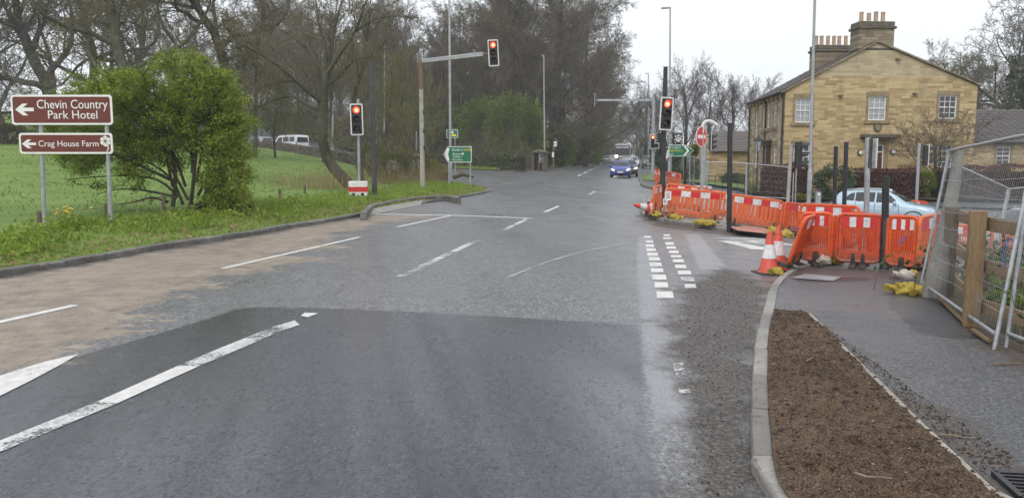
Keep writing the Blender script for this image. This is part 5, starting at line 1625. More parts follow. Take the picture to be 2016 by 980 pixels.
def bus_stop():
    y = 84.0; f = on(PY(1090, 332, y).x, y, .12); k = y / FPX
    t = thing('bus_stop', 'bus stop pole with white flag and timetable case by the far hedge', 'bus stop', f)
    tp = PY(1089.5, 277, y) - f
    MB().tube([(0, 0, -.1), tp], .06, 8).build('pole', RUST, t)
    a, b = PY(1090, 279, y) - f, PY(1096, 288.5, y) - f
    fl = MB().box(a.x, b.x, -.03, .03, b.z, a.z).build('flag', SIGNWHITE, t, bevel=.01)
    MB().box(a.x + .04, b.x - .04, -.036, -.031, (a.z + b.z) / 2 - .03, (a.z + b.z) / 2 + .05).build('flag_band', DGREYP, fl)
    a, b = PY(1086, 299, y) - f, PY(1091.5, 312, y) - f
    tc = MB().box(a.x, b.x, -.05, .05, b.z, a.z).build('timetable_case', BLACK, t, bevel=.01)
    MB().box(a.x + .04, b.x - .04, -.056, -.051, b.z + .12, a.z - .04).build('timetable', SIGNWHITE, tc)
    y = 80.5; f = on(PY(1062, 335, y).x, y, .1)
    t = thing('bus_shelter', 'small old stone bus shelter with mossy pitched roof at the road corner', 'shelter', f, R(-20)); t.scale = (.72, .9, .95)
    k = y / FPX; h = 36 * k
    MB().box(-.9, -.7, -.8, .8, -.3, h).build('side_wall', DRYSTONE, t)
    MB().box(.75, .95, -.8, .8, -.3, h).build('side_wall', DRYSTONE, t)
    MB().box(-.698, .748, .6, .8, -.3, h).build('back_wall', DRYSTONE, t)
    wn_ = MB(); 
    for x in (.3, .5, .74): wn_.box(x - .02, x + .02, -.74, -.70, .9, h - .15)
    for z in (.9, 1.3, h - .15): wn_.box(.3, .74, -.735, -.705, z - .02, z + .02)
    wn_.build('window_frame', SASH, t)
    for x in (-.55, .2): MB().box(x - .06, x + .06, -.78, -.66, -.3, h).build('post', OLDWOOD, t)
    MB().prism([(-1.25, h), (1.25, h), (0, h + .35)], -1.0, 1.0).build('roof', DRYSTONE, t)
bus_stop()
def bollard():
    y = 39.3; f = on(PY(1610, 400, y).x, y, .11); k = y / FPX
    t = thing('bollard', 'small square grey bollard with a white label beside the lamp column', 'bollard', f)
    h = 19 * k
    MB().box(-.13, .13, -.1, .1, -.2, h).build('body', GREYP, t, bevel=.02)
    MB().box(-.05, .05, -.104, -.1005, h * .6, h * .85).build('white_label', SIGNWHITE, t)
    MB().box(-.14, .14, -.11, .11, h + .001, h + .05).build('cap', DGREYP, t, bevel=.01)
    # thin stakes near the hedge
    for px, top, lab in ((1560.5, 340, 'thin grey stake left of its taller neighbour before the brown hedge'), (1566, 325, 'taller thin grey stake before the brown hedge')):
        g = on(PY(px, 388, 39.4).x, 39.4, .1); tp = PY(px + 2, top, 39.4) - g
        tag(MB().tube([(0, 0, -.1), tp], .03, 6).build('stake', GREYP, None, g), lab, 'stake')
bollard()
def far_marker():
    # striped marker block behind the mast
    y = 58.0; f = on(PY(820, 340, y).x, y, .3); k = y / FPX
    t = thing('marker_post', 'thin post with a small red and white plate behind the gantry mast', 'sign', f)
    a, b = PY(816, 301, y) - f, PY(824.5, 318, y) - f
    MB().tube([(0, .03, -.2), (0.02, .03, a.z + 1.6)], .04, 8).build('post', GALV, t)
    p = MB().box(a.x, b.x, -.02, .0, b.z, a.z).build('plate', WHITEP, t)
    h = a.z - b.z
    MB().box(a.x - .002, b.x + .002, -.024, -.0205, b.z + h * .35, b.z + h * .65).build('red_band', REDP, p)
far_marker()
# -- covers and grates in the footway
def covers():
    q = [P(a, b, .125) for a, b in [(1557, 545), (1640, 552), (1658, 544), (1585, 537)]]
    c = sum(q, Vector()) / 4
    t = thing('manhole_cover', 'rectangular grey steel access cover set in the dark footway', 'manhole cover', (c.x, c.y, foot_h(c.x, c.y)))
    m = MB(); m.quad(*[(p.x - c.x, p.y - c.y, foot_h(p.x, p.y) - foot_h(c.x, c.y) + .012) for p in q]); m.build('frame', GALV, t)
    g = MB()
    for i in range(12):
        for j in range(7):
            u, v = (i + .5) / 12, (j + .5) / 7
            p = q[0].lerp(q[1], u).lerp(q[3].lerp(q[2], u), v); s = .02
            z = foot_h(p.x, p.y) - foot_h(c.x, c.y) + .018
            x, y = p.x - c.x, p.y - c.y
            g.quad((x - s, y, z), (x, y - s * .7, z), (x + s, y, z), (x, y + s * .7, z))
    o = g.build('tread_studs', GREYP, t); o['kind'] = 'stuff'
    # gully grate at the corner of the footway
    q = [P(a, b, .12) for a, b in [(1957, 933), (2080, 938), (2090, 1000), (2012, 985)]]
    c = sum(q, Vector()) / 4; z0 = max(foot_h(p.x, p.y) for p in q)
    t = thing('drain_grate', 'dark iron gully grate with angled bars set in the muddy footway', 'drain', (c.x, c.y, z0))
    L = [Vector((p.x - c.x, p.y - c.y, .012)) for p in q]
    for a, b in zip(L, L[1:] + L[:1]): MB().beam(a, b, .035, .03).build('rim', BLACKP, t)
    MB().quad(*[p + Vector((0, 0, -.01)) for p in L]).build('pit', DARKIN, t)
    for i in range(1, 7):
        u = i / 7
        MB().beam(L[0].lerp(L[3], u), L[1].lerp(L[2], u), .018, .025).build('bar', BLACKP, t)
covers()
# -- little wooden fence posts in the field edge
def stumps():
    for (a, b, tpy, w, lab) in [(77.5, 441, 417, 10, 'short old wooden fence post behind the brown sign'), (323, 428, 385, 9, 'old wooden fence post under the green hawthorn'), (490.5, 397, 379, 6, 'old wooden fence post left of the tall dry stalks'), (551, 394, 372, 6, 'old wooden fence post among the dry stalks'), (600, 384, 367, 5, 'small old wooden fence post nearest the leaning tree'), (208, 432, 404, 5, 'thin old wooden post just behind the right sign leg')]:
        f = fp(a, b, .22); k = f.y / FPX; h = (b - tpy) * k; r = w * k / 2
        f.z = field_h(f.x, f.y) - .02
        m = MB().tube([(0, 0, -.1), (.01, 0, h * .95), (.012, 0, h)], [r, r * .95, r * .8], 8)
        tag(m.build('fence_post', OLDWOOD, None, f, smooth=True), lab, 'fence post', None)
    # strand of wire between the near ones
    pts = [P(77.5, 426, .22), P(208, 414, .22), P(323, 398, .22), P(490, 384, .22), P(551, 378, .22), P(600, 371, .22)]
    ws = []
    for px, py, fpy in ((77.5, 421, 441), (208, 408, 432), (323, 390, 428), (490.5, 381, 397), (551, 374, 394), (600, 369, 384)):
        f = fp(px, fpy, .22); ws.append(PY(px, py, f.y))
    m = MB().tube(ws, .006, 4); o = m.build('fence_wire', RUST, None); tag(o, 'single rusty wire strand strung between old field fence posts', 'wire')
stumps()
# ------------------------------------------------------------------ vehicles
def cr_interp(rows, n):
    pts = [np.array(r, float) for r in rows]
    xs = [r[0] for r in rows]
    out = []
    for i in range(len(pts) - 1):
        p0, p1, p2, p3 = pts[max(i - 1, 0)], pts[i], pts[i + 1], pts[min(i + 2, len(pts) - 1)]
        for j in range(n):
            t = j / n
            q = p1 + (p2 - p1) * t            # linear, softened by smooth normals
            s = 0.5 * ((2 * p1) + (p2 - p0) * t + (2 * p0 - 5 * p1 + 4 * p2 - p3) * t * t + (3 * p1 - p0 - 3 * p2 + p3) * t ** 3)
            q = .35 * q + .65 * s
            q[0] = p1[0] + (p2[0] - p1[0]) * t
            out.append(q)
    out.append(pts[-1]); return out
def loft_body(rows, wheels, wr, n=3):
    st = cr_interp(rows, n); V = []; F = []; ring = 0
    for (x, zb, belt, zt, w, wt) in st:
        zm = zb + .5 * (belt - zb)
        half = [(0, zb), (w * .5, zb), (w * .86, zb + .01), (w * .965, zb + .09), (w * 1.0, zb + .3 * (belt - zb)), (w * 1.0, zm + .1 * (belt - zb)), (w * .99, belt - .07), (w * .955, belt),
                (wt + (w * .95 - wt) * .62, belt + (zt - belt) * .38), (wt + (w * .95 - wt) * .2, belt + (zt - belt) * .78), (wt * .97, zt - .035 * min(1, (zt - belt) / .2)), (wt * .8, zt - .01), (wt * .4, zt), (0, zt + .004)]
        full = half + [(-y, z) for (y, z) in reversed(half[1:-1])]
        ring = len(full)
        V += [(x, y, z) for (y, z) in full]
    for i in range(len(st) - 1):
        for k in range(ring):
            a = i * ring + k; b = i * ring + (k + 1) % ring
            F.append((a, a + ring, b + ring, b))
    F.append(tuple(range(ring))); F.append(tuple(reversed([(len(st) - 1) * ring + k for k in range(ring)])))
    me = bpy.data.meshes.new('body'); me.from_pydata(V, [], F)
    bm = bmesh.new(); bm.from_mesh(me); bmesh.ops.recalc_face_normals(bm, faces=bm.faces[:]); bm.to_mesh(me)
    bvh = BVHTree.FromBMesh(bm); bm.free()
    o = bpy.data.objects.new('body_tmp', me); COL.objects.link(o)
    cutter = MB()
    for (wx, wz) in wheels:
        for s in (-1, 1):
            cutter.lathe([(wr, 0), (wr, .42)], 28, Matrix.Translation((wx, s * 1.15 - .21 * 1, wz)) @ Matrix.Rotation(-PI / 2, 4, 'X'))
    co = cutter.build('cutter', None)
    cbm = bmesh.new(); cbm.from_mesh(co.data); bmesh.ops.recalc_face_normals(cbm, faces=cbm.faces[:]); cbm.to_mesh(co.data); cbm.free()
    md = o.modifiers.new('b', 'BOOLEAN'); md.operation = 'DIFFERENCE'; md.object = co; md.solver = 'EXACT'
    dg = bpy.context.evaluated_depsgraph_get()
    res = bpy.data.meshes.new_from_object(o.evaluated_get(dg))
    bpy.data.objects.remove(o); bpy.data.objects.remove(co)
    res.polygons.foreach_set('use_smooth', [True] * len(res.polygons))
    try: res.set_sharp_from_angle(angle=R(38))
    except Exception: pass
    res.name = 'body'
    return res, bvh
def patch(bvh, poly, axis, sign, off=.004, sp=.12):
    """polygon projected onto the body along an axis: 'x' uses (y,z), 'y' uses (x,z), 'z' uses (x,y)"""
    P2, F = fill2d(poly, sp, edge_step=.06, margin=.35)
    V = []
    for (a, b) in P2:
        if axis == 'y': o = Vector((a, sign * 5, b)); d = Vector((0, -sign, 0))
        elif axis == 'x': o = Vector((2.3 + sign * 8, a, b)); d = Vector((-sign, 0, 0))
        else: o = Vector((a, b, 8)); d = Vector((0, 0, -1))
        h, nn, i, dist = bvh.ray_cast(o, d)
        if h is None:
            h = V[-1] if V else o + d * 4.4; nn = -d; V.append(Vector(h)); continue
        V.append(h + nn * off if nn.dot(-d) > 0 else h - d * off)
    FF = []
    for f in F:
        a, b, c = V[f[0]], V[f[1]], V[f[2]]
        n = (b - a).cross(c - a)
        dd = {'y': Vector((0, sign, 0)), 'x': Vector((sign, 0, 0)), 'z': Vector((0, 0, 1))}[axis]
        FF.append(tuple(int(i) for i in (f if n.dot(dd) > 0 else f[::-1])))
    me = bpy.data.meshes.new('patch'); me.from_pydata([tuple(v) for v in V], [], FF)
    me.polygons.foreach_set('use_smooth', [True] * len(FF)); me.update()
    return me
def arc(cx, cz, r0, r1, a0, a1, n=14):
    o = [(cx + r1 * math.cos(R(a0 + (a1 - a0) * i / n)), cz + r1 * math.sin(R(a0 + (a1 - a0) * i / n))) for i in range(n + 1)]
    i_ = [(cx + r0 * math.cos(R(a1 + (a0 - a1) * i / n)), cz + r0 * math.sin(R(a1 + (a0 - a1) * i / n))) for i in range(n + 1)]
    return o + i_
SUV_ROWS = [(0.00, .42, .74, .82, .72, .60), (.03, .30, .92, 1.00, .83, .68), (.12, .25, 1.06, 1.14, .90, .70), (.24, .23, 1.10, 1.36, .92, .665), (.40, .22, 1.11, 1.55, .93, .635), (.60, .22, 1.11, 1.615, .935, .63),
            (1.2, .21, 1.09, 1.66, .938, .64), (2.0, .21, 1.06, 1.665, .938, .64), (2.5, .21, 1.045, 1.62, .938, .64), (2.9, .21, 1.035, 1.43, .935, .67), (3.28, .21, 1.02, 1.17, .93, .73), (3.45, .21, 1.0, 1.08, .925, .77),
            (3.9, .22, .945, 1.02, .91, .76), (4.25, .23, .86, .95, .87, .70), (4.44, .26, .76, .84, .79, .62), (4.54, .34, .64, .70, .68, .52), (4.57, .42, .58, .62, .62, .48)]
_suv = {}
def suv_parts():
    if _suv: return _suv
    wheels = [(.90, .34), (3.62, .34)]
    body, bvh = loft_body(SUV_ROWS, wheels, .395)
    _suv['body'] = body
    side = {'window': [[(.66, 1.20), (1.10, 1.165), (1.10, 1.535), (.93, 1.50), (.78, 1.38)], [(1.15, 1.16), (1.98, 1.135), (1.98, 1.575), (1.15, 1.55)], [(2.05, 1.13), (2.88, 1.105), (2.86, 1.23), (2.58, 1.475), (2.40, 1.535), (2.05, 1.575)]],
            'door_gap': [[(2.0, .38), (2.018, .38), (2.018, 1.12), (2.0, 1.12)], [(1.16, .62), (1.178, .62), (1.178, 1.15), (1.16, 1.15)], [(3.02, .40), (3.038, .40), (3.005, 1.08), (2.987, 1.08)]],
            'door_handle': [[(1.30, .985), (1.50, .975), (1.50, 1.01), (1.30, 1.02)], [(2.14, .955), (2.34, .945), (2.34, .98), (2.14, .99)]],
            'window_trim': [[(.60, 1.155), (2.92, 1.075), (2.92, 1.095), (.60, 1.178)]],
            'sill_cladding': [[(1.30, .26), (3.22, .26), (3.22, .37), (1.30, .39)]],
            'arch_cladding': [arc(.90, .34, .40, .455, -8, 188), arc(3.62, .34, .40, .455, -8, 188)],
            'tail_light': [[(.02, .93), (.10, .90), (.42, .98), (.38, 1.06), (.06, 1.06)]]}
    mats = {'window': CARGLASS, 'door_gap': DARKIN, 'door_handle': None, 'window_trim': CHROME, 'sill_cladding': CLAD, 'arch_cladding': CLAD, 'tail_light': TAIL}
    L = []
    for nm, polys in side.items():
        for p in polys:
            for s in (1, -1): L.append((nm, patch(bvh, p, 'y', s, .012 if nm == 'door_handle' else .005, .14), mats[nm]))
    front = {'windscreen': ([(-.70, 1.16), (.70, 1.16), (.64, 1.40), (.575, 1.575), (-.575, 1.575), (-.64, 1.40)], CARGLASS),
             'grille': ([(-.40, .52), (.40, .52), (.50, .66), (.46, .76), (-.46, .76), (-.50, .66)], BLACK),
             'lower_intake': ([(-.50, .30), (.50, .30), (.42, .42), (-.42, .42)], BLACK)}
    for nm, (p, m) in front.items(): L.append((nm, patch(bvh, p, 'x', 1, .006, .1), m))
    for s in (1, -1):
        L.append(('headlight', patch(bvh, [(s * .50, .73), (s * .62, .82), (s * .86, .88), (s * .84, .79), (s * .66, .72)], 'x', 1, .006, .07), HLAMP))
        L.append(('fog_light', patch(bvh, [(s * .58, .40), (s * .76, .42), (s * .74, .52), (s * .60, .52)], 'x', 1, .006, .06), BLACK))
    L.append(('rear_screen', patch(bvh, [(-.62, 1.20), (.62, 1.20), (.55, 1.50), (-.55, 1.50)], 'x', -1, .006, .1), CARGLASS))
    for s in (1, -1): L.append(('tail_light', patch(bvh, [(s * .40, .96), (s * .80, .93), (s * .86, 1.05), (s * .42, 1.04)], 'x', -1, .006, .08), TAIL))
    _suv['patches'] = L
    m = MB().box(4.545, 4.585, -.26, .26, .49, .60); _suv['plate'] = m.mesh('number_plate', SIGNWHITE)
    mm = MB(); 
    def ell(cx, cy, cz, rx, ry, rz_):
        return Matrix.Translation((cx, cy, cz)) @ Matrix.Diagonal((rx, ry, rz_, 1))
    pr = [(math.sin(PI * i / 8), -math.cos(PI * i / 8)) for i in range(9)]
    pr[0] = (.02, -1); pr[-1] = (.02, 1)
    _suv['mirrors'] = [MB().lathe(pr, 12, ell(2.86, s * 1.02, 1.12, .09, .12, .085)).tube([(2.84, s * .90, 1.08), (2.86, s * .98, 1.10)], .03, 6).mesh('mirror', None, True) for s in (1, -1)]
    _suv['tyre'] = MB().lathe([(.20, -.11), (.315, -.115), (.335, -.09), (.345, -.04), (.345, .04), (.335, .09), (.315, .115), (.20, .11)], 28, Matrix.Rotation(PI / 2, 4, 'X')).mesh('tyre', TYRE, True)
    rm = MB().lathe([(.225, -.105), (.225, .10), (.205, .085), (.20, .02)], 24, Matrix.Rotation(PI / 2, 4, 'X'))
    _suv['rim'] = rm.mesh('rim', DARKIN, False)
    sp = MB()
    for k in range(5):
        for da in (-.13, .13):
            a = 2 * PI * k / 5
            sp.beam((.04 * math.cos(a), -.108, .04 * math.sin(a)), (.215 * math.cos(a + da), -.112, .215 * math.sin(a + da)), .035, .03, Vector((0, 1, 0)))
    sp.lathe([(.06, .085), (.06, .118), (.001, .122)], 12, Matrix.Rotation(PI / 2, 4, 'X'))
    for k in range(24):
        a, b = 2 * PI * k / 24, 2 * PI * (k + 1) / 24
        sp.beam((.218 * math.cos(a), -.11, .218 * math.sin(a)), (.218 * math.cos(b), -.11, .218 * math.sin(b)), .02, .02, Vector((0, 1, 0)))
    _suv['spokes'] = sp.mesh('spokes', RIM)
    _suv['roof_rails'] = [MB().tube(spline([(.65, s * .60, 1.60), (.8, s * .605, 1.675), (1.5, s * .61, 1.70), (2.2, s * .61, 1.69), (2.42, s * .60, 1.63)], 3), .018, 6).mesh('roof_rail', CHROME, True) for s in (1, -1)]
    return _suv
def paint_copy(me, mat):
    m = me.copy(); m.materials.clear(); m.materials.append(mat); return m
def make_car(label, paint, loc, rz, scale=(1, 1, 1), lights=False, glass=None, group=None, name='car', plate=True, parts=None):
    pt = parts or suv_parts()
    t = thing(name, label, 'car', loc, rz, group); t.scale = scale
    c = -2.28
    add('body', paint_copy(pt['body'], paint), t, (c, 0, 0))
    for nm, me, m in pt['patches']:
        mat = m or paint
        if nm == 'headlight' and lights: mat = LAMP
        add(nm, paint_copy(me, mat), t, (c, 0, 0))
    add('number_plate', pt['plate'], t, (c, 0, 0))
    for m in pt['mirrors']: add('mirror', paint_copy(m, paint), t, (c, 0, 0))
    for m in pt.get('roof_rails', []): add('roof_rail', m, t, (c, 0, 0))
    for wx in pt.get('wheelx', (.90, 3.62)):
        for s in (1, -1):
            w = add('wheel', pt['tyre'], t, (c + wx, s * .80, .345), (0, 0, 0 if s < 0 else PI))
            add('rim', pt['rim'], w); add('spokes', pt['spokes'], w)
    return t
# pale blue car on the side road
ca = PY(1644, 400, 36.2); cb_ = PY(1846, 400, 33.6)
cx_, cy_ = (ca.x + cb_.x) / 2, 34.9
carang = math.atan2(33.6 - 36.2, cb_.x - ca.x)
make_car('pale blue family car passing along the side road behind the orange barriers', CP_LBLUE, on(cx_, cy_ - .1, .004), carang, (.98, 1, 1))
make_car('dark grey car seen through the mesh fence on the side road', CP_SILVER, on(PY(2030, 400, 25.5).x, 25.5, .004), PI + R(8), (1, .97, .92))
# queue on the main road, facing the camera
RD = math.atan2(1, .157)
def qcar(label, paint, px, y, sc, lights, jog=0.0):
    x = PY(px, 330, y).x
    return make_car(label, paint, on(x, y, .004), RD + PI + jog, sc, lights)
qcar('royal blue hatchback waiting first at the far stop line', CP_BLUE, 1222, 66.5, (.88, .95, .875), True)
qcar('black car second in the queue behind the blue hatchback', CP_BLACK, 1237.5, 73.5, (.93, .97, .96), True)
qcar('white car third in the queue behind the black car', CP_WHITE, 1231.5, 82.5, (.95, .97, .98), False)
qcar('silver car fourth in the queue before the lorry', CP_SILVER, 1234.5, 91.0, (.95, .97, 1.05), False)
qcar('white car far back in the queue right of the lorry', CP_WHITE, 1246, 116.0, (.95, .97, 1.0), False)
qcar('dark car far back in the queue behind the others', CP_GREY, 1249, 126.0, (.95, .97, 1.0), False)
make_car('dark grey off roader parked on the right side of the main road', CP_GREY, on(PY(1277, 320, 108).x, 108, .12), RD + PI, (.98, 1.02, 1.08))
make_car('silver car parked on the left roadside far down the road', CP_SILVER, on(PY(1196, 305, 150).x, 150, .1), RD, (1, 1, .95))
make_car('white car parked on the left roadside ahead of the silver one', CP_WHITE, on(PY(1205, 304, 162).x, 162, .1), RD, (1, 1, .95))
def lorry():
    y = 128.0; x = PY(1225.5, 305, y).x
    t = thing('lorry', 'lorry with lit lamps and a row of roof lights in the queue', 'lorry', on(x, y, .004), RD + PI - PI / 2 + PI)
    # local: -y is the front
    t.rotation_euler = (0, 0, RD - PI / 2); t.scale = (1, 1, 1.12)
    w = 1.25
    cab = MB().prism([(-w, .55), (w, .55), (w, 2.6), (w - .1, 3.1), (-w + .1, 3.1), (-w, 2.6)], -.0, 2.2).build('cab', CP_GREY, t, bevel=.06)
    MB().prism([(-w + .12, 1.75), (w - .12, 1.75), (w - .2, 2.62), (-w + .2, 2.62)], -.03, -.004).build('windscreen', CARGLASS, t)
    MB().box(-w + .05, w - .05, -.05, -.004, 1.35, 1.62).build('grille_panel', BORDER, t, bevel=.01)
    MB().box(-w, w, -.18, .2, .38, .95).build('bumper', CP_GREY, t, bevel=.04)
    MB().box(-w + .2, w - .2, -.06, -.004, 2.72, 3.0).build('sun_visor', BORDER, t, bevel=.02)
    rail = MB().tube([(-w + .1, .1, 3.25), (w - .1, .1, 3.25)], .05, 8)
    rail.build('light_bar', CHROME, t)
    for i in range(5): MB().lathe([(.11, -.06), (.12, .06)], 12, Matrix.Translation((-w + .35 + i * .45, .02, 3.32)) @ Matrix.Rotation(PI / 2, 4, 'X')).build('roof_lamp', BORDER, t)
    for s in (-1, 1):
        MB().box(s * (w + .22) - .12, s * (w + .22) + .12, -.05, .12, 1.75, 2.6).build('mirror', BLACK, t, bevel=.02)
        MB().beam((s * w, .1, 2.5), (s * (w + .2), .05, 2.5), .04, .04).build('mirror_arm', BLACK, t)
        MB().lathe([(.17, 0), (.15, .04), (.001, .05)], 14, Matrix.Translation((s * 1.02, -.06, 1.5)) @ Matrix.Rotation(PI / 2, 4, 'X')).build('headlight', LAMPBIG if s < 0 else HLAMP, t)
        for yy in (.9, 4.0, 5.3):
            wo_ = MB().lathe([(.3, -.14), (.48, -.15), (.5, -.1), (.5, .1), (.48, .15), (.3, .14)], 20, Matrix.Translation((s * 1.05, yy, .5)) @ Matrix.Rotation(PI / 2, 4, 'Y')).build('wheel', TYRE, t, smooth=True)
            MB().lathe([(.29, -.13), (.29, .13)], 16, Matrix.Translation((s * 1.05, yy, .5)) @ Matrix.Rotation(PI / 2, 4, 'Y')).build('rim', RIM, wo_)
    MB().box(-1.25, 1.25, 2.5, 8.0, 1.1, 3.3).build('load_body', CP_SILVER, t, bevel=.03)
    MB().box(-.5, .5, 2.0, 7.8, .6, 1.098).build('chassis', BLACK, t)
lorry()
# white van and car on the left road
VAN_ROWS = [(0.0, .45, .80, 1.10, .86, .80), (.03, .34, 1.05, 1.70, .90, .80), (.08, .30, 1.12, 1.88, .94, .80), (.25, .28, 1.14, 1.94, .955, .80), (1.5, .27, 1.14, 1.97, .96, .80), (3.0, .27, 1.14, 1.96, .96, .79), (3.5, .27, 1.13, 1.86, .96, .76), (3.95, .27, 1.10, 1.45, .95, .76), (4.2, .28, 1.06, 1.18, .94, .78), (4.6, .30, .94, 1.04, .88, .74), (4.85, .36, .78, .86, .78, .62), (4.92, .45, .65, .70, .66, .52)]
def van():
    body, bvh = loft_body(VAN_ROWS, [(.85, .34), (3.85, .34)], .40)
    L = []
    for p in ([(.20, 1.22), (1.15, 1.22), (1.15, 1.74), (.26, 1.74)], [(1.28, 1.22), (2.35, 1.22), (2.35, 1.74), (1.28, 1.74)], [(2.5, 1.20), (3.55, 1.18), (3.35, 1.66), (2.5, 1.74)]):
        for s in (1, -1): L.append(('window', patch(bvh, p, 'y', s, .006, .2), CARGLASS))
    L.append(('windscreen', patch(bvh, [(-.72, 1.18), (.72, 1.18), (.64, 1.78), (-.64, 1.78)], 'x', 1, .006, .15), CARGLASS))
    L.append(('rear_window', patch(bvh, [(-.72, 1.15), (.72, 1.15), (.62, 1.70), (-.62, 1.70)], 'x', -1, .006, .15), CARGLASS))
    for s in (1, -1):
        L.append(('tail_light', patch(bvh, [(s * .74, .85), (s * .87, .85), (s * .86, 1.28), (s * .76, 1.28)], 'x', -1, .01, .1), TAIL))
        L.append(('headlight', patch(bvh, [(s * .5, .76), (s * .82, .82), (s * .78, .92), (s * .5, .86)], 'x', 1, .006, .1), HLAMP))
        L.append(('sill_cladding', patch(bvh, [(1.3, .3), (3.4, .3), (3.4, .42), (1.3, .42)], 'y', s, .006, .2), CLAD))
    L.append(('bumper', patch(bvh, [(-.84, .38), (.84, .38), (.86, .62), (-.86, .62)], 'x', -1, .02, .15), CLAD))
    L.append(('door_gap', patch(bvh, [(-.01, .65), (.01, .65), (.01, 1.14), (-.01, 1.14)], 'x', -1, .006, .1), DARKIN))
    pt = dict(suv_parts()); pt['body'] = body; pt['patches'] = L; pt['wheelx'] = (.85, 3.85); pt['roof_rails'] = []
    pt['plate'] = MB().box(-.035, -.005, -.26, .26, .68, .79).mesh('number_plate', SIGNYEL)
    y = 83.5; x = PY(572, 290, y).x
    d = Vector((-14, 11.8)).normalized()
    t = make_car('white crew van driving away along the left road behind the trees', CP_WHITE, on(x, y, .004), math.atan2(d.y, d.x), (1, 1, 1), name='van', parts=pt)
    t['category'] = 'van'
    make_car('silver car ahead of the white van on the left road', CP_SILVER, on(PY(508, 280, 93).x, 93, .004), math.atan2(d.y, d.x), (1, 1, .98))
van()
# ------------------------------------------------------------------ barriers, cones, sandbags, fences
_bar = {}
def barrier_mesh(L, H=1.0, mat=None, mg=.2):
    key = (round(L, 2), mat.name, mg)
    if key in _bar: return _bar[key]
    h = L / 2
    fr = MB()
    loop = [(x, 0, z) for x, z in rrect(-h + .035, h - .035, .11, H - .03, .12, 5)]
    fr.tube(loop + [loop[0]], .035, 8, False)
    for s in (-1, 1):
        fr.box(s * (h - mg) - .022, s * (h - mg) + .022, -.022, .022, .13, H - .04)
        if mg < .15: continue
        hl = [(x, 0, z) for x, z in rrect(min(s * (h - .19), s * (h - .04)), max(s * (h - .19), s * (h - .04)), H - .22, H - .06, .05, 3)]
        fr.tube(hl + [hl[0]], .014, 6, False)
        hl = [(x, 0, z) for x, z in rrect(min(s * (h - .19), s * (h - .04)), max(s * (h - .19), s * (h - .04)), .14, .28, .05, 3)]
        fr.tube(hl + [hl[0]], .014, 6, False)
    fr.box(-h + mg - .01, h - mg + .01, -.02, .02, .10, .30)
    fr.box(-h + mg - .01, h - mg + .01, -.02, .02, H - .27, H - .035)
    _bar[key] = fr.mesh('frame', mat, True)
    return _bar[key]
SLAT = {}
def slat_mesh(w, mat, z0=.296, z1=.735):
    k = (w, mat.name)
    if k not in SLAT: SLAT[k] = MB().box(-w / 2, w / 2, -.018, .018, z0, z1).mesh('slat', mat, bevel=.008)
    return SLAT[k]
STR = {}
def stripe(x0, x1, mat, y, z0=.745, z1=.925):
    k = (round(x0, 3), round(x1, 3), mat.name, y)
    if k not in STR: STR[k] = MB().box(x0, x1, min(y, y * 1.18), max(y, y * 1.18), z0, z1).mesh('stripe', mat)
    return STR[k]
FOOTM = None
def foot_mesh():
    global FOOTM
    if FOOTM is None:
        FOOTM = MB().prism([(-.045, 0), (.045, 0), (.03, .16), (.02, .26), (-.02, .26), (-.03, .16)], -.05, .05).prism([(-.06, -.01), (.06, -.01), (.05, .06), (-.05, .06)], -.32, .32).mesh('foot', RUBBER, bevel=.008)
    return FOOTM
def barrier(label, a, b, mat=ORANGE, nsl=10, tilt=0.0, H=1.0, lift=0.0, group='orange works barriers', stripes=5, startred=True, mg=.2):
    """chapter-8 style plastic barrier between two ground points (world xyz)"""
    a, b = Vector(a), Vector(b); d = b - a; L = (Vector((d.x, d.y))).length
    c = (a + b) / 2
    t = thing('barrier', label, 'barrier', c, math.atan2(d.y, d.x), group)
    t.rotation_euler = (tilt, -math.atan2(d.z, L), math.atan2(d.y, d.x))
    Lq = max(.6, round(L / .1) * .1)
    t.scale = (L / Lq, 1, H)
    f = add('frame', barrier_mesh(Lq, 1.0, mat, mg), t)
    h = Lq / 2; x0, x1 = -h + mg + .02, h - mg - .02
    w = (x1 - x0) / nsl
    sm_ = slat_mesh(round(w * (.56 if mg > .15 else .62), 3), mat)
    for i in range(nsl):
        add('slat', sm_, t, (x0 + (i + .5) * w, 0, 0))
    n = stripes; sw = (x1 - x0) / n
    for i in range(n):
        red = (i % 2 == 0) == startred
        for y in (-.0215, .0215):
            add('red_stripe' if red else 'white_stripe', stripe(x0 + i * sw + .004, x0 + (i + 1) * sw - .004, REFRED if red else REFWHITE, y), t)
    for s in (-1, 1): add('foot', foot_mesh(), t, (s * (h - .32), 0, 0))
    return t
def bpx(label, pa, pb, dz=.11, mat=ORANGE, nsl=10, tilt=0.0, ya=None, yb=None, **k):
    """barrier between two pixels of its foot line (or pixel column + depth)"""
    def q(p, y): 
        if y is None: return P(p[0], p[1], dz)
        x = PY(p[0], p[1], y).x; return on(x, y, dz)
    A, B = q(pa, ya), q(pb, yb)
    return barrier(label, A, B, mat, nsl, tilt, **k)
# island front row
bpx('faded orange barrier standing end on beside the fallen cone', (1286, 427), (1301, 419), .11, ORANGE2, 5, stripes=3, startred=False)
bpx('first orange barrier of the island front row, with paper notices on it', (1303, 430), (1424, 439), .11, ORANGE2, 10)
bpx('second orange barrier of the island front row, in front of a black pole', (1427, 443), (1536, 456), .11, ORANGE2, 10, startred=False)
bpx('third orange barrier of the island front row, partly behind the near corner', (1538, 457), (1640, 470), .11, ORANGE, 10)
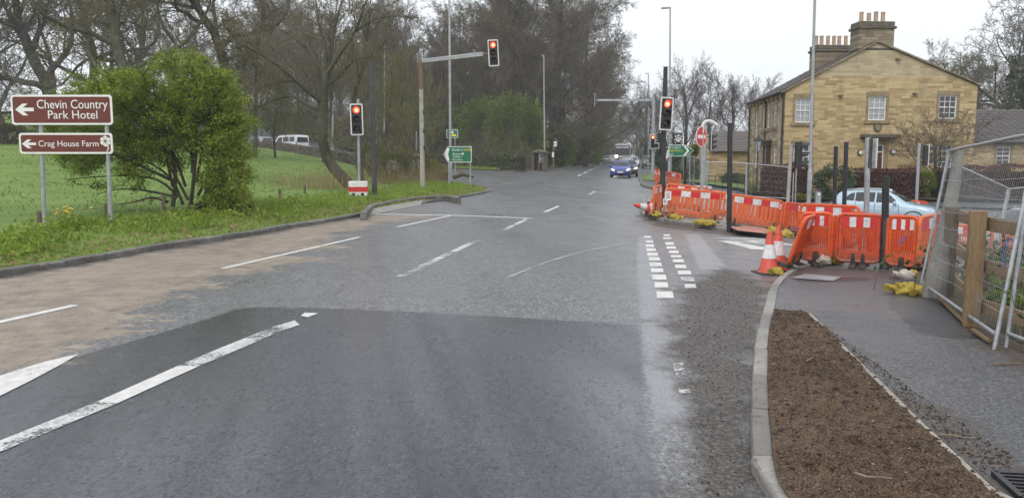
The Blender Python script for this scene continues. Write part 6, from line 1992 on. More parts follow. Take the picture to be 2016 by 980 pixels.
# island back row
bpx('orange barrier of the island back row beside the tall signal', (1306, 408), (1390, 405), .11, ORANGE2, 9, ya=29.6, yb=30.1)
bpx('orange barrier of the island back row behind the no entry post', (1393, 405), (1488, 412), .05, ORANGE2, 10, ya=30.0, yb=29.0)
bpx('orange barrier of the island back row in front of the leaning signal post', (1490, 412), (1577, 420), .0, ORANGE3, 9, ya=28.9, yb=27.8)
bpx('orange barrier closing the right end of the island ring', (1500, 440), (1578, 430), .05, ORANGE, 10, ya=25.3, yb=26.6)
# near corner
bpx('near orange barrier leaning outward beside the traffic cones', (1546, 532), (1573, 516), .11, ORANGE, 8, R(17), stripes=3, mg=.1)
bpx('near orange barrier with dense slats behind the white sandbag', (1569, 520), (1640, 522), .11, ORANGE, 12, stripes=5, mg=.09)
bpx('middle near orange barrier with bright red and white panel', (1640, 523), (1737, 529), .11, ORANGE3, 13, stripes=5, mg=.1)
bpx('near orange barrier right of the thick black pole', (1740, 531), (1808, 537), .11, ORANGE, 9, stripes=5, startred=False, mg=.09)
bpx('near orange barrier turned away beside the leaning mesh fence', (1804, 538), (1850, 520), .11, ORANGE2, 8, stripes=3, mg=.1)
# behind the near corner
bpx('orange barrier just behind the near corner row, left one', (1570, 500), (1690, 508), .06, ORANGE, 11, ya=18.6, yb=17.4)
bpx('orange barrier just behind the near corner row, middle one', (1690, 508), (1772, 510), -.2, ORANGE, 10, ya=17.8, yb=16.9)
bpx('orange barrier just behind the near corner row, right one', (1745, 500), (1832, 500), -.15, ORANGE3, 9, ya=18.6, yb=17.8)
bpx('orange barrier along the car side behind slim black poles', (1626, 470), (1712, 470), .0, ORANGE, 11, ya=31.2, yb=30.2)
bpx('orange barrier along the car side under its front wheel', (1718, 470), (1802, 470), .0, ORANGE, 11, ya=29.2, yb=28.0)
bpx('orange barrier along the car side behind the timber fence post', (1850, 470), (1955, 470), .0, ORANGE2, 11, ya=20.6, yb=20.0)
bpx('orange barrier along the car side at the right end behind the timber rails', (1957, 470), (2070, 470), .0, ORANGE2, 11, ya=19.9, yb=19.0)
bpx('short orange barrier beyond the pale blue car bonnet', (1784, 405), (1824, 405), .0, ORANGE, 8, ya=36.7, yb=36.4, stripes=3)
# far corner
bpx('faded orange barrier left of its twin at the far corner footway', (1288, 362), (1305, 363), .11, ORANGE2, 8, ya=49.5, yb=49.0, stripes=3)
bpx('faded orange barrier at the far corner footway beside the lamp column', (1313, 361), (1340, 364), .11, ORANGE2, 9, ya=50.0, yb=47.0, stripes=3)
# paper notices tied to the first barrier
def notice(px0, py0, px1, py1, y, label):
    a, b = PY(px0, py0, y), PY(px1, py1, y)
    t = thing('notice', label, 'notice', ((a.x + b.x) / 2, y, (a.z + b.z) / 2), R(-12))
    w, h = (b.x - a.x) / 2, (a.z - b.z) / 2
    MB().box(-w, w, -.004, .004, -h, h).build('sheet', SIGNWHITE, t)
    for i in range(5): MB().box(-w * .7, w * (.7 - .25 * (i % 2)), -.006, -.0045, h * (.55 - .28 * i), h * (.62 - .28 * i) + .008).build('text_line', DGREYP, t)
    return t
notice(1310, 377, 1321, 394, P(1312, 431, .11).y - .12, 'white paper notice with dark print taped to the first island barrier')
notice(1305.5, 391, 1312.5, 403, P(1308, 431, .11).y - .12, 'smaller white sheet below the paper notice on the island barrier')

# -- cones
def cone(label, loc, h=.75, rz=0.0, rot=None, group='red and white cones', sleeve=True, patchy=False):
    t = thing('traffic_cone', label, 'cone', loc, rz, group)
    if rot: t.rotation_euler = rot
    s = h / .75
    MB().prism([(x * s, z * s) for x, z in rrect(-.23, .23, -.23, .23, .05)], 0, .04 * s, Matrix.Rotation(PI / 2, 4, 'X')).build('base', RUBBER, t, bevel=.006)
    def rad(z): return (.175 - (.175 - .035) * (z / .75)) * s
    def seg(z0, z1, nm, m, e=0.0):
        MB().lathe([(rad(z0) + e, z0 * s), (rad(z1) + e, z1 * s)], 22).build(nm, m, t, smooth=True)
    MB().lathe([(.19 * s, .035 * s), (rad(.06), .06 * s), (rad(.72), .72 * s), (rad(.75) * .8, .75 * s)], 22).build('body', ORANGE2 if patchy else REDCONE, t, smooth=True)
    seg(.28, .52, 'white_sleeve', REFWHITE, .004)
    MB().lathe([(rad(.63) + .006, .63 * s), (rad(.66) + .008, .66 * s), (rad(.69) + .003, .69 * s)], 18).build('collar', REDCONE, t, smooth=True)
    return t
REDCONE = speckle('red_cone_plastic', (.52, .06, .035), (.64, .095, .05), 5, .55, c3=(.42, .07, .05))
q = P(1513, 539); cone('near red and white cone standing at the kerb end', q, .78, .2)
q2 = P(1531, 535); cone('second red and white cone close behind the first at the kerb end', Vector((q2.x + .02, q2.y + .1, q2.z)), .82, .5)
q = P(1292, 352, .12); cone('far red and white cone on the grass by the far gantry', on(PY(1291, 345, 62).x, 62, .17), .9, 0)
cone('second far red and white cone by the black post', on(PY(1296.5, 345, 60.5).x, 60.5, .17), .9, 0)
cone('far red and white cone behind the tall signal', on(PY(1301, 350, 50.5).x, 50.5, .12), .9, 0)
q = P(1278, 425, .11); cone('fallen cone lying at the island tip', (q.x + .1, q.y + .2, q.z + .22), .75, 0, (R(10), R(-78), R(20)))
q = P(1283, 425, .11); cone('dirty upright cone at the island tip', q, .6, 0, patchy=True)

# -- sandbags
def sandbag(label, loc, sx, sy, sz, mat, seed, rz=0.0, group='sandbags', neck=True):
    rg_ = random.Random(seed)
    bm = bmesh.new(); bmesh.ops.create_icosphere(bm, subdivisions=4, radius=1)
    off = Vector((seed * 3.1, seed * 1.7, 0))
    for v in bm.verts:
        p = v.co.copy(); 
        k = .95 + .34 * mnoise.noise(p * 1.3 + off) - .34 * abs(mnoise.noise(p * 2.3 + off)) - .22 * abs(mnoise.noise(p * 5 + off)) + .10
        fold = .16 * math.sin(p.x * 11 + 5 * mnoise.noise(p * 2 + off))
        v.co = Vector((p.x * sx * k, p.y * sy * k, (max(p.z, -.45) * (k + fold)) * sz + .42 * sz))
    me = bpy.data.meshes.new('bag'); bm.to_mesh(me); bm.free(); me.materials.append(mat)
    me.polygons.foreach_set('use_smooth', [True] * len(me.polygons))
    t = thing('sandbag', label, 'sandbag', loc, rz, group)
    add('sack', me, t)
    if neck:
        MB().tube(spline([(sx * .75, 0, sz * .55), (sx * 1.0, .02, sz * .7), (sx * 1.2, -.01, sz * .75), (sx * 1.38, .03, sz * .55)], 3), [.05, .045, .04, .035, .028, .03, .035, .045, .055, .06], 8).build('tied_neck', mat, t, smooth=True)
    return t
for (a, b, s, m, lab, sd) in [
    (1622, 520, (.22, .15, .15), WBAG, 'white sandbag lying against the near barrier foot', 1),
    (1644, 518, (.13, .17, .2), YBAG, 'yellow sandbag slumped over the near barrier foot', 2),
    (1783, 549, (.17, .13, .13), WBAG, 'white sandbag at the foot of the leaning mesh fence', 3),
    (1786, 577, (.22, .16, .14), YBAG, 'large crumpled yellow sandbag under the leaning mesh fence', 4),
    (1815, 580, (.16, .12, .10), YBAG, 'small yellow sandbag beside the crumpled one under the mesh fence', 5),
    (1798, 545, (.13, .1, .1), YBAG, 'yellow sandbag half hidden behind the white one at the fence', 6),
    (1292, 426, (.26, .18, .15), YBAG, 'yellow sandbag by the end on barrier at the island tip', 7),
    (1328, 432, (.2, .16, .16), YBAG, 'yellow sandbag beside the first island barrier foot', 8),
    (1381, 441, (.26, .18, .13), YBAG, 'yellow sandbag left of its pair by the middle of the island kerb', 9),
    (1398, 443, (.24, .18, .14), YBAG, 'yellow sandbag right of its pair by the middle of the island kerb', 10),
    (1521, 462, (.24, .18, .2), YBAG, 'yellow sandbag on the corner of the red tactile paving', 11),
    (1548, 466, (.26, .18, .16), YBAG, 'yellow sandbag behind the two traffic cones', 12),
    (1532, 540, (.10, .08, .11), YBAG, 'small yellow bag tucked against the second cone', 13),
    (1700, 520, (.16, .12, .1), WBAG, 'dirty white sandbag behind the middle near barrier', 14),
    (1757, 522, (.16, .12, .1), WBAG, 'dirty white sandbag behind the thick black pole', 15)]:
    q = P(a, b, .12)
    sandbag(lab, q, s[0] * .9, s[1] * .9, s[2] * .85, m, sd, sd * .7)
q = on(PY(1333, 364, 46.5).x, 46.5, .12); sandbag('far yellow sandbag by the far corner barrier', q, .3, .2, .16, YBAG, 16)
# blue rope ties on the near barriers
def rope(label, pxs, y):
    pts = [PY(a, b, y) for a, b in pxs]
    tag(MB().tube(spline(pts, 4), .008, 5).build('rope', BLUEROPE, None), label, 'rope')
rope('blue rope tied round the near barrier corner', [(1560, 446), (1566, 451), (1572, 448), (1570, 455), (1573, 470)], 13.6)
rope('blue rope hanging on the barrier right of the black pole', [(1768, 482), (1775, 470), (1782, 466), (1777, 474)], 13.1)
rope('blue rope tied to the mesh fence tubes', [(1982, 475), (1988, 471), (2005, 476), (2016, 474)], 7.6)
rope('blue rope hanging from the mesh fence tube', [(1985, 472), (1977, 490), (1976, 510), (1982, 525)], 7.7)

# -- mesh fence panels (galvanised tube frame, wire infill)
def wire_panel(label, bl, br, tl, tr, nv=56, nh=9, rt=.021, group='mesh fence panels', wires=True):
    """bottom-left, bottom-right, top-left, top-right corners in world space"""
    o0 = Vector(bl); t = thing('mesh_panel', label, 'fence', o0, 0, group)
    bl, br, tl, tr = [Vector(p) - o0 for p in (bl, br, tl, tr)]
    up = (tl - bl).normalized()
    for a, b in ((bl, tl), (br, tr)): MB().tube([a - up * .12, a.lerp(b, .95)], rt, 10).build('upright', GALV, t, smooth=True)
    crv = [bl.lerp(tl, .94), tl.lerp(tr, .004) - (tl - bl) * .015, tl.lerp(tr, .03), tl.lerp(tr, .97), tr.lerp(tl, .004) - (tr - br) * .015, br.lerp(tr, .94)]
    MB().tube(spline(crv, 4), rt, 10).build('top_rail', GALV, t, smooth=True)
    a, b = bl.lerp(tl, .07), br.lerp(tr, .07)
    MB().tube([a, b], rt, 10).build('bottom_rail', GALV, t, smooth=True)
    if wires:
        w = MB()
        for i in range(1, nv):
            u = i / nv; p, q = a.lerp(b, u), tl.lerp(tr, u); w.tube([p, q], .0013, 3, False)
        ob = w.build('wire_mesh', GALV, t); ob['kind'] = 'stuff'
        for j in range(1, nh):
            v = j / nh; p, q = a.lerp(tl, v), b.lerp(tr, v)
            m = (q - p).cross(up).normalized()
            MB().tube([p, p.lerp(q, .25) - up * .015, p.lerp(q, .5) + up * .01, p.lerp(q, .75) - up * .012, q], .0028, 4, False).build('cross_wire', GALV, t)
    return t
yA, yB = 11.0, 7.75
blA = P(1810, 575, .11); brA = P(1957, 690, .11)
tlA = PY(1869, 297, blA.y + .15); trA = PY(2043, 262, brA.y + .25)
wire_panel('leaning galvanised mesh fence panel beside the timber fence', blA, brA, tlA, trA)
blB = P(1981, 683, .12); brB = Vector((blB.x - .1, blB.y - 3.3, G(0, 4) + .12))
tlB = PY(2036, 300, blB.y + .2); trB = tlB + (brB - blB)
wire_panel('second mesh fence panel starting right after the leaning one', blB, brB, tlB, trB)
blC = on(PY(1838, 560, 12.4).x, 12.4, .11); brC = on(PY(1955, 480, 15.6).x, 15.6, -.05)
tlC = PY(1888, 328, 12.8); trC = PY(1985, 371, 15.8)
wire_panel('mesh fence panel running back behind the timber fence', blC, brC, tlC, trC, 60, 8)
blD = on(PY(1962, 470, 15.9).x, 15.9, -.05); brD = on(PY(2080, 470, 15.0).x, 15.0, -.05)
tlD = PY(1988, 372, 16.0); trD = PY(2110, 362, 15.1)
wire_panel('mesh fence panel across the bank behind the timber rails', blD, brD, tlD, trD, 60, 8)
# far mesh fence by the outbuilding
yF = 41.5
def farpanel(lab, px0, px1, pt0, pt1, y0, y1, wires=True):
    a, b = on(PY(px0, 370, y0).x, y0, .12), on(PY(px1, 370, y1).x, y1, .12)
    ta, tb = PY(px0 + 1, pt0, y0), PY(px1 + 1, pt1, y1)
    wire_panel(lab, a, b, ta, tb, 40, 6, .028)
farpanel('far mesh fence panel before the outbuilding', 1392, 1468, 319, 321, 41.0, 40.6)
farpanel('far mesh fence panel crossing the garden path', 1470, 1551, 322, 329, 40.6, 39.3)
farpanel('far mesh fence panel edge on beside the right pointing sign', 1366, 1390, 309, 318, 52, 42)
farpanel('far mesh fence panel next along beside the right pointing sign', 1345, 1366, 306, 309, 62, 52.2)
# low metal railing in front of the outbuilding
def railing():
    A, B = on(PY(1393, 365, 42).x, 42, .12), on(PY(1466, 372, 42).x, 42, .12)
    t = thing('railing', 'low black iron railing in front of the small outbuilding', 'railing', A)
    d = B - A
    for i in range(6): p = d * (i / 5); MB().tube([p - Vector((0, 0, .1)), p + Vector((0, 0, 1.1))], .02, 6).build('post', IRON, t)
    for z in (.2, .5, .8, 1.08): MB().tube([Vector((0, 0, z)), d + Vector((0, 0, z))], .012, 5).build('rail', IRON, t)
railing()
# -- timber post and rail fence
def timber_fence():
    P1 = P(1911, 640, .12); P0 = P(1864, 582, .12); P2_ = Vector((P1.x - .02, P1.y - 2.2, P1.z - .03))
    t = thing('timber_fence', 'post and rail timber fence of pale new wood beside the footway', 'fence', P1)
    d = (P1 - P0).normalized()
    def post(p, h, w, mat, nm='post', lab=None):
        m = MB().box(-w / 2, w / 2, -w / 2, w / 2, -.3, h); o = m.build(nm, mat, t, p - P1, (0, 0, math.atan2(d.y, d.x)), bevel=.006)
        if lab: o['label'] = lab
    hh = PY(1912, 415, P1.y).z - P1.z
    post(P1, hh, .16, NEWWOOD)
    post(P0, hh * .98, .16, OLDWOOD, 'post', 'old dark timber post')
    post(P2_, hh, .19, NEWWOOD)
    ang = math.atan2(d.y, d.x)
    for (z) in (hh - .14, hh - .60, hh - 1.04):
        for a, b in ((P0, P1), (P1, P2_)):
            a2, b2 = a - P1 + Vector((.10, .03, z)), b - P1 + Vector((.10, .03, z))
            a2 = a2 + d * .02; b2 = b2 - d * .02
            L = (b2 - a2).length
            o = MB().box(0, L, -.02, .02, -.075, .075).build('rail', NEWRAIL, t, a2, (0, -math.atan2(b2.z - a2.z, math.hypot(b2.x - a2.x, b2.y - a2.y)), math.atan2(b2.y - a2.y, b2.x - a2.x)), bevel=.005)
    # loose battens on the ground
    for (p, q, lab) in (((1850, 590), (1900, 638), 'pale timber batten lying below the mesh fence'), ((1915, 652), (1948, 675), 'short pale timber batten lying near the fence foot')):
        a, b = P(*p, .14), P(*q, .14)
        tag(MB().beam(a + Vector((0, 0, .02)), b + Vector((0, 0, .02)), .045, .03).build('batten', NEWRAIL, None, bevel=.004), lab, 'timber')
timber_fence()
def leaning_pole():
    a = P(1838, 585, .11); b = PY(1890, 297, a.y + .4)
    m = MB(); pts = [a - Vector((0, 0, .2))] + [a.lerp(b, t) for t in (.02, .2, .4, .6, .8, 1.0)]
    m.tube(pts, [.165, .16, .14, .115, .095, .075, .06], 14)
    o = m.build('leaning_pole', POLEWOOD, None, smooth=True)
    tag(o, 'thick weathered grey timber pole leaning behind the mesh fence', 'pole')
leaning_pole()
# ------------------------------------------------------------------ trees and plants
def rv(rg): return Vector((rg.gauss(0, 1), rg.gauss(0, 1), rg.gauss(0, 1)))
class TreeGen:
    def __init__(s, seed, spec):
        s.rg = random.Random(seed); s.sp = spec; s.chains = []; s.segs = []; s.tips = []
    def branch(s, p, d, L, r, lvl, path=None):
        sp = s.sp; rg = s.rg
        n = max(2, int(round(L / sp['seg'][lvl])))
        if path is None:
            st = L / n; pts = [p]; dirs = []
            wig, tr = sp['wig'][lvl], sp['trop'][lvl]
            for i in range(n):
                d = (d + rv(rg) * wig + Vector((0, 0, tr))).normalized()
                p = p + d * st; pts.append(p); dirs.append(d)
        else:
            pts = path; n = len(pts) - 1; dirs = [(pts[i + 1] - pts[i]).normalized() for i in range(n)]
            L = sum((pts[i + 1] - pts[i]).length for i in range(n))
        tp = sp['taper'][lvl]
        rs = [max(sp['rmin'], r * (1 - tp * (i / n) ** .9)) for i in range(n + 1)]
        if lvl <= sp['thick']: s.chains.append((pts, rs))
        else:
            for i in range(n): s.segs.append((*pts[i], *pts[i + 1], rs[i], rs[i + 1]))
        if lvl >= sp['max']:
            s.tips.append((pts[-1], dirs[-1])); 
            if n > 1: s.tips.append((pts[n // 2], dirs[n // 2]))
            return
        nc = sp['n'][lvl]; t0 = sp['start'][lvl]; ph = rg.uniform(0, 6.28)
        for k in range(nc):
            t = t0 + (1 - t0) * (k + rg.random()) / nc
            t = min(t, .999); f = t * n; i = int(f)
            q = pts[i].lerp(pts[i + 1], f - i); dd = dirs[i]
            u, w = frame_of(dd); ph += 2.4 + rg.uniform(-.5, .5)
            an = R(sp['ang'][lvl] * rg.uniform(.7, 1.25))
            nd = dd * math.cos(an) + (u * math.cos(ph) + w * math.sin(ph)) * math.sin(an)
            nd = (nd + Vector((0, 0, sp['lift'][lvl]))).normalized()
            cl = L * sp['ratio'][lvl] * rg.uniform(.65, 1.2) * (1 - sp['short'][lvl] * (t - t0) / (1 - t0 + 1e-6))
            if cl < sp['seg'][lvl + 1] * .5: continue
            rr = max(sp['rmin'], min(rs[i] * .8, rs[i] * sp['rr'][lvl] * rg.uniform(.8, 1.15)))
            s.branch(q, nd, cl, rr, lvl + 1)
def chains_mesh(name, chains, mat, n=8):
    m = MB()
    for pts, rs in chains: m.tube(pts, list(rs), n if rs[0] > .06 else 5, True)
    return m.mesh(name, mat, True)
def segs_arrays(segs, sides=3):
    A = np.asarray(segs, dtype=np.float64); p0, p1, r0, r1 = A[:, 0:3], A[:, 3:6], A[:, 6], A[:, 7]
    d = p1 - p0; d /= np.linalg.norm(d, axis=1)[:, None] + 1e-9
    ref = np.where(np.abs(d[:, 2:3]) < .9, np.array([[0, 0, 1.0]]), np.array([[1.0, 0, 0]]))
    u = np.cross(d, ref); u /= np.linalg.norm(u, axis=1)[:, None] + 1e-9; w = np.cross(d, u)
    N = len(A); V = np.empty((N, 2, sides, 3))
    for k in range(sides):
        a = 2 * PI * k / sides; o = u * math.cos(a) + w * math.sin(a)
        V[:, 0, k] = p0 + o * r0[:, None]; V[:, 1, k] = p1 + o * r1[:, None]
    base = (np.arange(N) * 2 * sides)[:, None]
    F = []
    for k in range(sides):
        j = (k + 1) % sides
        F.append(np.concatenate([base + k, base + j, base + sides + j, base + sides + k], 1))
    return V.reshape(-1, 3), np.concatenate(F, 0)
def segs_mesh(name, segs, mat, sides=3):
    V, F = segs_arrays(segs, sides); return np_mesh(name, V, F, mat, False)
def leaf_arrays(C, size, seed, droop=0.0, aspect=.6, flat=0.0):
    """diamond leaves at points C"""
    rg = np.random.default_rng(seed); C = np.asarray(C, float); N = len(C)
    a = rg.normal(0, 1, (N, 3)); a[:, 2] = a[:, 2] * (1 - flat) - droop; a /= np.linalg.norm(a, axis=1)[:, None] + 1e-9
    b = rg.normal(0, 1, (N, 3)); b -= a * (a * b).sum(1)[:, None]; b /= np.linalg.norm(b, axis=1)[:, None] + 1e-9
    s = (np.asarray(size) * rg.uniform(.65, 1.35, N))[:, None]
    V = np.stack([C - a * s * .5, C + b * s * .5 * aspect, C + a * s * .5, C - b * s * .5 * aspect], 1).reshape(-1, 3)
    F = np.arange(N * 4).reshape(N, 4); return V, F
def leaf_mesh(name, C, size, mat, seed, **k):
    V, F = leaf_arrays(C, size, seed, **k); return np_mesh(name, V, F, mat, False)
def tip_cloud(tips, per, spread, seed):
    rg = np.random.default_rng(seed); T = np.array([tuple(t[0]) for t in tips])
    T = np.repeat(T, per, 0); return T + rg.normal(0, spread, T.shape)

SP_OAK = dict(max=4, thick=1, rmin=.010, seg=[.7, .55, .4, .3, .22], wig=[.12, .22, .26, .28, .3], trop=[.05, .03, .03, .02, .02], taper=[.75, .85, .85, .8, .6],
              n=[12, 10, 9, 6], start=[.22, .22, .15, .1], ang=[58, 48, 45, 45], lift=[.12, .08, .05, .03], ratio=[.75, .50, .45, .48], short=[.45, .45, .4, .3], rr=[.55, .5, .5, .55])
SP_SLIM = dict(max=4, thick=1, rmin=.009, seg=[.9, .6, .45, .3, .25], wig=[.06, .14, .18, .22, .25], trop=[.05, .06, .05, .04, .03], taper=[.85, .85, .85, .8, .6],
               n=[20, 9, 7, 5], start=[.18, .2, .15, .1], ang=[46, 42, 42, 42], lift=[.2, .15, .1, .05], ratio=[.34, .48, .5, .5], short=[.55, .4, .4, .3], rr=[.42, .5, .5, .55])
SP_BEECH = dict(max=4, thick=1, rmin=.011, seg=[.9, .7, .5, .35, .25], wig=[.07, .14, .18, .2, .22], trop=[.05, .04, .0, -.02, -.03], taper=[.85, .85, .85, .8, .6],
                n=[32, 14, 11, 7], start=[.12, .12, .1, .1], ang=[55, 42, 42, 42], lift=[.22, .06, .0, -.03], ratio=[.46, .42, .42, .45], short=[.5, .4, .35, .3], rr=[.26, .45, .55, .6])
SP_FAN = dict(max=4, thick=1, rmin=.009, seg=[.6, .7, .5, .35, .25], wig=[.05, .1, .15, .2, .22], trop=[.1, .06, .05, .04, .03], taper=[.6, .85, .85, .8, .6],
              n=[14, 11, 9, 5], start=[.18, .15, .12, .1], ang=[42, 34, 38, 42], lift=[.15, .1, .06, .03], ratio=[.72, .45, .42, .45], short=[.35, .4, .35, .3], rr=[.36, .42, .5, .55])
def tree_meshes(seed, spec, height, r, bmat, tmat, budmat=None, bud=(1, .06, .035), lean=0.0):
    g = TreeGen(seed, spec)
    g.branch(Vector((0, 0, -.2)), Vector((lean, 0, 1)).normalized(), height, r, 0)
    out = {'trunk': chains_mesh('trunk', g.chains, bmat), 'crown': segs_mesh('crown', g.segs, tmat)}
    if budmat: out['buds'] = leaf_mesh('buds', tip_cloud(g.tips, bud[0], bud[1], seed), bud[2], budmat, seed)
    return out
def plant_tree(name, ms, label, loc, rz=0.0, sc=1.0, group=None, cat='tree', zs=1.0):
    t = thing(name, label, cat, loc, rz, group); t.scale = (sc, sc, sc * zs)
    for k, me in ms.items(): add(k, me, t)
    return t
V_OAK = [tree_meshes(11, SP_OAK, 9.0, .38, BARKG, TWIGG, BUD, (1, .08, .05)), tree_meshes(12, SP_OAK, 9.0, .34, BARK, TWIG, BUD, (1, .08, .05))]
V_SLIM = [tree_meshes(21, SP_SLIM, 13, .20, BARK, TWIG, BUD, (1, .08, .045)), tree_meshes(22, SP_SLIM, 12, .17, BARKD, TWIGY, BUD, (2, .10, .05)), tree_meshes(23, SP_SLIM, 13, .22, BARK, TWIGB)]
V_BEECH = [tree_meshes(31, SP_BEECH, 17, .42, BARKD, TWIGB), tree_meshes(32, SP_BEECH, 17, .40, BARKD, TWIGB)]
V_FAN = [tree_meshes(41, SP_FAN, 8.5, .26, BARKG, TWIGG), tree_meshes(42, SP_FAN, 8.5, .24, BARKG, TWIGG)]
PENDING = []
def gz(x, y):
    """top of whatever ground sheet lies here"""
    if in_poly(x, y, field_poly): return field_h(x, y)
    if in_poly(x, y, wood_poly): return wood_h(x, y)
    return G(x, y) + .1
def at_px(px, y): x = (px - CX) / FPX * y * 1.0; return Vector((x, y, gz(x, y)))

# -- trees standing in or behind the field on the left
for (px, y, v, rz, sc, lab) in [
    (-60, 58, 0, .4, 1.7, 'wide bare grey tree at the far left edge of the field'),
    (110, 62, 0, 2.2, 1.65, 'spreading bare grey tree behind the brown sign'),
    (150, 74, 1, 4.0, 1.9, 'bare many limbed tree just behind the grey spreading one'),
    (318, 52, 1, 1.1, 1.6, 'upright bare tree rising behind the green hawthorn'),
    (420, 60, 1, 3.3, 1.75, 'bare branching tree right behind the hawthorn top'),
    (250, 88, 0, 5.0, 2.0, 'pale distant bare tree between the field trees'),
    (20, 95, 0, .9, 2.0, 'faint distant bare tree beyond the field hedge')]:
    plant_tree('bare_tree', V_OAK[v], lab, at_px(px, y), rz, sc, 'bare trees of the field')
# -- woodland behind the left road
rgt = random.Random(77)
WL = ['slender bare tree, grey green bark,', 'slender bare tree, olive buds,', 'slender bare tree, brown twigs,']
WR = ['at the roadside edge of the left wood', 'just inside the edge of the left wood', 'in the middle of the left wood', 'well inside the left wood', 'deep in the left wood', 'at the back of the left wood']
for row, (y0, n, x0, x1) in enumerate([(92, 11, 470, 900), (104, 14, 420, 960), (118, 15, 380, 1000), (138, 16, 330, 1060), (160, 16, 280, 1100), (185, 14, 200, 1120)]):
    for i in range(n):
        px = x0 + (x1 - x0) * (i + rgt.uniform(.15, .85)) / n
        y = y0 + rgt.uniform(-4, 4)
        x = (px - CX) / FPX * y
        if not in_poly(x, y, wood_poly): continue
        if dist_line(x, y, far_left) < 2.0: continue
        v = rgt.choice([0, 1, 1, 2, 0])
        plant_tree('woodland_tree', V_SLIM[v], WL[v] + ' ' + WR[row], (x, y, wood_h(x, y)), rgt.uniform(0, 6.28), rgt.uniform(1.15, 1.55), '%s %s' % (WL[v][8:-1], WR[row]))
for (px, y, v, rz, sc, lab) in [(560, 138, 1, 2.2, 1.2, 'behind the small twin stemmed tree'), (640, 128, 0, 3.1, 1.1, 'behind the leaning tree'), (715, 135, 1, .2, 1.15, 'behind the block signal'), (790, 130, 0, 4.2, 1.15, 'behind the gantry mast'), (850, 118, 1, 5.2, 1.1, 'between the gantry mast and lamp column'), (900, 132, 0, .9, 1.25, 'behind the verge lamp column'), (600, 160, 1, 3.9, 1.4, 'far behind the leaning tree'), (760, 165, 0, 2.0, 1.4, 'far behind the gantry mast')]:
    x = (px - CX) / FPX * y; plant_tree('beech_tree', V_BEECH[v], 'brown bare tree with dense fine twigs ' + lab, (x, y, gz(x, y)), rz, sc, 'dense brown trees in the left wood')
for i, (px, y, w, h, m) in enumerate([(20, 76, 90, 50, BRAMBLE), (110, 84, 110, 60, TWIGY), (215, 94, 110, 70, BRAMBLE), (300, 100, 110, 75, TWIGY), (390, 104, 110, 80, BRAMBLE), (470, 107, 100, 80, TWIGY), (545, 112, 90, 80, IVY), (610, 108, 80, 70, BRAMBLE), (690, 104, 90, 70, TWIGY)]):
    PENDING.append(('thicket', 'brushy thicket %s' % ['at the far left field edge', 'behind the left sign leg', 'between sign and hawthorn', 'behind the hawthorn middle', 'behind the hawthorn right half', 'right of the hawthorn', 'dark, behind the silver car', 'behind the white van', 'behind the block signal'][i], px, y, w, h, 2400, .26, m, 300 + i, .5))
# scrub trees between the field and the left road
for (px, y, v, sc, lab) in [(505, 58, 0, .95, 'thin bare tree with a curving trunk right of the hawthorn'), (545, 61, 1, .55, 'small twin stemmed bare tree standing in the field'), (640, 64, 0, 1.05, 'pale barked tree behind the leaning tree'), (760, 56, 1, .7, 'young bare tree with buds behind the gantry mast'), (800, 62, 1, .75, 'young budding tree just right of the gantry mast'), (705, 60, 2, .62, 'young bare tree behind the concrete block signal'), (855, 70, 1, .7, 'young budding tree beside the green sign')]:
    plant_tree('scrub_tree', V_SLIM[v], lab, at_px(px, y), rgt.uniform(0, 6), sc)
# -- great dark beeches by the far road
for (px, y, v, rz, sc, lab) in [
    (985, 98, 0, .3, 1.25, 'great dark bare tree at the left of the roadside group'), (1050, 93, 1, 2.0, 1.5, 'great dark bare tree with ivy on its trunk behind the bus shelter'),
    (1105, 108, 0, 4.1, 1.6, 'great dark bare tree beyond the bus stop'), (1152, 126, 1, 1.0, 1.6, 'great dark bare tree farther along the left roadside'),
    (1174, 150, 0, 2.8, 1.55, 'great dark bare tree halfway down the left roadside'), (1182, 180, 1, .7, 1.45, 'distant great bare tree on the left roadside'), (1196, 215, 0, 3.6, 1.4, 'farthest great bare tree on the left roadside'),
    (930, 112, 1, 5.2, 1.3, 'dark bare tree behind the green sign wood'), (1020, 125, 0, 1.9, 1.6, 'dark bare tree filling the wood behind the roadside group'), (1085, 150, 1, 4.4, 1.7, 'dark bare tree deep behind the roadside group')]:
    x = (px - CX) / FPX * y
    plant_tree('beech_tree', V_BEECH[v], lab, (x, y, wood_h(x, y) if in_poly(x, y, wood_poly) else G(x, y)), rz, sc, 'great trees along the far road')
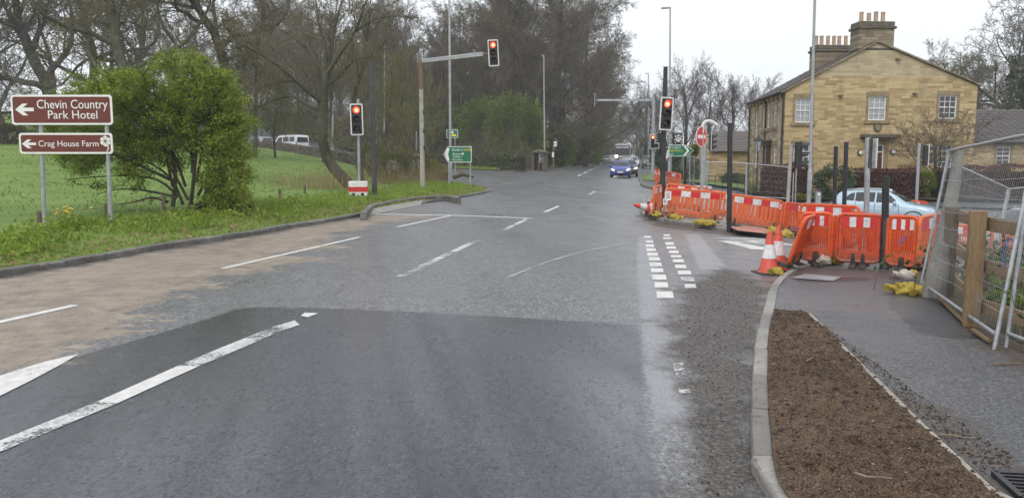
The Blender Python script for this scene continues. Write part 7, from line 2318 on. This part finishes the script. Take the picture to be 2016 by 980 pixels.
# -- trees on the right of the far road and behind the house
for (px, y, v, rz, sc, lab) in [
    (1345, 72, 0, .2, .92, 'fan shaped bare grey tree behind the green right pointing sign'), (1300, 96, 1, 1.7, .95, 'bare grey tree on the right of the far road'),
    (1268, 130, 0, 2.5, 1.2, 'distant bare grey tree on the right roadside'), (1275, 165, 1, .4, 1.25, 'farther bare grey tree on the right roadside'), (1252, 200, 0, 5.5, 1.25, 'farthest bare grey tree on the right roadside'),
    (1440, 76, 1, 3.9, .9, 'fan shaped bare grey tree behind the outbuilding'), (1395, 92, 0, 4.7, 1.0, 'bare grey tree between the two fan shaped ones'), (1470, 100, 1, .9, 1.0, 'pale bare grey tree close behind the house corner')]:
    x = (px - CX) / FPX * y; plant_tree('roadside_tree', V_FAN[v], lab, (x, y, G(x, y) + .2), rz, sc, 'bare trees right of the far road')
for (px, y, v, rz, sc, lab) in [(1930, 66, 1, .5, 1.15, 'bare tree rising behind the slate roofed wing'), (2040, 58, 0, 2.0, 1.35, 'large bare tree with ivy at the right edge behind the wing'), (1870, 84, 0, 3.0, 1.1, 'distant bare tree right of the gable'), (2000, 80, 1, 1.3, 1.3, 'bare tree deep behind the slate roofed wing')]:
    x = (px - CX) / FPX * y; plant_tree('bare_tree', V_OAK[v], lab, (x, y, G(x, y) + .2), rz, sc, 'bare trees behind the wing')
# ivy clothing on two trees
def ivy_column(label, px, y, z0, z1, r, seed, n=2600):
    x = (px - CX) / FPX * y; g = np.random.default_rng(seed)
    z = g.uniform(z0, z1, n); a = g.uniform(0, 6.28, n); rr = r * (1.15 - .5 * (z - z0) / (z1 - z0)) * np.sqrt(g.uniform(.25, 1, n)) * (1 + .35 * np.sin(z * 2.1 + a * 2))
    C = np.stack([rr * np.cos(a), rr * np.sin(a), z], 1)
    t = thing('ivy', label, 'ivy', (x, y, gz(x, y) if px < 1200 else G(x, y)))
    add('leaves', leaf_mesh('leaves', C, .22, IVY, seed), t)
    m = MB()
    for i in range(5):
        a0 = i * 1.3; m.tube([(r * .3 * math.cos(a0), r * .3 * math.sin(a0), 0), (r * .25 * math.cos(a0 + .6), r * .25 * math.sin(a0 + .6), z1 * .5), (r * .1, 0, z1 * .95)], [.04, .03, .01], 5)
    m.build('stem', BARKD, t)
ivy_column('dark ivy wrapped round the great tree behind the bus shelter', 1050, 92.2, .2, 7.5, .85, 3)
ivy_column('ivy mantle on the large tree at the right edge', 2034, 57.2, 1, 11, 1.6, 4, 5200)
ivy_column('second ivy mantle on a limb of the tree behind the wing', 1990, 62, 4, 10, 1.3, 5, 3000)
ivy_column('ivy on the bare tree right of the gable', 1885, 70, 3, 7.6, .8, 6, 1800)

# -- curved leaning tree by the verge
def leaning_tree():
    f = P(686, 372, .22); y = f.y
    g = TreeGen(91, dict(SP_OAK, n=[0, 9, 8, 5], max=4, seg=[.5, .5, .4, .3, .22], ang=[50, 46, 45, 45]))
    L = lambda px, py, dy=0.0: PY(px, py, y + dy) - f
    trunk = spline([L(694, 378), L(684, 360), L(655, 328), L(641, 300), L(634, 265), L(636, 220), L(638, 180), L(642, 140)], 3)
    n = len(trunk)
    rs = [.36, .34, .31] + [.29 - .13 * i / n for i in range(n - 3)]
    g.chains.append((trunk, rs))
    limbs = [([(642, 140), (652, 100), (658, 60), (668, 20), (684, -30)], .13, .5), ([(641, 150), (670, 105), (700, 60), (715, 20), (740, -40)], .12, -.6), ([(640, 146), (615, 110), (580, 75), (545, 55), (500, 40)], .12, .9),
             ([(637, 205), (600, 175), (560, 140), (520, 112), (470, 85), (430, 78)], .11, -.8), ([(636, 222), (600, 205), (570, 190), (520, 205), (470, 232)], .09, .6), ([(642, 138), (640, 90), (628, 50), (622, 5), (610, -50)], .10, .2),
             ([(640, 170), (668, 150), (700, 118), (735, 112)], .07, -.5), ([(700, 62), (735, 40), (780, 32), (815, 36)], .06, .4), ([(600, 175), (575, 160), (540, 165), (500, 178)], .06, -.3), ([(638, 262), (655, 275), (660, 295)], .045, -.2)]
    for pts, r, dy in limbs:
        path = spline([L(a, b, dy * i * .8) for i, (a, b) in enumerate(pts)], 3)
        g.sp = dict(SP_OAK, start=[.15, .25, .15, .1], n=[0, 11, 8, 5])
        g.branch(path[0], Vector((0, 0, 1)), 1, r, 1, path)
    t = thing('leaning_tree', 'bare tree with a bowed leaning trunk beside the concrete block signal', 'tree', f)
    add('trunk', chains_mesh('trunk', g.chains, BARK, 12), t)
    add('crown', segs_mesh('crown', g.segs, TWIG), t)
    add('buds', leaf_mesh('buds', tip_cloud(g.tips, 1, .08, 9), .04, BUD, 9), t)
leaning_tree()
def trunk_tree():
    # straight mossy trunk right behind the block signal
    for (px0, py0, px1, py1, r, lab) in [(700, 372, 697, 195, .17, 'straight mossy tree trunk just behind the concrete block signal')]:
        f = P(px0, py0, .22); f = Vector((f.x, f.y + 1.5, field_h(f.x, f.y + 1.5))); tp = PY(px1, py1, f.y) - f
        g = TreeGen(17, SP_SLIM); g.sp = dict(SP_SLIM, n=[12, 7, 6, 4], start=[.45, .2, .15, .1])
        path = [Vector((0, 0, -.2)), tp * .5, tp, tp * 1.3 + Vector((.5, 0, 0)), tp * 1.6 + Vector((.9, 0, .4)), tp * 1.9 + Vector((1.2, 0, .6))]
        g.branch(path[0], Vector((0, 0, 1)), 1, r, 0, spline(path, 3))
        t = thing('scrub_tree', lab, 'tree', f)
        add('trunk', chains_mesh('trunk', g.chains, BARK, 10), t); add('crown', segs_mesh('crown', g.segs, TWIG), t)
trunk_tree()
# -- small twiggy tree in front of the house
def house_tree():
    y = 41.2; x = PY(1838, 360, y).x; f = Vector((x, y, G(x, y) + .2))
    g = TreeGen(55, dict(SP_FAN, n=[10, 9, 7, 5], ang=[62, 44, 42, 42], ratio=[1.3, .55, .48, .45], start=[.35, .15, .12, .1], rmin=.008, seg=[.4, .35, .3, .25, .2]))
    g.branch(Vector((0, 0, -.2)), Vector((0, 0, 1)), 2.9, .13, 0)
    t = thing('garden_tree', 'small bare twiggy tree in front of the right house windows', 'tree', f)
    add('trunk', chains_mesh('trunk', g.chains, BARK), t); add('crown', segs_mesh('crown', g.segs, TWIG), t)
house_tree()

# -- big green hawthorn
def hawthorn():
    f = P(372, 420, .22); y = f.y; k = y / FPX
    t = thing('hawthorn', 'broad fresh green hawthorn with layered boughs in the verge beside the brown sign', 'bush', f)
    rg_ = random.Random(5)
    sp = dict(SP_OAK, max=4, n=[0, 9, 8, 5], seg=[.4, .35, .25, .2, .15], wig=[.1, .16, .2, .24, .26], trop=[.0, .0, .01, .01, .02], rmin=.006, ratio=[.7, .30, .5, .55], ang=[50, 50, 46, 45], lift=[.1, .03, .04, .05], start=[.2, .25, .15, .1], rr=[.5, .5, .5, .5])
    g = TreeGen(66, sp)
    L = lambda px, py, dy=0.0: PY(px, py, y + dy) - f
    stems = [((340, 405), (345, 330), (330, 250), (310, 180), (300, 120)), ((375, 410), (385, 330), (390, 240), (375, 160), (350, 105)), ((410, 408), (425, 330), (440, 250), (445, 180), (420, 120)),
             ((360, 400), (335, 340), (280, 300), (210, 285), (140, 280)), ((370, 390), (330, 310), (270, 250), (190, 215), (130, 195)), ((350, 380), (310, 345), (250, 335), (170, 340), (130, 345)), ((400, 400), (440, 330), (465, 280), (490, 260)),
             ((350, 385), (300, 372), (240, 365), (190, 378)), ((420, 400), (455, 370), (470, 345)), ((365, 360), (330, 260), (260, 190), (215, 160), (175, 165)), ((390, 350), (410, 260), (430, 170), (455, 140)), ((340, 360), (310, 230), (260, 150), (240, 130)), ((380, 330), (380, 220), (390, 140), (395, 105)), ((395, 380), (440, 300), (478, 225), (485, 205)), ((330, 395), (300, 385), (265, 395), (230, 400)), ((390, 410), (440, 392), (480, 396), (505, 402)), ((380, 408), (450, 365), (500, 350)), ((400, 410), (470, 410), (500, 412)), ((345, 350), (250, 300), (160, 262), (105, 250)), ((420, 412), (450, 390), (465, 370)), ((400, 400), (430, 360), (450, 330))]
    stems = [tuple((a if a < 372 else 372 + (a - 372) * .78, 415 - (415 - b) * .87) for a, b in s) for s in stems]
    for i, s in enumerate(stems):
        low = i in (5, 7, 14); g.sp = dict(sp, n=[0, 5, 6, 4], ratio=[.7, .2, .5, .55]) if low else sp
        for dy in ((-1.0,) if low else ((-1.3, 1.2) if i not in (0, 1, 2) else (-.5, .9))):
            pts = [L(a, b, dy * j / (len(s) - 1) * rg_.uniform(.6, 1.3) + rg_.uniform(-.1, .1)) for j, (a, b) in enumerate(s)]
            path = spline(pts, 3)
            g.branch(path[0], Vector((0, 0, 1)), 1, .065 if i < 3 else .045, 1, path)
    tips = [tt for tt in g.tips if tt[0].z > .25]
    add('trunk', chains_mesh('trunk', g.chains, BARKD, 6), t)
    add('crown', segs_mesh('crown', g.segs, BARKD), t)
    # leaf clusters: denser and in flattened sprays on the outside
    rgn = np.random.default_rng(8); T = np.array([tuple(a[0]) for a in tips])
    if len(T) > 15000: T = T[rgn.choice(len(T), 15000, False)]
    C = np.repeat(T, 6, 0); C = C + rgn.normal(0, 1, C.shape) * np.array([.10, .10, .045])
    add('leaves', leaf_mesh('leaves', C, .062, HAW, 4, aspect=.75, flat=.3), t)
hawthorn()

# -- leafy masses (shrubs, ivy thickets, hedges)
def blob_points(n, rx, ry, rz, seed, lump=.35, shell=.55):
    g = np.random.default_rng(seed); d = g.normal(0, 1, (n, 3)); d /= np.linalg.norm(d, axis=1)[:, None]
    off = g.uniform(0, 50, 3)
    k = np.array([1 + lump * mnoise.noise(Vector(v) * 2.1 + Vector(off)) + lump * .6 * mnoise.noise(Vector(v) * 5 + Vector(off)) for v in d])
    r = (shell + (1 - shell) * g.uniform(0, 1, n) ** .6) * k
    p = d * r[:, None] * np.array([rx, ry, rz]); p[:, 2] = np.maximum(p[:, 2], -rz * .95) + rz
    return p
def shrub(name, label, loc, rx, ry, rz, n, size, mat, seed, cat='shrub', group=None, lump=.4, stems=7, smat=None):
    t = thing(name, label, cat, loc, 0, group)
    C = blob_points(n, rx, ry, rz, seed, lump)
    add('foliage', leaf_mesh('foliage', C, size, mat, seed), t)
    m = MB(); rg_ = random.Random(seed)
    for i in range(stems):
        a = rg_.uniform(0, 6.28); q = Vector((rx * .75 * math.cos(a), ry * .75 * math.sin(a), rz * rg_.uniform(1.0, 1.7)))
        m.tube([(0.1 * rx * math.cos(a), .1 * ry * math.sin(a), -.1), q * .5 + Vector((0, 0, .1 * rz)), q], [.05, .035, .01], 5)
    m.build('stem', smat or BARKD, t)
    return t
def pxshrub(name, label, px, y, wpx, hpx, n, size, mat, seed, depth=1.0, dz=0.0, **k):
    x = (px - CX) / FPX * y; kk = y / FPX
    return shrub(name, label, (x, y, gz(x, y) + dz), wpx * kk / 2, max(.4, wpx * kk / 2 * depth), hpx * kk / 2, n, size, mat, seed, **k)
for i, (px, y, w, h, m, lab) in enumerate([
    (890, 100, 110, 110, IVY, 'dark evergreen thicket behind the green left pointing sign'), (950, 97, 110, 125, SHRUB, 'green leafy thicket left of the bus shelter hedge'), (1005, 91, 100, 140, SHRUB, 'tall bright green thicket by the bus shelter'),
    (1045, 90, 60, 120, SHRUB, 'green thicket right against the bus shelter'), (840, 103, 100, 120, SHRUB, 'green thicket behind the gantry mast'), (780, 101, 80, 110, TWIGY, 'olive thicket in the wood left of the gantry mast'),
    (925, 108, 90, 150, IVY, 'tall ivy clad thicket behind the leafy ones'), (1100, 104, 70, 80, SHRUB, 'dark undergrowth mound behind the bus stop'), (1130, 122, 70, 85, BRAMBLE, 'brown undergrowth mound along the left roadside'), (1155, 142, 60, 78, SHRUB, 'dark undergrowth mound farther along the left roadside'), (1174, 170, 48, 70, BRAMBLE, 'distant undergrowth mound on the left roadside'), (1192, 205, 34, 46, BRAMBLE, 'farthest undergrowth mound on the left roadside'),
    (1235, 240, 60, 75, BRAMBLE, 'hazy brown thicket closing the end of the road'), (1205, 245, 50, 70, BRAMBLE, 'hazy thicket left of the road end')]):
    pxshrub('thicket', lab, px, y, w, h, 5200 if i < 10 else 2400, .30 if y < 110 else .36, m, 100 + i, .6, lump=.5)
for i, (px, y, w, h, m, lab, dz) in enumerate([
    (1310, 88, 60, 60, IVY, 'dark shrub beside the parked off roader', 0), (1285, 130, 40, 55, IVY, 'dark roadside shrub beyond the parked off roader', 0), (1268, 170, 34, 50, BRAMBLE, 'distant roadside shrub right of the queue', 0), (1255, 215, 30, 50, BRAMBLE, 'farthest roadside shrub right of the queue', 0),
    (1345, 64, 60, 62, IVY, 'dark evergreen shrub behind the green right pointing sign', 0), (1382, 60, 50, 48, IVY, 'dark shrub beside the outbuilding wall', 0), (1368, 61, 34, 24, YSHRUB, 'yellow flowering shrub above the green right pointing sign', 1.9), (1440, 53.5, 44, 24, IVY, 'low dark shrub before the outbuilding wall', 0), (1470, 52, 26, 26, IVY, 'low dark shrub at the outbuilding corner', 0)]):
    pxshrub('shrub', lab, px, y, w, h, 1800, .16 if y < 70 else .3, m, 140 + i, .7, dz=dz)
for a in PENDING: pxshrub(*a, lump=.5)
# undergrowth at the edge of the verge: brambles and dry stalks
for i, (px, y, w, h, m, lab) in enumerate([(770, 46, 90, 66, BRAMBLE, 'tangled bramble behind the dark grey verge pole'), (820, 48, 70, 60, BRAMBLE, 'tangled bramble behind the gantry mast foot'), (735, 50, 70, 70, BRAMBLE, 'olive bramble mound behind the concrete block'), (855, 50, 44, 40, YSHRUB, 'yellowish shrub left of the lamp column')]):
    pxshrub('bramble', lab, px, y, w, h, 2600, .11, m, 170 + i, .8, lump=.55, stems=14, smat=TWIGM)
def stalks(name, label, zones, n, h, mat, seed, r=.006, kind='stuff', cat='plants'):
    g = np.random.default_rng(seed); S = []
    per = n // len(zones)
    for (px, y, wx, wy) in zones:
        for i in range(per):
            yy = y + g.normal(0, wy); x = (px - CX) / FPX * y + g.normal(0, wx)
            if in_poly(x, yy, kl + [(-60, 40), (-60, 0)]) is False and not in_poly(x, yy, field_poly): continue
            z = field_h(x, yy); hh = h * g.uniform(.5, 1.2); dx, dy = g.normal(0, .12, 2) * hh
            S.append((x, yy, z, x + dx * .4, yy + dy * .4, z + hh * .55, r, r * .8)); S.append((x + dx * .4, yy + dy * .4, z + hh * .55, x + dx, yy + dy, z + hh, r * .8, r * .4))
    o = add(name, segs_mesh(name, S, mat)); tag(o, label, cat, kind=kind)
stalks('dry_stalks', 'tall dry brown stalks along the field fence and verge', [(800, 43, 1.2, 1.0), (840, 44, .8, .8), (650, 36, 1.5, .6), (600, 35, 1.2, .7), (740, 43, 1.3, 1.0)], 1100, .9, REED, 5)
def thicket_twigs():
    """brushwood of the wood floor, one mass"""
    g = np.random.default_rng(12); S = []
    while len(S) < 64000:
        y = g.uniform(84, 150); px = g.uniform(330, 1180); x = (px - CX) / FPX * y
        if not in_poly(x, y, wood_poly) or dist_line(x, y, wood_edge) < 2.2: continue
        z = wood_h(x, y); h = g.uniform(1.0, 7.0); p = np.array([x, y, z]); d = np.array([g.normal(0, .35), g.normal(0, .35), 1.0])
        for i in range(4):
            d = d + g.normal(0, .25, 3); d /= np.linalg.norm(d); q = p + d * h / 4
            S.append((*p, *q, .022 - .004 * i, .018 - .004 * i)); p = q
    o = add('brushwood', segs_mesh('brushwood', S, TWIG)); tag(o, 'dense bare brushwood filling the wood beyond the left road', 'brushwood', kind='stuff')
thicket_twigs()
# -- hedges
def hedge(label, line, h, w, n, size, mat, seed, core, name='hedge', zfun=None, rough=.12):
    g = np.random.default_rng(seed); zf = zfun or gz
    L = [Vector(p) for p in line]; o0 = Vector((L[0].x, L[0].y, zf(L[0].x, L[0].y)))
    t = thing(name, label, 'hedge', o0)
    seglen = [(b - a).length for a, b in zip(L[:-1], L[1:])]; tot = sum(seglen)
    C = []
    for i in range(n):
        s = g.uniform(0, tot); j = 0
        while s > seglen[j] and j < len(seglen) - 1: s -= seglen[j]; j += 1
        d = (L[j + 1] - L[j]).normalized(); p = L[j] + d * s; nn = Vector((-d.y, d.x))
        if g.random() < .7: u = (.5 if g.random() < .5 else -.5) * w; v = g.uniform(0, 1) * h
        else: u = g.uniform(-.5, .5) * w; v = h
        lum = 1 + rough * 1.6 * mnoise.noise(Vector((p.x * .9, p.y * .9, v * 1.2)))
        x, y = p.x + nn.x * u * lum + g.normal(0, .05), p.y + nn.y * u * lum + g.normal(0, .05)
        C.append((x - o0.x, y - o0.y, zf(p.x, p.y) - o0.z + v * lum + g.normal(0, .04)))
    add('foliage', leaf_mesh('foliage', C, size, mat, seed), t)
    m = MB()
    for a, b in zip(L[:-1], L[1:]):
        A = Vector((a.x - o0.x, a.y - o0.y, zf(a.x, a.y) - o0.z + h * .44)); B = Vector((b.x - o0.x, b.y - o0.y, zf(b.x, b.y) - o0.z + h * .44))
        m.beam(A, B, w * .72, h * .9)
    m.build('twiggy_core', core, t)
    return t
CORE_G = speckle('hedge_core', (.012, .016, .008), (.03, .035, .018), 5, .95)
CORE_B = speckle('hedge_core_brown', (.02, .012, .009), (.04, .025, .018), 5, .95)
hz = lambda x, y: G(x, y) + .18
hedge('clipped green hedge along the grass verge beyond the left road', [(-11.5, 101.5), (-4.8, 92.2), (-1.0, 84.0), (1.2, 81.5)], 1.5, .9, 9500, .2, HEDGEG, 1, CORE_G, zfun=wood_h)
hx = lambda px, y=41.2: ((px - CX) / FPX * y, y)
hedge('copper brown clipped hedge left of the lamp column before the house', [hx(1496, 41.5), hx(1545, 41.2), hx(1592, 41.0)], 1.75, 1.2, 5200, .10, BEECHHEDGE, 2, CORE_B, zfun=hz)
hedge('copper brown hedge below the house door', [hx(1682, 41.0), hx(1740, 40.8), hx(1800, 40.6)], 1.55, 1.1, 5200, .10, BEECHHEDGE, 3, CORE_B, zfun=hz)
hedge('dark brown hedge running right behind the mesh fence', [hx(1845, 40.6), hx(1930, 40.4), hx(2060, 40.2)], 1.6, 1.2, 7000, .10, BEECHHEDGE, 4, CORE_B, zfun=hz)
pxshrub('shrub', 'pale flowering laurel bush right of the lamp column before the house', 1640, 41.0, 92, 64, 4200, .12, LAUREL, 201, .5)
pxshrub('shrub', 'rounded yellow green shrub right of the house door', 1815, 41.0, 66, 46, 2600, .11, SHRUB, 202, .5, dz=.25)
pxshrub('shrub', 'dark conifer shrub before the wing window', 1960, 42.5, 70, 60, 2400, .12, IVY, 203, .6)
# yellow flowers at the hedge foot
pxshrub('ground_cover', 'low yellow green ground cover at the copper hedge foot', 1575, 40.2, 50, 12, 700, .1, YSHRUB, 204, .3, cat='plant')
# phormium
def phormium():
    y = 41.8; x = PY(1480, 370, y).x; t = thing('strap_leaf_plant', 'clump of yellow striped strap leaves beside the garden path', 'plant', (x, y, G(x, y) + .2))
    rg_ = random.Random(3); m = MB()
    for i in range(46):
        a = rg_.uniform(0, 6.28); L = rg_.uniform(1.0, 1.7); b = rg_.uniform(.25, .75); w = .045; pts = []
        for j in range(6):
            s = j / 5; r = b * L * s * (.5 + .5 * s); z = L * s * (1 - .45 * b * s); pts.append(Vector((r * math.cos(a), r * math.sin(a), z)))
        u = Vector((-math.sin(a), math.cos(a), 0))
        for j in range(5):
            w0, w1 = w * (1 - (j / 5) ** 2), w * (1 - ((j + 1) / 5) ** 2)
            m.quad(pts[j] - u * w0, pts[j] + u * w0, pts[j + 1] + u * w1, pts[j + 1] - u * w1)
    m.build('leaves', PHORM, t)
phormium()
# -- dry stone wall between field and left road
def field_wall():
    t = thing('dry_stone_wall', 'low tumbled dry stone wall between the field and the left road', 'wall', (-16.5, 72.6, 0))
    rg_ = random.Random(8); line = [Vector(p) for p in left_near[3:7]]; ms = []
    for s in range(4):
        bm = bmesh.new(); bmesh.ops.create_cube(bm, size=1)
        for v in bm.verts: v.co += Vector((rg_.uniform(-.14, .14), rg_.uniform(-.14, .14), rg_.uniform(-.14, .14)))
        bmesh.ops.bevel(bm, geom=bm.edges[:], offset=.08, segments=1, affect='EDGES'); me = bpy.data.meshes.new('stone'); bm.to_mesh(me); bm.free(); me.materials.append(DRYSTONE); ms.append(me)
    n = 0
    for a, b in zip(line[:-1], line[1:]):
        d = (b - a); L = d.length; d.normalize(); nn = Vector((-d.y, d.x)) * -1.0
        s = 0
        while s < L and n < 290:
            for c in range(4):
                p = a + d * (s + (.2 if c % 2 else 0)) + Vector((-nn.x, -nn.y)) * -.0 + Vector((d.y, -d.x)) * -1.2
                if rg_.random() < .12 and c > 2: continue
                z = gz(p.x, p.y) + .08 + c * .23
                o = add('stone', ms[rg_.randrange(4)], t, (p.x + 16.5 + rg_.uniform(-.06, .06), p.y - 72.6 + rg_.uniform(-.06, .06), z), (rg_.uniform(-.1, .1), rg_.uniform(-.1, .1), math.atan2(d.y, d.x) + rg_.uniform(-.15, .15)))
                o.scale = (rg_.uniform(.4, .6), .4, .27); n += 1
            s += .45
field_wall()
def stump():
    f = P(878, 352, .22); t = thing('tree_stump', 'dark broken tree stump behind the lamp column foot', 'stump', f)
    m = MB().tube([(0, 0, -.2), (.03, 0, .4), (.1, 0, .85), (.05, 0, 1.05)], [.42, .36, .3, .12], 10).tube([(.2, 0, .5), (.55, .1, .95)], [.16, .06], 7).tube([(-.2, 0, .1), (-.6, 0, .25), (-.9, 0, .1)], [.18, .14, .07], 7)
    m.build('wood', BARKD, t, smooth=True)
    MB().tube([(.5, -.2, .05), (1.1, -.25, .3), (1.9, -.2, .1)], [.12, .13, .06], 8).build('fallen_limb', BARK, t, smooth=True)
stump()

# -- grass blades
def blades(name, label, pts, h, mat, seed, w=.012, lean=.45, hf=None):
    g = np.random.default_rng(seed); C = np.asarray(pts, float); N = len(C)
    a = g.uniform(0, 6.28, N); hh = h * g.uniform(.45, 1.3, N); l = g.uniform(.1, lean, N) * hh; b = g.uniform(0, 6.28, N)
    ux, uy = np.cos(a) * w, np.sin(a) * w; dx, dy = np.cos(b) * l, np.sin(b) * l
    z = C[:, 2] - .02
    V = np.stack([np.stack([C[:, 0] - ux, C[:, 1] - uy, z], 1), np.stack([C[:, 0] + ux, C[:, 1] + uy, z], 1),
                  np.stack([C[:, 0] + dx * .4 + ux * .6, C[:, 1] + dy * .4 + uy * .6, z + hh * .6], 1), np.stack([C[:, 0] + dx, C[:, 1] + dy, z + hh], 1)], 1).reshape(-1, 3)
    F = np.arange(N * 4).reshape(N, 4)
    o = add(name, np_mesh(name, V, F, mat, False)); tag(o, label, 'grass', kind='stuff'); return o
def verge_pts(n, seed, dmin, dmax, ymax):
    g = np.random.default_rng(seed); out = []
    line = np.array(kl[1:] + left_near[:3])
    seg = np.diff(line, axis=0); ln = np.hypot(seg[:, 0], seg[:, 1]); cum = np.concatenate([[0], np.cumsum(ln)])
    s = g.uniform(0, cum[-1], n); j = np.clip(np.searchsorted(cum, s) - 1, 0, len(seg) - 1)
    t = ((s - cum[j]) / ln[j])[:, None]; p = line[j] + seg[j] * t
    nn = np.stack([-seg[j][:, 1], seg[j][:, 0]], 1) / ln[j][:, None]
    d = dmin + (dmax - dmin) * g.uniform(0, 1, n) ** 1.25
    q = p + nn * d[:, None]
    ok = sdf(q[:, 0], q[:, 1], field_poly) > .05
    q = q[ok]
    return [(x, y, field_h(x, y)) for x, y in q]
blades('verge_grass', 'lush uneven grass along the left kerb', verge_pts(46000, 3, .16, 4.6, 60), .10, GBLADE, 4, .014, .8)
blades('verge_tall_grass', 'taller rough grass and weeds along the back of the left verge', [p for p in verge_pts(15000, 5, .8, 4.6, 60) if mnoise.noise(Vector((p[0] * .8, p[1] * .8, 0))) > .02], .19, GBLADE, 6, .018, .9)
gf = np.random.default_rng(9)
fx = gf.uniform(-60, -3, 60000); fy = 14 + (95 - 14) * gf.uniform(0, 1, 60000) ** 1.0
okf = (sdf(fx, fy, field_poly) > 2.5)
okf &= (fx > -.72 * fy) & np.array([mnoise.noise(Vector((a * .7, b * .7, 7))) > -.12 for a, b in zip(fx, fy)])
fx, fy = fx[okf][:24000], fy[okf][:24000]
blades('field_grass_tufts', 'short pale pasture grass of the field', [(a, b, field_h(a, b)) for a, b in zip(fx, fy)], .12, GLONG, 10, .03, .9)
gx = rand_in(gs_out + gs_in, 5000, gf)
blades('verge_grass', 'bright grass of the verge beyond the left road', [(a, b, wood_h(a, b) + .06) for a, b in gx], .28, GBLADE, 11, .05, .6)
# broad-leaved weeds and dandelions in the near verge
def litter():
    g = np.random.default_rng(33); C = [(x, y, z + .03 + abs(g.normal(0, .02))) for x, y, z in verge_pts(3600, 34, .14, 1.1, 60)]
    o = add('leaf_litter', leaf_mesh('leaf_litter', C, .075, REED, 35, flat=.8)); tag(o, 'brown dead leaves along the grass edge of the left kerb', 'leaves', kind='stuff')
litter()
def weeds():
    g = np.random.default_rng(14); C = []; 
    for (px, py, r, n) in [(145, 455, .35, 170), (95, 462, .3, 110), (30, 478, .5, 200), (250, 455, .3, 110), (420, 432, .7, 260), (470, 425, .6, 260), (330, 440, .5, 160), (600, 425, .8, 250), (560, 408, .7, 200), (15, 500, .4, 150)]:
        q = P(px, py, .24)
        for i in range(n):
            x, y = q.x + g.normal(0, r), q.y + g.normal(0, r)
            if sdf(np.array([x]), np.array([y]), field_poly)[0] < .15: continue
            C.append((x, y, field_h(x, y) + abs(g.normal(0, .12)) + .05))
    o = add('verge_weeds', leaf_mesh('verge_weeds', C, .12, HAW, 15, aspect=.5)); tag(o, 'broad leaved weeds growing in the near verge', 'weeds', kind='stuff')
    q = P(145, 452, .24); t = thing('dandelion_clump', 'clump of tall yellow dandelions in the verge below the brown sign', 'flowers', (q.x, q.y, field_h(q.x, q.y)))
    st = MB(); rg_ = random.Random(6)
    for i in range(16):
        x, y, h = rg_.gauss(0, .22), rg_.gauss(0, .2), rg_.uniform(.28, .5)
        st.tube([(x * .6, y * .6, 0), (x, y, h)], .006, 4)
        MB().lathe([(.012, h - .01), (.034, h + .008), (.03, h + .018), (.01, h + .022)], 8, Matrix.Translation((x, y, 0))).build('flower_head', DAND, t)
    st.build('flower_stems', GBLADE, t)
    C = [(rg_.gauss(0, .2), rg_.gauss(0, .18), rg_.uniform(.03, .25)) for _ in range(90)]
    add('leaves', leaf_mesh('leaves', C, .2, GBLADE, 16, aspect=.28), t)
weeds()
# weeds under the timber fence on the right
def right_weeds():
    g = np.random.default_rng(18); C = []
    for i in range(1600):
        u = g.uniform(0, 1); a, b = Vector((5.9, 9.6)), Vector((5.4, 6.0)); p = a.lerp(b, u)
        x, y = p.x + abs(g.normal(0, .5)) + .12, p.y + g.normal(0, .2)
        C.append((x, y, bank_h(x, y) + abs(g.normal(0, .16))))
    o = add('bank_weeds', leaf_mesh('bank_weeds', C, .09, SHRUB, 19)); tag(o, 'low green weeds under the timber fence', 'weeds', kind='stuff')
    S = []
    for i in range(700):
        u = g.uniform(0, 1); a, b = Vector((7.2, 12.2)), Vector((6.3, 6.2)); p = a.lerp(b, u)
        x, y = p.x + g.normal(.5, .6), p.y + g.normal(0, .3); z = bank_h(x, y); h = g.uniform(.25, .8); dx, dy = g.normal(0, .3, 2)
        S.append((x, y, z, x + dx * .5, y + dy * .5, z + h * .7, .007, .006)); S.append((x + dx * .5, y + dy * .5, z + h * .7, x + dx, y + dy, z + h * .8, .006, .003))
    o = add('bank_brambles', segs_mesh('bank_brambles', S, TWIGM)); tag(o, 'dry bramble stems on the bank behind the timber fence', 'brambles', kind='stuff')
    C = [(s[3] + g.normal(0, .06), s[4] + g.normal(0, .06), s[5] + g.normal(0, .06)) for s in S for _ in range(2)]
    o = add('bank_ivy', leaf_mesh('bank_ivy', C, .08, IVY, 21)); tag(o, 'dark ivy and bramble leaves on the bank behind the timber fence', 'ivy', kind='stuff')
right_weeds()
# ------------------------------------------------------------------ damp air
def haze():
    m = bpy.data.materials.new('damp_air'); m.use_nodes = True
    n, l = nt(m); n.remove(n['Principled BSDF'])
    v = n.new('ShaderNodeVolumePrincipled')
    v.inputs['Color'].default_value = (.97, .98, 1.0, 1); v.inputs['Density'].default_value = .0008
    v.inputs['Anisotropy'].default_value = .0
    l.new(v.outputs[0], n['Material Output'].inputs['Volume'])
    o = MB().box(-960, 960, -340, 1260, -14, 62).build('haze', m); o['kind'] = 'stuff'; o['label'] = 'thin damp air over the whole place'
haze()
